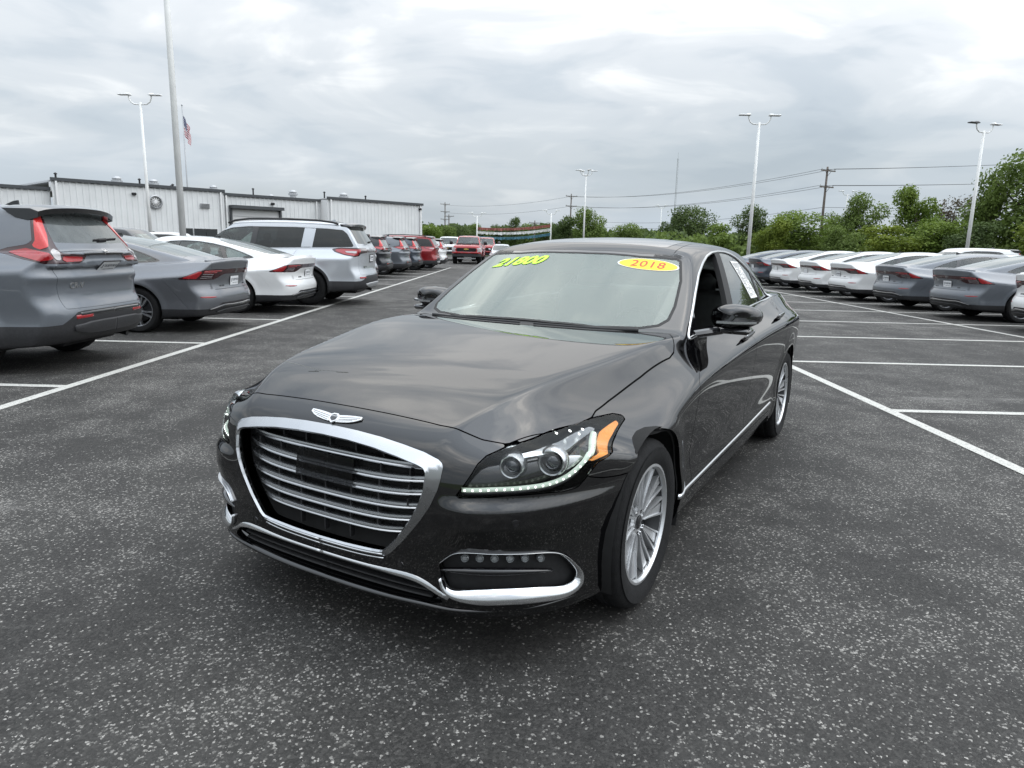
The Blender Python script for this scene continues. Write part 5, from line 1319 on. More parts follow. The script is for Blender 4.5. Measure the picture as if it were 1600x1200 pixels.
    c.panel('headlight', MATS['lamp_clear'], [hl, lambda P: P[:, 1]+.3], fr, sym='pair', rim=.01, offs=.004)
    gp = poly_sdf([(-.40,zb-.20),(.40,zb-.20),(.44,zb-.34),(.34,zb-.58),(-.34,zb-.58),(-.44,zb-.34)])
    c.panel('front_grille', MATS['inner_black'], [gp, lambda P: P[:, 1]+.6], fr, sym='mid', rim=.01, offs=.005)
    cabin(R, P_['belt']-.42, (1.35, 2.25) if wb < 2.8 else (1.35, 2.25, 3.05), .40, 1.5, True)
    return c, cl
CRV_P = dict(h=.024, top=1.68, wb=2.70, wz=.36, ra=.405, belt=1.10, r=.365, rim=.235, face='machined', spokes=split_spokes(5, .013, .034), rglass='dusty_glass',
    win=[(.55,1.105),(.78,1.27),(1.05,1.43),(1.3,1.515),(1.7,1.555),(2.3,1.555),(2.62,1.535),(2.76,1.49),(2.86,1.40),(2.93,1.27),(2.91,1.225),(2.7,1.19),(2.2,1.15),(1.2,1.11)],
    ps=.06, pillars=[(1.52,1.60),(2.42,2.50)],
    bw=[(-.7,1.565),(.47,1.565),(.505,1.54),(.575,1.30),(.615,1.195),(.59,1.175),(.3,1.165),(-.7,1.165)],
    ws=[(-.1,.36),(.4,.42),(.66,.58),(.68,.66),(.62,.98),(.57,1.10),(.3,1.02),(-.1,1.0)],
    gate=[(.5,.70),(.62,.69),(.9,.72),(1.0,.735),(1.03,.735),(1.15,.72),(1.3,.66),(1.57,.57),(1.62,.56)], gate0=.615,
    clad=[(0,.585),(.50,.585),(.58,.575),(.66,.52),(.74,.47),(.95,.455)], cl_side=.40,
    lamps=[('u', [(.26,1.062),(.30,1.02),(.36,1.002),(.70,1.0),(.86,1.035),(1.02,1.085),(.93,1.12),(.79,1.15),(.745,1.20),(.735,1.36),(.715,1.57),(.60,1.575),(.60,1.40),(.585,1.25),(.56,1.13),(.52,1.075),(.40,1.07)])],
    lamp_parts=[('u', [(.632,1.555),(.694,1.55),(.712,1.36),(.722,1.20),(.755,1.135),(.70,1.105),(.635,1.13),(.620,1.27),(.628,1.40)], 'lamp_red_bright', .006),
                ('u', [(.60,1.03),(.74,1.018),(.86,1.05),(.94,1.082),(.80,1.118),(.71,1.092),(.64,1.075)], 'lamp_red', .006),
                ('u', [(.545,1.025),(.595,1.025),(.63,1.085),(.60,1.12),(.545,1.085)], 'lamp_clear', .006),
                ('u', [(.33,1.015),(.525,1.012),(.525,1.055),(.31,1.05)], 'lamp_red', .006)])
def _remap(D, f):
    D['bw'] = [(a, f(b)) for a, b in D['bw']]; D['gate'] = [(f(a), b) for a, b in D['gate']]; D['gate0'] = f(D['gate0']); D['clad'] = [(a, f(b)) for a, b in D['clad']]
    D['lamps'] = [(k, [(a, f(b)) for a, b in q]) for k, q in D['lamps']]; D['lamp_parts'] = [(k, [(a, f(b)) for a, b in q], m, o) for k, q, m, o in D['lamp_parts']]
_remap(CRV_P, zC); CRV_P['belt'] = 1.15
CRV_P['win'] = [(y, z+.05*max(0, min(1, (1.45-z)/.3))) for y, z in CRV_P['win']]
PIL_P = dict(h=.030, top=1.80, wb=2.89, wz=.39, ra=.435, belt=1.17, r=.385, rim=.24, face='wheel_black', spokes=split_spokes(5, .016, .036),
    win=[(.55,1.175),(.75,1.34),(1.0,1.52),(1.25,1.605),(1.6,1.64),(2.6,1.645),(3.3,1.625),(3.62,1.60),(3.72,1.52),(3.86,1.28),(3.84,1.245),(3.6,1.235),(2.6,1.21),(1.4,1.18)],
    ps=.10, pil='gloss_black', pil2=True, pillars=[(1.52,1.64),(2.62,2.86)],
    bw=[(-.8,1.68),(.60,1.68),(.66,1.64),(.72,1.36),(.735,1.29),(.70,1.265),(.3,1.255),(-.8,1.255)],
    ws=[(-.1,.36),(.4,.41),(.72,.55),(.76,.64),(.70,.98),(.64,1.12),(.3,1.05),(-.1,1.03)],
    gate=[(.5,.78),(.7,.78),(1.0,.80),(1.2,.79),(1.4,.74),(1.70,.66),(1.75,.65)], gate0=.66,
    clad=[(0,.64),(.55,.64),(.62,.62),(.70,.56),(.80,.53),(1.05,.52)], cl_side=.44,
    lamps=[('u', [(.30,1.135),(.30,1.05),(.60,1.035),(.66,.985),(.80,.975),(.95,1.00),(1.08,1.06),(1.10,1.115),(.98,1.14),(.70,1.14)])],
    lamp_parts=[('u', [(.62,1.115),(.68,1.005),(.80,.99),(.94,1.015),(1.05,1.07),(1.05,1.105),(.96,1.125)], 'lamp_red', .006),
                ('u', [(.72,1.075),(.74,1.035),(.88,1.045),(.95,1.075)], 'lamp_clear', .012)])
_remap(PIL_P, zP)
def finish_crv(c, cl):
    R = c.root; yr = CRV['rplan'][0]
    rear_kit(c, R, (.0, 1.235), (0, 1.045), ('CR-V', .50, .86, .085), None)
    c.ribbon('gate_trim', MATS['gloss_black'], [(0,yr-.03,1.178),(.2,yr-.03,1.178),(.36,yr-.04,1.174)], .016, .006, mid=True)
    # roof spoiler
    V = []; F = []; n = 15
    for i in range(n):
        t = -1+2*i/(n-1); x = t*.645; dz = -.035*t*t-.02*t**8
        V += [(x, 3.10, 1.668+dz), (x, 3.44-.05*t*t, 1.668+dz), (x, 3.56-.09*t*t, 1.640+dz), (x, 3.55-.09*t*t, 1.595+dz*1.2), (x, 3.40-.05*t*t, 1.555+dz), (x, 3.22, 1.585+dz)]
    for i in range(n-1):
        for a in range(6): F.append((i*6+a, i*6+(a+1) % 6, (i+1)*6+(a+1) % 6, (i+1)*6+a))
    F += [tuple(range(6))[::-1], tuple((n-1)*6+a for a in range(6))]
    o = obj('roof_spoiler', V, F, MATS['gloss_black'], R); o.data.set_sharp_from_angle(angle=math.radians(45))
    mb = MB(); mb.prism([(-.10,0),(.08,0),(.075,.06),(.02,.05)], .02, ((-.01, 2.75, 1.655), (0, 1, 0), (0, 0, 1), (1, 0, 0))); mb.obj('roof_antenna', MATS['gloss_black'], R)
    # wiper, reflectors, bumper step
    mb = MB(); mb.box((0,0,0), (.42,.012,.03), 0, .005); mb.box((.05,0,-.006), (.16,.03,.05), 0, .012); o = mb.obj('rear_wiper', MATS['black_plastic'], R); o.location = (-.02, 3.715, 1.325); o.rotation_euler = (-.5, .04, 0)
    c.ribbon('rear_reflector', MATS['lamp_red'], [(.60,3.70,.562),(.50,3.74,.565),(.38,3.76,.567)], .020, .006, offs=.004, parent=cl)
    c.ribbon('bumper_step', MATS['gloss_black'], [(0,3.77,.592),(.3,3.77,.592),(.55,3.74,.587)], .022, .010, mid=True, parent=cl)
    c.ribbon('bumper_valance', MATS['cladding'], [(0,3.77,.44),(.3,3.77,.44),(.5,3.74,.445),(.62,3.68,.46)], [.07,.07,.065,.03], .022, mid=True, parent=cl, prof='flat')
    c.ribbon('window_chrome', MATS['chrome'], [(.8,.56,1.15),(.8,1.2,1.155),(.8,2.2,1.195),(.8,2.7,1.235),(.8,2.91,1.262)], .006, .004)
def finish_pilot(c, cl):
    R = c.root; yr = PIL['rplan'][0]
    rear_kit(c, R, (.0, 1.25), (0, 1.0), ('PILOT', .52, .82, .07), None)
    c.ribbon('light_bar', MATS['lamp_smoke'], [(0,yr-.04,1.17),(.2,yr-.04,1.17),(.36,yr-.05,1.17)], .035, .006, mid=True)
    V = []; F = []; n = 13
    for i in range(n):
        t = -1+2*i/(n-1); x = t*.70; dz = -.03*t*t-.03*t**8
        V += [(x, 3.55, 1.772+dz), (x, 3.78-.04*t*t, 1.762+dz), (x, 3.87-.06*t*t, 1.735+dz), (x, 3.85-.06*t*t, 1.70+dz), (x, 3.75, 1.68+dz), (x, 3.60, 1.70+dz)]
    for i in range(n-1):
        for a in range(6): F.append((i*6+a, i*6+(a+1) % 6, (i+1)*6+(a+1) % 6, (i+1)*6+a))
    F += [tuple(range(6))[::-1], tuple((n-1)*6+a for a in range(6))]
    obj('roof_spoiler', V, F, MATS['gloss_black'], R)
    for sg in (1, -1):
        mb = MB(); mb.tube([(sg*.70,1.15,1.70),(sg*.71,1.3,1.755),(sg*.715,1.6,1.795),(sg*.715,2.4,1.808),(sg*.715,3.1,1.79),(sg*.71,3.4,1.755),(sg*.70,3.52,1.72)], .022, 8); mb.obj('roof_rail', MATS['black_plastic'], R, smooth=True)
    mb = MB(); mb.prism([(-.10,0),(.08,0),(.075,.06),(.02,.05)], .02, ((-.01, 3.2, 1.775), (0, 1, 0), (0, 0, 1), (1, 0, 0))); mb.obj('roof_antenna', MATS['paint_silver'], R)
    mb = MB(); mb.box((0,0,0), (.46,.012,.03), 0, .005); mb.box((.05,0,-.006), (.16,.03,.05), 0, .012); o = mb.obj('rear_wiper', MATS['black_plastic'], R); o.location = (-.02, 4.03, 1.36); o.rotation_euler = (-.5, .04, 0)
    c.ribbon('rear_reflector', MATS['lamp_red'], [(.84,4.0,.60),(.74,4.06,.60),(.62,4.09,.60)], .018, .006, offs=.004, parent=cl)
    mat('skid_silver', (.45, .46, .47), .4, metal=.6, noise=.1)
    c.ribbon('skid_plate', MATS['skid_silver'], [(0,4.12,.42),(.3,4.12,.42),(.5,4.10,.43),(.6,4.06,.45)], [.055,.055,.05,.02], .020, mid=True, parent=cl, prof='flat')
# ---------------------------------------------------------------- ground
def asphalt_mat():
    m = bpy.data.materials.new('asphalt'); m.use_nodes = True; nt = m.node_tree; N = nt.nodes.new; L = nt.links.new; b = nt.nodes['Principled BSDF']
    tc = N('ShaderNodeTexCoord'); V = tc.outputs['Object']
    def noise(s, d=4, r=.55, sc=(1, 1, 1), rot=0):
        mp = N('ShaderNodeMapping'); mp.inputs['Scale'].default_value = sc; mp.inputs['Rotation'].default_value = (0, 0, rot); L(V, mp.inputs[0])
        n = N('ShaderNodeTexNoise'); n.inputs['Scale'].default_value = s; n.inputs['Detail'].default_value = d; n.inputs['Roughness'].default_value = r; L(mp.outputs[0], n.inputs['Vector']); return n.outputs['Fac']
    def rng(x, a, b_, c, d):
        r = N('ShaderNodeMapRange'); r.inputs[1].default_value = a; r.inputs[2].default_value = b_; r.inputs[3].default_value = c; r.inputs[4].default_value = d; L(x, r.inputs[0]); return r.outputs[0]
    def M(op, a, b_=None):
        k = N('ShaderNodeMath'); k.operation = op
        for i, v in enumerate((a, b_)):
            if v is None: continue
            if isinstance(v, (int, float)): k.inputs[i].default_value = v
            else: L(v, k.inputs[i])
        return k.outputs[0]
    def mix(f, a, b_):
        k = N('ShaderNodeMix'); k.data_type = 'RGBA'
        if isinstance(f, (int, float)): k.inputs['Factor'].default_value = f
        else: L(f, k.inputs['Factor'])
        for n_, v in (('A', a), ('B', b_)):
            if isinstance(v, tuple): k.inputs[n_].default_value = (*v, 1)
            else: L(v, k.inputs[n_])
        return k.outputs['Result']
    vo = N('ShaderNodeTexVoronoi'); vo.inputs['Scale'].default_value = 118
    nd = N('ShaderNodeTexNoise'); nd.inputs['Scale'].default_value = 190; nd.inputs['Detail'].default_value = 2; L(V, nd.inputs['Vector'])
    vs = N('ShaderNodeVectorMath'); vs.operation = 'MULTIPLY_ADD'; vs.inputs[1].default_value = (.011, .011, .011); L(nd.outputs['Color'], vs.inputs[0]); L(V, vs.inputs[2]); L(vs.outputs[0], vo.inputs['Vector'])
    sep = N('ShaderNodeSeparateColor'); L(vo.outputs['Color'], sep.inputs[0])
    patch = noise(1.9, 6, .66, (1, 1, 1)); streak = noise(.9, 4, .6, (1.0, .28, 1), .25); big = noise(.16, 3, .5)
    dens = M('MULTIPLY', M('ADD', M('MULTIPLY', rng(patch, .44, .62, 0, 1), .75), M('MULTIPLY', rng(streak, .44, .66, 0, 1), .5)), rng(big, .35, .6, .55, 1.1))
    thr = rng(dens, 0, 1, .975, .30)
    st = M('GREATER_THAN', sep.outputs[0], thr)
    size = rng(sep.outputs[1], 0, 1, .25, .75)
    dot = M('LESS_THAN', vo.outputs['Distance'], size)
    stone = M('MULTIPLY', st, dot)
    grain = M('ADD', M('MULTIPLY', M('POWER', sep.outputs[1], 1.6), .62), M('MULTIPLY', rng(noise(210, 2, .6), .3, .7, 0, 1), .38))
    base = mix(grain, (.0068, .0067, .0065), (.064, .0618, .058))
    base = mix(rng(big, .35, .65, 0, .45), base, (.034, .033, .0315))
    base = mix(rng(noise(1.9, 4, .6), .40, .68, 0, .55), base, (.017, .0168, .0163))
    base = mix(M('MULTIPLY', dens, .24), base, (.14, .135, .126))
    sc = mix(M('POWER', sep.outputs[2], 2.6), (.075, .073, .068), (.38, .365, .34))
    col = mix(stone, base, sc)
    # dusty scuffs where gravel was dragged
    sf = M('MULTIPLY', rng(noise(.75, 5, .62, (.45, 1.5, 1), .15), .60, .72, 0, 1), rng(noise(90, 3, .7), .40, .62, .0, 1))
    col = mix(M('MULTIPLY', sf, .75), col, (.30, .29, .275))
    L(col, b.inputs['Base Color']); b.inputs['Roughness'].default_value = .72; b.inputs['Specular IOR Level'].default_value = .28
    h = M('ADD', M('MULTIPLY', M('SUBTRACT', 1.0, vo.outputs['Distance']), .6), M('MULTIPLY', noise(300, 2, .6), .4))
    bp = N('ShaderNodeBump'); bp.inputs['Strength'].default_value = .55; bp.inputs['Distance'].default_value = .006; L(h, bp.inputs['Height']); L(bp.outputs[0], b.inputs['Normal'])
    return m
def line_mat():
    m = mat('line_paint', (.52, .515, .48), .65, bump=.3, bscale=140); nt = m.node_tree; N = nt.nodes.new; L = nt.links.new; b = nt.nodes['Principled BSDF']
    tc = N('ShaderNodeTexCoord'); n = N('ShaderNodeTexNoise'); n.inputs['Scale'].default_value = 70; n.inputs['Detail'].default_value = 5; n.inputs['Roughness'].default_value = .7
    L(tc.outputs['Object'], n.inputs['Vector'])
    r = N('ShaderNodeValToRGB'); r.color_ramp.elements[0].position = .36; r.color_ramp.elements[1].position = .50
    r.color_ramp.elements[0].color = (.20, .20, .19, 1); r.color_ramp.elements[1].color = (.52, .515, .48, 1); L(n.outputs['Fac'], r.inputs[0]); L(r.outputs[0], b.inputs['Base Color'])
    return m
def sheet(name, x0, x1, y0, y1, z, m, parent=None, n=1):
    V = []; F = []
    for i in range(n+1):
        for j in range(n+1): V.append((x0+(x1-x0)*i/n, y0+(y1-y0)*j/n, z))
    for i in range(n):
        for j in range(n): F.append((i*(n+1)+j, (i+1)*(n+1)+j, (i+1)*(n+1)+j+1, i*(n+1)+j+1))
    return obj(name, V, F, m, parent, smooth=False)
mat('field_grass', (.055, .075, .025), .9, noise=.4, nscale=.4)
ground = sheet('ground', -2500, 2500, -800, 3500, -.06, MATS['field_grass'], n=4); tag(ground, kind='structure')
lot = sheet('parking_lot', -70, 75, -12, 86, 0, asphalt_mat()); tag(lot, kind='structure')
LM = line_mat()
LX, RX, RX2 = -4.27, 3.36, 8.85
def stripe(x0, y0, x1, y1, w=.105):
    d = Vector((x1-x0, y1-y0, 0)); n = Vector((-d.y, d.x, 0)).normalized()*w/2
    k = max(1, int(d.length/3)); V = []; F = []
    for i in range(k+1):
        p = Vector((x0, y0, .004))+d*i/k; V += [p-n, p+n]
    F = [(2*i, 2*i+2, 2*i+3, 2*i+1) for i in range(k)]
    return obj('parking_line', V, F, LM, lot, smooth=False)
stripe(LX, 0, LX, 42); stripe(RX, 1.5, RX, 40); stripe(RX2, 1.5, RX2, 44)
LEFT_Y = [3.44, 6.41, 9.37, 12.40, 15.20, 18.1, 20.95, 23.9, 26.9, 29.8, 32.8, 35.8, 38.8, 41.7]
for y in LEFT_Y: stripe(LX-.055, y, -9.75, y)
RIGHT_Y = [3.50, 6.23, 9.0, 11.72, 14.40, 17.1, 19.8, 22.5, 25.2, 27.9, 30.6, 33.3, 36.0, 38.7]
for y in RIGHT_Y: stripe(RX+.055, y, RX2-.055, y); stripe(RX2+.055, y, 14.3, y)
# ---------------------------------------------------------------- metal warehouse
mat('metal_wall', (.70, .71, .705), .55, metal=.0, noise=.06, nscale=.8); mat('wall_trim', (.05, .055, .06), .5, noise=.2)
mat('wall_white', (.78, .78, .77), .5, noise=.05); mat('roof_metal', (.42, .43, .44), .5, noise=.08); mat('galv', (.40, .41, .42), .45, metal=.5, noise=.15)
def warehouse():
    A = Vector((-32.9, 49.8, 0)); B = Vector((-11.2, 73.8, 0)); d = (B-A); Lw = d.length; e = d.normalized(); nrm = Vector((e.y, -e.x, 0))   # towards the camera
    R = empty('metal_warehouse', A); R.rotation_euler = (0, 0, math.atan2(e.y, e.x))
    tag(R, 'long pale ribbed metal warehouse with dark roof edge behind the parked cars', 'warehouse')
    # local frame: x along the wall, -y towards the camera
    def wall(x0, x1, h, yoff, parent=R, rib=.40, nm='wall'):
        V = []; F = []; k = max(1, int((x1-x0)/rib)); pts = []
        for i in range(k):
            a = x0+(x1-x0)*i/k; w = (x1-x0)/k
            pts += [(a, 0), (a+w*.62, 0), (a+w*.70, -.03), (a+w*.92, -.03)]
        pts.append((x1, 0))
        for (x, y) in pts: V += [(x, yoff+y, 0), (x, yoff+y, h)]
        for i in range(len(pts)-1): F.append((2*i, 2*i+2, 2*i+3, 2*i+1))
        return obj(nm, V, F, MATS['metal_wall'], parent, smooth=False)
    def pxl(px):                     # place along the wall for an eastward share
        return px
    T = lambda px: Lw*((px-97)/555.0)*49.8/(73.8-(73.8-49.8)*(px-97)/555.0)          # perspective-correct share along the wall
    s1, s2, s3 = T(360), T(508), Lw
    D = 24
    for (a, b, h, yo) in ((-38, 0, 4.55, .5), (0, s1, 5.2, 0), (s1, s2, 4.98, .15), (s2, s3, 5.2, -1.1)):
        w = wall(a, b, h, yo)
        MB().box(((a+b)/2, yo-.09, h+.02), (b-a+.12, .16, .22)).obj('eave_trim', MATS['wall_trim'], w)
        MB().box(((a+b)/2, yo+D/2, h-.1), (b-a, D, .12)).obj('roof_sheet', MATS['roof_metal'], w)
    obj('end_wall', [(s3, -1.1, 0), (s3, D, 0), (s3, D, 5.2), (s3, -1.1, 5.2)], [(0, 1, 2, 3)], MATS['metal_wall'], R, smooth=False)
    obj('return_wall', [(s2, -1.1, 0), (s2, .2, 0), (s2, .2, 5.2), (s2, -1.1, 5.2)], [(0, 1, 2, 3)], MATS['wall_white'], R, smooth=False)
    obj('return_wall', [(0, 0, 4.4), (0, .6, 4.4), (0, .6, 5.2), (0, 0, 5.2)], [(0, 1, 2, 3)], MATS['wall_white'], R, smooth=False)
    for x, h, yo in ((.25, 5.1, -.12), (s1-.3, 5.1, -.12), (s1+.2, 4.9, .02), (s2+.3, 5.1, -1.22), (s3-.3, 5.1, -1.22), (-4.5, 4.5, .38), (s2*.98, 4.9, .03)):
        MB().box((x, yo, h/2), (.12, .10, h)).obj('downspout', MATS['wall_white'], R)
    # round wall fan
    fx = T(254); fr = ((fx, -.06, 4.05), (1, 0, 0), (0, 0, 1), (0, -1, 0))
    fan = MB().lathe([(.50, 0), (.52, .12), (.44, .16), (.40, .10), (.40, 0)], 28, fr).obj('wall_fan', MATS['galv'], R, angle=40)
    MB().lathe([(0, .10), (.12, .11), (.22, .07), (.30, .03)], 20, fr).obj('fan_hub', MATS['wall_white'], fan, smooth=True)
    mb = MB()
    for k in range(12): a = k*math.pi/6; mb.tube([(fx+.1*math.cos(a), -.16, 4.05+.1*math.sin(a)), (fx+.42*math.cos(a), -.16, 4.05+.42*math.sin(a))], .012, 4)
    mb.obj('fan_guard', MATS['dark_metal'], fan)
    # louvre, lamps
    lx = T(330); lv = MB().box((lx, -.05, 3.95), (.75, .12, .36)).obj('louvre', MATS['galv'], R)
    for k in range(4): MB().box((lx, -.12, 3.82+.09*k), (.66, .05, .03)).obj('louvre_slat', MATS['dark_metal'], lv)
    for px, z, yo in ((222, 4.55, 0), (435, 4.45, .15), (648, 4.75, -1.1), (35, 4.0, .5)):
        x = T(px) if px > 97 else -7.0
        q = MB().box((x, yo-.12, z), (.30, .22, .20), 0, .04).obj('wall_lamp', MATS['dark_metal'], R)
    # loading door with dark canopy
    x0, x1 = T(371), T(444)
    dr = MB().box(((x0+x1)/2, .10, 1.9), (x1-x0, .08, 3.8)).obj('loading_door', MATS['wall_white'], R)
    MB().box(((x0+x1)/2, -.25, 4.02), (x1-x0+.3, .8, .26)).obj('canopy', MATS['wall_trim'], dr)
    for x in (x0-.08, x1+.08): MB().box((x, -.02, 2.0), (.16, .2, 4.0)).obj('door_frame', MATS['wall_trim'], dr)
    for i in range(5): MB().box(((x0+x1)/2, .04, .4+.72*i), (x1-x0-.3, .05, .03)).obj('door_rib', MATS['galv'], dr)
    # low windows behind the parked cars
    for px in (320, 338, 300): MB().box((T(px), -.05, 1.75), (.9, .1, .8)).obj('wall_window', MATS['tint_glass'] if 'tint_glass' in MATS else MATS['wall_trim'], R)
    # roof vents and pipes
    def turbine(x, y, z, s=1.0):
        fr = ((x, y, z), (1, 0, 0), (0, 1, 0), (0, 0, 1))
        v = MB().lathe([(.36*s, -.5), (.36*s, .25*s), (.52*s, .28*s), (.55*s, .48*s), (.40*s, .56*s), (.40*s, .64*s), (.50*s, .66*s), (.30*s, .86*s), (0, .9*s)], 20, fr).obj('roof_vent', MATS['galv'], R, angle=35)
    for px, y, s in ((220, 3, .75), (277, 3, .75), (378, 4, .7), (497, 3.5, .8), (566, 2.5, .85), (508, 9, .6)): turbine(T(px), y, 5.3, s)
    for px, y, hh in ((248, 2, .55), (118, 2, .5), (307, 3, .4), (448, 5, .7), (541, 3, .75), (595, 2, .6), (312, 4, .35), (621, 5, .4)):
        q = MB().tube([(T(px), y, 4.9), (T(px), y, 5.2+hh)], .07, 8); q.lathe([(.0, .14), (.12, .06), (.12, 0), (0, 0)], 10, ((T(px), y, 5.2+hh), (1, 0, 0), (0, 1, 0), (0, 0, 1))); q.obj('roof_pipe', MATS['dark_metal'], R)
    for x in (-3, -9): MB().tube([(x, 2, 4.3), (x, 2, 5.15)], .06, 8).obj('roof_pipe', MATS['dark_metal'], R)
    return R
warehouse()
# ---------------------------------------------------------------- poles
mat('pole_white', (.80, .80, .78), .45, noise=.06, nscale=3); mat('fixture', (.75, .75, .74), .4, noise=.1); mat('fixture_dark', (.06, .06, .065), .4, noise=.1)
mat('concrete', (.38, .37, .35), .85, noise=.15, nscale=4); mat('wood_pole', (.12, .10, .085), .85, noise=.35, nscale=6); mat('wire', (.05, .05, .055), .6, noise=.1)
def at(px, Y): return ((px-817)/1090.5*Y, Y)
def light_pole(px, Y, H, label, r=.085, arms=(0, math.pi), dark=False, rot=0.0, drop=True):
    x, y = at(px, Y); R = empty('light_pole', (x, y, 0), rot); tag(R, label, 'light pole', 'parking lot light poles')
    MB().lathe([(.30, 0), (.30, .75), (.27, .80), (0, .80)], 20, ((0, 0, 0), (1, 0, 0), (0, 1, 0), (0, 0, 1))).obj('base', MATS['concrete'], R, angle=40)
    MB().tube([(0, 0, .8), (0, 0, H*.5), (0, 0, H)], [r*1.15, r, r*.72], 12).obj('pole', MATS['pole_white'], R, smooth=True)
    for i, a in enumerate(arms):
        c, s = math.cos(a), math.sin(a); L_ = .62
        arm = MB().tube([(0, 0, H-.12), (c*.35, s*.35, H-.10), (c*L_*.85, s*L_*.85, H+.02), (c*L_, s*L_, H+.22), (c*L_, s*L_, H+.34)], .036, 8).obj('arm', MATS['pole_white'], R, smooth=True)
        mb = MB(); mb.box((c*(L_+.22), s*(L_+.22), H+.38), (.66, .32, .065), a, .025); mb.box((c*(L_+.02), s*(L_+.02), H+.41), (.24, .20, .11), a, .03)
        mb.obj('fixture', MATS['fixture_dark' if (dark and i == len(arms)-1) else 'fixture'], R)
    return R
light_pole(293, 22.0, 13.5, 'tall thick white light pole rising beyond the frame behind the white sedan', r=.086)
light_pole(243, 40, 8.6, 'slim white double-headed light pole standing left of the flagpole', r=.085)
light_pole(909, 74, 8.6, 'white light pole above the black car roof, with paired heads', arms=(.2, 2.0, 3.5, 5.0))
light_pole(1161, 41.8, 8.5, 'white double-headed light pole rising behind the far dark sedans', r=.095)
light_pole(1491, 43, 8.5, 'white light pole with a dark right head before the tallest tree', r=.095, dark=True, rot=.3)
light_pole(1302, 92, 8.6, 'smaller white light pole between the wooden pole and the trees')
light_pole(1025, 130, 8.6, 'distant thin white light pole left of the radio mast')
light_pole(746, 93, 5.0, 'short white pole holding the left end of the pennant strings', r=.10)
light_pole(858.5, 93, 5.5, 'short white pole holding the right end of the pennant strings', r=.10)
def utility_pole(px, Y, H, label, rot, arms=2):
    x, y = at(px, Y); R = empty('utility_pole', (x, y, 0), rot); tag(R, label, 'utility pole', 'wooden utility poles')
    MB().tube([(0, 0, 0), (0, 0, H*.5), (0, 0, H)], [.19, .16, .12], 10).obj('pole', MATS['wood_pole'], R, smooth=True)
    for k in range(arms):
        z = H-.5-k*2.0; w = 1.3 if k == 0 else 1.25
        arm = MB().box((0, -.16, z), (2*w, .12, .14)).obj('crossarm', MATS['wood_pole'], R)
        mb = MB()
        mb.tube([(-.6, -.16, z), (0, -.16, z-.6)], .025, 5); mb.tube([(.6, -.16, z), (0, -.16, z-.6)], .025, 5); mb.obj('brace', MATS['dark_metal'], R)
        for sx in (-w+.1, w-.1, .0):
            MB().lathe([(.05, 0), (.07, .05), (.04, .1), (.07, .15), (.03, .25)], 8, ((sx, -.16, z+.07), (1, 0, 0), (0, 1, 0), (0, 0, 1))).obj('insulator', MATS['galv'], R)
    return R
utility_pole(1268, 93, 12.0, 'tall wooden utility pole with two crossarms before the right trees', .5)
utility_pole(888, 152, 12.2, 'wooden utility pole left of the white light pole, two crossarms', .35)
utility_pole(697, 196, 12.4, 'distant utility pole with three crossarms behind the red pickup', .3, 3)
utility_pole(834, 150, 6.5, 'low distant wooden utility pole between the pennant poles', .3, 1)
q = utility_pole(703, 190, 9.0, 'pale slanted pole beside the distant three-arm utility pole', .3, 1)
def wire(a, b, sag, label):
    a = Vector(a); b = Vector(b); P = []
    for i in range(25):
        t = i/24; p = a.lerp(b, t); p.z -= sag*4*t*(1-t); P.append(p)
    o = MB().tube(P, .022, 4).obj('power_line', MATS['wire']); return tag(o, label, 'power line', 'power lines between utility poles')
U1 = Vector((*at(1268, 93), 0)); U2 = Vector((*at(888, 152), 0)); U3 = Vector((*at(697, 196), 0)); U0 = Vector((75, 62, 0))
for dz, dx in ((11.7, -.9), (11.7, .9), (9.7, -1.0), (9.7, 1.0), (7.0, 0), (6.0, 0)):
    o_ = Vector((dx*.8, -dx*.5, dz))
    wire(U1+o_, U2+o_, 1.3, 'thin power line strung left from the tall wooden pole over the trees'); wire(U0+o_, U1+o_, .5, "thin power line strung from the tall wooden pole to the right edge")
for dz in (11.7, 9.7, 6.4): wire(U2+Vector((0, 0, dz)), U3+Vector((0, 0, dz)), 1.0, 'thin distant power line above the pickups and pennant strings')
# radio mast
x, y = at(1045, 370); R = empty('radio_mast', (x, y, 0)); tag(R, 'very thin tall radio mast rising above the trees mid right', 'mast')
mb = MB(); H = 46
for k in range(3): a = 2.1*k; mb.tube([(.45*math.cos(a), .45*math.sin(a), 0), (.35*math.cos(a), .35*math.sin(a), H)], .06, 5)
mb.obj('mast_leg', MATS['galv'], R)
mb = MB()
for i in range(46):
    z = i; 
    for k in range(3):
        a, b = 2.1*k, 2.1*(k+1); mb.tube([(.43*math.cos(a), .43*math.sin(a), z), (.43*math.cos(b), .43*math.sin(b), z+1)], .03, 4, cap=False)
mb.obj('lattice', MATS['galv'], R); MB().tube([(0, 0, H-.2), (0, 0, H+3)], .05, 6).obj('antenna', MATS['galv'], R)
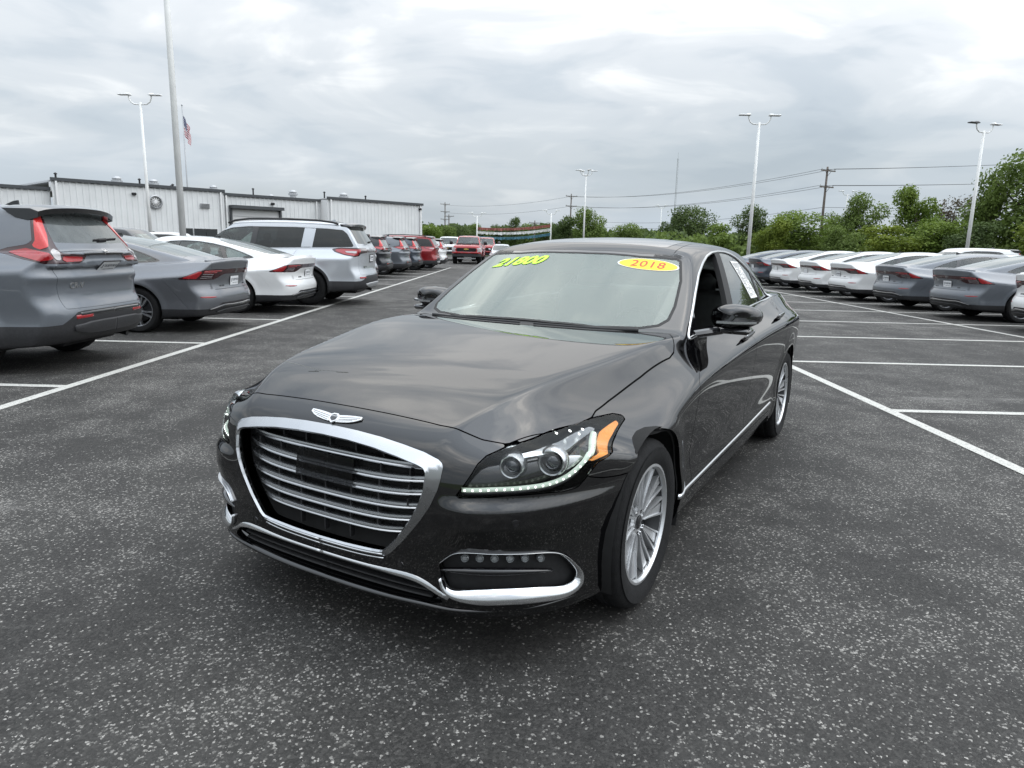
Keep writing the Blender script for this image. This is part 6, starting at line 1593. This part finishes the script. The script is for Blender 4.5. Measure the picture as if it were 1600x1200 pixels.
# pennant strings
for nm, col, z0, sag, n in (('red', (.30, .10, .08), 3.55, .55, 90), ('white', (.72, .72, .72), 3.05, .6, 90), ('blue', (.06, .17, .24), 2.45, .65, 90)):
    m = mat('pennant_'+nm, col, .5, noise=.25, nscale=3); a = Vector((*at(747, 92.8), z0)); b = Vector((*at(858, 92.8), z0+.55)); mb = MB(); P = []
    for i in range(n+1):
        t = i/n; p = a.lerp(b, t); p.z -= sag*4*t*(1-t)*.5; P.append(p)
    mb.tube(P, .02, 4); rr = random.Random(5)
    for i in range(n):
        p = P[i].lerp(P[i+1], .5); w = .055; h = rr.uniform(.24, .36); dy = rr.uniform(-.08, .08)
        mb.add([p+Vector((-w, 0, 0)), p+Vector((w, 0, 0)), p+Vector((w*.9, dy, -h)), p+Vector((-w*.9, dy, -h)), p+Vector((0, dy*.5+.01, -h*.5))], [(0, 1, 4), (1, 2, 4), (2, 3, 4), (3, 0, 4)])
    tag(mb.obj('pennant_string', m), f'{nm} fringe pennant string sagging between two short white poles', 'pennants', 'pennant strings')
# flag and its pole
def flag():
    x, y = at(305, 75); R = empty('flagpole', (x, y, 0)); tag(R, 'slim grey flagpole standing behind the warehouse roof', 'flagpole')
    H = 14.6; lean = Vector((0, 0, 0)); MB().tube([(0, 0, 0), (0, 0, H)], [.09, .05], 10).obj('pole', MATS['galv'], R, smooth=True)
    MB().lathe([(0, .12), (.07, .09), (.09, 0), (.07, -.07), (0, -.09)], 12, ((0, 0, H+.08), (1, 0, 0), (0, 1, 0), (0, 0, 1))).obj('finial', MATS['galv'], R, smooth=True)
    nu, nv = 40, 26; V = []; F = []; UVs = []; hoist, fly = 1.9, 3.2
    for i in range(nu+1):
        u = i/nu
        for j in range(nv+1):
            v = j/nv
            k = math.sin(u*13+v*2.0)*.10*(.15+u)*1.0
            V.append((x+.06+.62*math.sin(min(1, u*1.15)*1.5)*(1-.25*v)+k*.6, y-.05+k*1.6, H-.9-v*hoist*(1-.42*u)-u*fly*.60))
            UVs.append((u, v))
    for i in range(nu):
        for j in range(nv): F.append((i*(nv+1)+j, i*(nv+1)+j+1, (i+1)*(nv+1)+j+1, (i+1)*(nv+1)+j))
    m = bpy.data.materials.new('flag_cloth'); m.use_nodes = True; nt = m.node_tree; N = nt.nodes.new; L = nt.links.new; b = nt.nodes['Principled BSDF']; b.inputs['Roughness'].default_value = .8
    tc = N('ShaderNodeUVMap'); tc.uv_map = 'uv'; sp = N('ShaderNodeSeparateXYZ'); L(tc.outputs[0], sp.inputs[0])
    def Mt(op, a, c=None):
        k = N('ShaderNodeMath'); k.operation = op
        for i, q in enumerate((a, c)):
            if q is None: continue
            if isinstance(q, (int, float)): k.inputs[i].default_value = q
            else: L(q, k.inputs[i])
        return k.outputs[0]
    stripe_ = Mt('LESS_THAN', Mt('MODULO', Mt('MULTIPLY', sp.outputs[1], 13), 2.0), 1.0)
    can = Mt('MULTIPLY', Mt('LESS_THAN', sp.outputs[0], .40), Mt('LESS_THAN', sp.outputs[1], 7/13))
    su = Mt('SUBTRACT', Mt('MODULO', Mt('MULTIPLY', sp.outputs[0], 6/.40), 1.0), .5); sv = Mt('SUBTRACT', Mt('MODULO', Mt('MULTIPLY', sp.outputs[1], 5*13/7), 1.0), .5)
    star = Mt('LESS_THAN', Mt('ADD', Mt('MULTIPLY', su, su), Mt('MULTIPLY', sv, sv)), .06)
    def mx(f, a, c):
        k = N('ShaderNodeMix'); k.data_type = 'RGBA'; L(f, k.inputs['Factor'])
        for n_, q in (('A', a), ('B', c)):
            if isinstance(q, tuple): k.inputs[n_].default_value = (*q, 1)
            else: L(q, k.inputs[n_])
        return k.outputs['Result']
    L(mx(can, mx(stripe_, (.70, .70, .70), (.36, .02, .04)), mx(star, (.018, .025, .10), (.70, .70, .70))), b.inputs['Base Color'])
    o = obj('flag', V, F, m); uvl = o.data.uv_layers.new(name='uv')
    for lp in o.data.loops: uvl.data[lp.index].uv = UVs[lp.vertex_index]
    tag(o, 'limp red, white and blue striped flag with stars hanging from flagpole', 'flag')
flag()
# ---------------------------------------------------------------- trees
def leaf_mat(name, c0, c1, c2):
    m = bpy.data.materials.new(name); m.use_nodes = True; MATS[name] = m; nt = m.node_tree; N = nt.nodes.new; L = nt.links.new; b = nt.nodes['Principled BSDF']
    tc = N('ShaderNodeTexCoord'); n = N('ShaderNodeTexNoise'); n.inputs['Scale'].default_value = 1.3; n.inputs['Detail'].default_value = 5; n.inputs['Roughness'].default_value = .7; L(tc.outputs['Object'], n.inputs['Vector'])
    r = N('ShaderNodeValToRGB'); r.color_ramp.elements.new(.5)
    for e, (p, c) in zip(r.color_ramp.elements, ((.32, c0), (.5, c1), (.68, c2))): e.position = p; e.color = (*c, 1)
    L(n.outputs['Fac'], r.inputs[0]); L(r.outputs[0], b.inputs['Base Color']); b.inputs['Roughness'].default_value = .6; b.inputs['Specular IOR Level'].default_value = .25
    tr = N('ShaderNodeBsdfTranslucent'); L(r.outputs[0], tr.inputs[0]); mx = N('ShaderNodeMixShader'); mx.inputs[0].default_value = .38
    out = nt.nodes['Material Output']; L(b.outputs[0], mx.inputs[1]); L(tr.outputs[0], mx.inputs[2]); L(mx.outputs[0], out.inputs[0])
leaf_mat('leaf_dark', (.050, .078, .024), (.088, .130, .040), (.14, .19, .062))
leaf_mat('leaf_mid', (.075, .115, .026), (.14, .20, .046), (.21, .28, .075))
leaf_mat('leaf_light', (.085, .135, .022), (.155, .225, .04), (.235, .31, .07))
leaf_mat('leaf_yellow', (.095, .135, .018), (.175, .23, .032), (.27, .32, .055))
leaf_mat('leaf_brown', (.060, .050, .030), (.10, .085, .055), (.15, .13, .09))
mat('bark', (.09, .075, .06), .9, noise=.35, nscale=8, bump=.4, bscale=15)
def crown_mesh(seed, n, lobes, leaf, flat=.0):
    """leaf-sized faces spread through overlapping lobes; unit crown: radius 1, height 0..2"""
    rs = np.random.RandomState(seed); V = []; F = []
    L_ = []
    for k in range(lobes):
        a = rs.uniform(0, 6.28); t = (k+.5)/lobes; z = .25+1.5*t+rs.uniform(-.12, .12); rr = .62*math.sqrt(max(.05, 1-((z-.85)/1.15)**2))
        rad = rs.uniform(.26, .46)*(1.1-.35*abs(t-.4)); L_.append((rr*math.cos(a)*rs.uniform(.3, 1.05), rr*math.sin(a)*rs.uniform(.3, 1.05), z, rad))
    w = np.array([q[3]**2 for q in L_]); w /= w.sum(); idx = rs.choice(lobes, n, p=w)
    for i in idx:
        cx, cy, cz, r = L_[i]; d = rs.normal(size=3); d /= np.linalg.norm(d)+1e-9
        rad = r*rs.uniform(.35, 1.0)**.5*(1+.16*rs.normal()); p = np.array([cx, cy, cz])+d*rad*np.array([1, 1, .85])
        s = leaf*rs.uniform(.5, 1.4)
        nrm = d*.7+rs.normal(size=3)*.6+np.array([0, 0, .35]); nrm /= np.linalg.norm(nrm)
        t = np.cross(nrm, rs.normal(size=3)); t /= np.linalg.norm(t)+1e-9; b = np.cross(nrm, t); k = len(V)
        V += [p+t*s, p+b*s*.55+nrm*s*.15, p-t*s*.9, p-b*s*.6+nrm*s*.1]; F.append((k, k+1, k+2, k+3))
    return V, F
CROWNS = []
for sd, n, lb, lf in ((1, 7000, 18, .042), (2, 9000, 26, .038), (3, 6500, 14, .044), (4, 7000, 20, .042), (5, 5500, 11, .046), (6, 3000, 15, .040)):
    V, F = crown_mesh(sd, n, lb, lf); me = bpy.data.meshes.new('crown'); me.from_pydata([tuple(map(float, v)) for v in V], [], F); me.materials.append(MATS['leaf_mid']); CROWNS.append(me)
def trunk_mesh(seed):
    rs = random.Random(seed); mb = MB(); mb.tube([(0, 0, 0), (.02, .01, .35), (-.01, .02, .8), (.02, 0, 1.25)], [.055, .045, .035, .018], 8)
    for k in range(7):
        a = rs.uniform(0, 6.28); z = rs.uniform(.35, 1.0); l = rs.uniform(.35, .7); mb.tube([(0, 0, z), (math.cos(a)*l*.5, math.sin(a)*l*.5, z+l*.35), (math.cos(a)*l, math.sin(a)*l, z+l*.8)], [.022, .014, .005], 5)
    me = bpy.data.meshes.new('trunk'); me.from_pydata(mb.V, [], mb.F); me.materials.append(MATS['bark']); return me
TRUNKS = [trunk_mesh(k) for k in range(3)]
_tn = [0]
def tree(px, top, wpx, Y, leaf, label, crown=0, trunk=True, low=.12, name='broadleaf_tree', cat='tree', hor=None, grp='trees beyond the parking lot'):
    """px, top = where the crown stands against the sky (photo pixels), turned into metres at distance Y"""
    x, y = at(px, Y); hz = 382+.0218*(px-817); H = 1.406+(hz-top)*Y/1090.5; rad = wpx/2*Y/1090.5
    R = empty(name, (x, y, 0), random.uniform(0, 6.28)); tag(R, label, cat, grp)
    z0 = H*low; hh = (H-z0)/1.98
    c = bpy.data.objects.new('crown', CROWNS[crown % len(CROWNS)]); COL.objects.link(c); c.parent = R; c.location = (0, 0, z0-hh*.06); c.scale = (rad*1.12, rad*1.12, hh)
    c.material_slots[0].link = 'OBJECT'; c.material_slots[0].material = MATS[leaf]
    if trunk:
        t = bpy.data.objects.new('trunk', TRUNKS[crown % 3]); COL.objects.link(t); t.parent = R; s = H*.5; t.scale = (max(rad*.9, s*.4), max(rad*.9, s*.4), s)
    return R
TREES = [
 (1578,233,190,78,'leaf_mid',"tallest full green tree at the photo's right edge behind the light pole",1,.06),
 (1520,262,80,80,'leaf_mid',"mid green tree leaning left beside the tallest tree's crown",0,.08),
 (1606,318,110,60,'leaf_yellow',"yellow-green tree low at the right edge before the tallest tree",4,.05),
 (1408,286,78,84,'leaf_light','slender light green tree standing clear above the right hedge',2,.18),
 (1470,306,90,92,'leaf_brown','brownish thin-leaved tree between the light green tree and right pole',5,.10),
 (1330,303,72,90,'leaf_mid','rounded green tree just right of the small white light pole',0,.10),
 (1440,338,110,78,'leaf_light','light green bushy tree below the brownish tree',3,.02),
 (1500,342,90,74,'leaf_dark','dark low bushy tree left of the right light pole foot',4,.02),
 (1372,348,110,76,'leaf_yellow','yellow-green bush right of the rounded green tree',4,.01),
 (1300,352,60,80,'leaf_mid','small bushy tree at the foot of the small light pole',0,.02),
 (1232,326,110,86,'leaf_light','feathery light green tree left of the tall wooden utility pole',1,.05),
 (1286,330,70,95,'leaf_mid','green tree behind the tall wooden utility pole',3,.05),
 (1200,338,60,84,'leaf_yellow','yellowish young tree right of the double-headed light pole',2,.05),
 (1160,322,66,92,'leaf_dark','dark tree behind the double-headed light pole over dark sedans',0,.06),
 (1118,346,66,88,'leaf_light','light green bushy tree left of the double-headed light pole',4,.03),
 (1070,318,84,100,'leaf_dark','dense dark round tree right of the radio mast foot',1,.05),
 (1040,330,44,104,'leaf_dark','narrow dark tree directly in front of the radio mast',2,.05),
 (975,346,66,95,'leaf_mid','low round green tree right of the white pole above the roof',3,.02),
 (918,325,62,125,'leaf_mid','tall green tree behind the white pole above the roof',0,.05),
 (882,334,52,128,'leaf_dark','dark green tree beside the wooden pole left of white pole',2,.05),
 (1004,360,50,130,'leaf_dark','small dark tree between round green tree and radio mast',5,.02),
 (672,348,52,130,'leaf_light','light green tree just right of the warehouse corner',3,.03),
 (700,352,40,150,'leaf_mid','green tree behind the distant three-arm utility pole',0,.03),
 (722,350,50,170,'leaf_dark','dark distant tree behind the red pickup cab',1,.03),
 (752,346,46,180,'leaf_mid','distant tree left of the left pennant pole',2,.03),
 (776,349,46,175,'leaf_dark','distant dark tree over the left half of pennant strings',3,.03),
 (804,337,34,165,'leaf_dark','pointed distant tree standing above the pennant strings',4,.03),
 (826,346,50,175,'leaf_mid','distant tree behind the low wooden pole by the pennants',1,.03),
 (852,348,44,170,'leaf_dark','distant tree behind the right pennant pole',0,.03)]
for px, top, w, Y, lf, lb, cr, low in TREES: tree(px, top, w, Y, lf, lb, cr, True, low)
# scrub below the right-hand trees and the far wood
def mass(name, label, leaf, spots, n, lf, seed, cat):
    rs = np.random.RandomState(seed); V = []; F = []
    for _ in range(n):
        px, Y, hpx, wpx = spots[rs.randint(len(spots))]; x, y = at(px+rs.normal()*wpx*.35, Y); hz = hpx*Y/1090.5
        p = np.array([x, y+rs.normal()*2.0, abs(rs.beta(1.6, 1.5))*hz]); s = lf*rs.uniform(.5, 1.4)*Y/90
        nrm = rs.normal(size=3)+np.array([0, -.6, .6]); nrm /= np.linalg.norm(nrm); t = np.cross(nrm, rs.normal(size=3)); t /= np.linalg.norm(t); b = np.cross(nrm, t); k = len(V)
        V += [p+t*s, p+b*s*.6, p-t*s, p-b*s*.6]; F.append((k, k+1, k+2, k+3))
    return tag(obj(name, V, F, MATS[leaf], smooth=False), label, cat, kind='stuff')
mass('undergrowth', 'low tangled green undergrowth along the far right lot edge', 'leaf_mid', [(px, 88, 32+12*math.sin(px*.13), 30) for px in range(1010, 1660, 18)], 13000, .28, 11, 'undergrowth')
mass('undergrowth', 'dark green undergrowth below the trees right of the car roof', 'leaf_dark', [(px, 96, 33+10*math.sin(px*.21), 30) for px in range(1000, 1660, 18)], 10000, .33, 12, 'undergrowth')  # farther scrub mass in the darker leaf colour
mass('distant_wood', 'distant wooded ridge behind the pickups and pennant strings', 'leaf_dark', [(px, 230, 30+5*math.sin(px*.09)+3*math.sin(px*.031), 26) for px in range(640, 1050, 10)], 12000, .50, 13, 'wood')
# ---------------------------------------------------------------- pickup truck
TRK = dict(
    xcr=[(-1.0,.78),(-.7,.86),(0,.90),(.7,.92),(1.5,.93),(3.0,.94),(5.4,.94)], zcr=[(-1.0,1.20),(-.85,1.27),(-.5,1.31),(0,1.335),(.7,1.37),(1.5,1.36),(3.0,1.38),(5.4,1.38)],
    crown=[(-1,.03),(0,.05),(5.4,.0)], sd=[(-1,.7),(0,1),(5.4,1)], fa=.30, ft=.15, crw=.02,
    W=[(-1.0,1.0),(-.5,1.03),(0,1.04),(1.5,1.02),(3.9,1.04),(5.4,1.03)], zc=[(-1.0,1.15),(5.4,1.20)], sh=.5, shw=.03, lo=.03,
    low=[(.1,-.1),(.3,-.03),(.5,0),(2.2,0)], flare=[(0,.42,.50,.03),(3.95,.42,.50,.03)], fplan=(-1.02,.05,.12), rplan=(5.35,.01,.02),
    fprof=[(.2,.05),(.4,0),(.8,.0),(1.1,.01),(1.2,.04),(1.3,.10),(1.45,.25)], rprof=[(.2,0),(1.5,0)], zbot=[(-1,.50),(0,.48),(3,.46),(5.4,.5)], kst=.05, kf=.05,
    xb=[(.3,.88),(1.0,.90),(2.5,.91),(3.2,.90)], roof=[(.5,1.75),(.9,1.88),(1.2,1.95),(1.7,2.0),(2.4,2.0),(3.0,1.97)],
    cab=dict(z0=1.36,tum=.22,tq=.12,rx2=.04,rx4=.06,wind=(.55,.95,.16,0),back=(3.05,.12,.02,0),ks=.08,kw=.04,kr=.04,kj=.04))
def build_truck(name, pm):
    PT = MATS[pm]; c = Car(name, TRK, .045, ((0, 1.12), (-1.12, 5.45), (.35, 2.06))); R = c.root
    arch = lambda P: np.maximum(.50-np.hypot(P[:, 1], P[:, 2]-.44), .50-np.hypot(P[:, 1]-3.95, P[:, 2]-.44)); bx = ((-.1,-1.3,.3),(1.3,5.6,2.2))
    ws = poly_sdf([(-.95,1.40),(.80,1.40),(.70,1.86),(.62,1.90),(-.95,1.90)], (0, 2)); wsc = lambda P: np.where(P[:, 1] < 1.35, ws(P), 1.)
    win = poly_sdf([(.78,1.42),(1.15,1.78),(1.4,1.86),(2.7,1.86),(2.85,1.80),(2.9,1.44),(1.6,1.42)], (1, 2)); low = lambda P: P[:, 2]-np.where(P[:, 1] < -.5, .74, .52)
    gr = poly_sdf([(-.66,1.12),(.66,1.12),(.72,1.02),(.66,.86),(-.66,.86),(-.72,1.02)]); grc = lambda P: np.where(P[:, 1] < -.7, gr(P), 1.)
    hl = poly_sdf([(.70,1.14),(1.1,1.14),(1.1,.86),(.74,.86),(.80,1.0)]); hlc = lambda P: np.where(P[:, 1] < -.45, hl(P), 1.)
    com = [neg(wsc), neg(win), arch, neg(grc), neg(hlc), neg(low)]
    sp = lambda P: P[:, 1]-.45
    c.panel('front_clip', PT, [sp]+com, bx, sym='mid'); c.panel('cab', PT, [neg(sp), lambda P: P[:, 1]-3.02]+com, bx, sym='mid'); c.panel('cargo_bed', PT, [lambda P: 3.06-P[:, 1]]+com, bx, sym='mid')
    c.panel('lower_bumper', MATS['cladding'], [low, arch], bx, sym='mid'); c.panel('windshield', MATS['car_glass'], [wsc], bx, sym='mid', rim=.005); c.panel('door_window', MATS['tint_glass'], [win], bx, sym='pair', rim=.005)
    g = c.panel('front_grille', MATS['inner_black'], [grc], bx, sym='mid', rim=.02, offs=-.01)[0]; c.panel('headlight', MATS['lamp_clear'], [hlc], bx, sym='pair', rim=.02, offs=-.006)
    for z in (.92, .98, 1.05): MB().box((0, -.995, z), (1.28, .03, .022)).obj('grille_bar', MATS['black_plastic'], g)
    mat('gold', (.62, .45, .12), .3, metal=.6, noise=.1)
    mb = MB(); mb.prism([(-.155,-.035),(-.055,-.035),(-.055,-.062),(.055,-.062),(.055,-.035),(.175,-.035),(.155,.035),(.055,.035),(.055,.062),(-.055,.062),(-.055,.035),(-.175,.035)], .03, ((0, -1.02, 1.045), (1, 0, 0), (0, 0, 1), (0, -1, 0))); mb.obj('front_emblem', MATS['gold'], R)
    MB().box((0, -1.02, .80), (1.75, .12, .12), 0, .03).obj('front_bumper', PT, R); MB().box((0, -.35, 1.385), (.62, .5, .05), 0, .02).obj('hood_scoop', MATS['gloss_black'], R)
    MB().box((0, -.98, .60), (.34, .04, .16)).obj('front_plate', MATS['plate_white'], R)
    MB().box((0, -.85, .40), (1.3, .1, .10), 0, .03).obj('skid_bar', MATS['silver_alloy'], R)
    c.emit('underbody', MATS['inner_black'], c.cut([lambda P: P[:, 2]-1.3, arch, neg(grc)]), sym='mid', rim=0, offs=-.03)
    wells(R, (0, 3.95), 1.02, .62, .51, .44); wheels(R, (0, 3.95), .87, .42, .25, .29, split_spokes(6, .016, .03), 'wheel_black', 40)
    for sg in (1, -1):
        mb = MB(); mb.box((sg*1.24, .78, 1.50), (.24, .14, .32), 0, .05); o = mb.obj('side_mirror', MATS['gloss_black'], R, angle=60); MB().tube([(sg*.96,.80,1.42),(sg*1.16,.79,1.44)], .03, 6).obj('mirror_arm', MATS['gloss_black'], o)
    cabin(R, 1.0, (1.5, 2.4), .45, 1.9, True)
    return c
# ---------------------------------------------------------------- place every car
def repaint(root, old, new):
    for o in [root]+list(root.children_recursive):
        if o.type == 'MESH':
            for s in o.material_slots:
                if s.material == MATS[old]: s.link = 'OBJECT'; s.material = MATS[new]
LEFTROT, RIGHTROT = -math.pi/2, math.pi/2
def put(r, x, y, rz, label, cat, group): r.location = (x, y, 0); r.rotation_euler = (0, 0, rz); tag(r, label, cat, group)
hero = build_hero(); put(hero.root, -.287, 3.0541, -.5123, 'black luxury sedan with price and year stickers on its windshield', 'car', None)
if 'group' in hero.root: del hero.root['group']
GL, GR, GB_, GT = 'cars parked in the left row', 'sedans parked in the right row', 'cars in the rows behind', 'vehicles facing the camera down the aisle'
accord = build_accord('fastback_sedan', 'paint_lunar'); crv, cl_ = build_suv('compact_suv', CRV, 'paint_urban_grey', CRV_P); finish_crv(crv, cl_)
pilot, cl_ = build_suv('large_suv', PIL, 'paint_silver', PIL_P); finish_pilot(pilot, cl_)
truck = build_truck('pickup_truck', 'paint_truck_red')
small = lambda ch: ch.name.split('.')[0] not in ('seat', 'dashboard', 'floor_pan', 'plate_lettering', 'model_badge', 'trim_badge')
def left(src, old, new, tail, y, label, first=False, cat='car', keep=None):
    r = src.root if first else copy_tree(src.root, None, keep)
    if new and new != old: repaint(r, old, new)
    put(r, tail-src.body.d['rplan'][0], y, LEFTROT, label, cat, GL); return r
def right(src, old, new, tail, y, label, keep=None):
    r = copy_tree(src.root, None, keep)
    if new and new != old: repaint(r, old, new)
    put(r, tail+src.body.d['rplan'][0], y, RIGHTROT, label, 'car', GR); return r
# copies first, then the first of each kind takes its own place
left(accord, 'paint_lunar', 'paint_white', -4.32, 14.3, 'white fastback sedan between the grey sedan and the silver SUV')
left(crv, 'paint_urban_grey', 'paint_silver', -4.7, 22.5, 'silver SUV mostly hidden behind the large silver SUV', keep=small)
left(crv, 'paint_urban_grey', 'paint_dark', -5.35, 28.7, 'near-black SUV with red tail lamps, first past the hidden silver SUV', keep=small)
left(crv, 'paint_urban_grey', 'paint_urban_grey', -5.05, 31.7, 'grey-blue SUV between the near-black SUV and the dark one', keep=small)
left(crv, 'paint_urban_grey', 'paint_steel', -4.95, 34.6, 'dark SUV just left of the red SUV', keep=small)
left(crv, 'paint_urban_grey', 'paint_white', -4.35, 40.7, 'small white SUV beyond the red SUV at the row end', keep=small)
left(pilot, 'paint_silver', 'paint_red', -4.45, 37.7, 'red large SUV near the far end of the left row', keep=small)
ry = [13.1, 15.9, 18.6, 21.3, 24.0, 26.7, 29.4, 32.1, 34.8]
rp = ['paint_white', 'paint_urban_grey', 'paint_urban_grey', 'paint_white', 'paint_white', 'paint_white', 'paint_steel', 'paint_steel', 'paint_white']
rl = ["white fastback sedan cut off by the photo's right edge", 'grey fastback sedan next to the cut-off white sedan at right', 'grey fastback sedan beside the three white ones', 'nearest and fullest shown of three white sedans in the right row', 'middle one of three white sedans in the right row', "white sedan closest to the black car's tail",
      'dark blue-grey sedan behind the farthest white sedan', 'dark blue-grey sedan farthest along the right row', 'white sedan hidden at the far end of the right row']
rt = [9.45, 9.45, 9.45, 9.40, 9.5, 9.45, 9.45, 9.5, 9.45]
for i in range(8): right(accord, 'paint_lunar', rp[i], rt[i], ry[i], rl[i], keep=None if i < 4 else small)
def back(src, old, new, x, y, rz, label):
    r = copy_tree(src.root, None, small)
    if new != old: repaint(r, old, new)
    L2 = src.body.d['rplan'][0]/2-.5; put(r, x+L2*math.sin(rz), y-L2*math.cos(rz), rz, label, 'car', GB_); return r
back(crv, 'paint_urban_grey', 'paint_dark', -12.3, 22.3, RIGHTROT, 'black SUV roof showing between the grey SUV and grey sedan')
back(crv, 'paint_urban_grey', 'paint_white', -17.8, 33.0, RIGHTROT, 'white SUV roof seen behind the tall light pole, nearer one')
back(crv, 'paint_urban_grey', 'paint_white', -17.6, 36.4, RIGHTROT, 'white SUV roof just right of the tall light pole')
back(crv, 'paint_urban_grey', 'paint_white', 17.3, 28.6, LEFTROT, 'white SUV roof above the grey sedans at right')
back(accord, 'paint_lunar', 'paint_silver', 17.3, 25.9, LEFTROT, 'silver sedan roof behind the grey sedans at right')
back(crv, 'paint_urban_grey', 'paint_urban_grey', 17.3, 23.2, LEFTROT, 'grey SUV roof behind the right edge sedans')
back(crv, 'paint_urban_grey', 'paint_white', 17.3, 20.5, LEFTROT, "white SUV roof at the photo's right edge, second row")
def face(src, old, new, px, Y, label, cat, rz=0.0, first=False, keep=None):
    r = src.root if first else copy_tree(src.root, None, keep)
    if new != old: repaint(r, old, new)
    x, y = at(px, Y); put(r, x, y, rz, label, cat, GT); return r
face(truck, 'paint_truck_red', 'paint_white', 701, 60, 'white pickup truck behind the red pickup, on its left', 'truck', keep=small)
face(truck, 'paint_truck_red', 'paint_truck_red', 757, 60, 'second red pickup half hidden at the right of the front red pickup', 'truck', keep=small)
face(accord, 'paint_lunar', 'paint_silver', 783, 56, "silver sedan facing the camera right of the pickups", 'car', keep=small)
left(accord, 'paint_lunar', None, -4.55, 11.2, 'grey fastback sedan beside the near grey SUV, left row', True)
left(crv, 'paint_urban_grey', None, -4.54, 7.72, "grey SUV cut off by the photo's left edge", True)
left(pilot, 'paint_silver', None, -3.60, 16.45, 'large silver SUV with black roof rails in the left row', True)
face(truck, 'paint_truck_red', 'paint_truck_red', 731.5, 51, 'red pickup truck with gold emblem driving towards the camera', 'truck', first=True)
pilot.root.scale = (1.03, 1.03, 1.03)
crv.root.scale = (1, 1, 1.03)
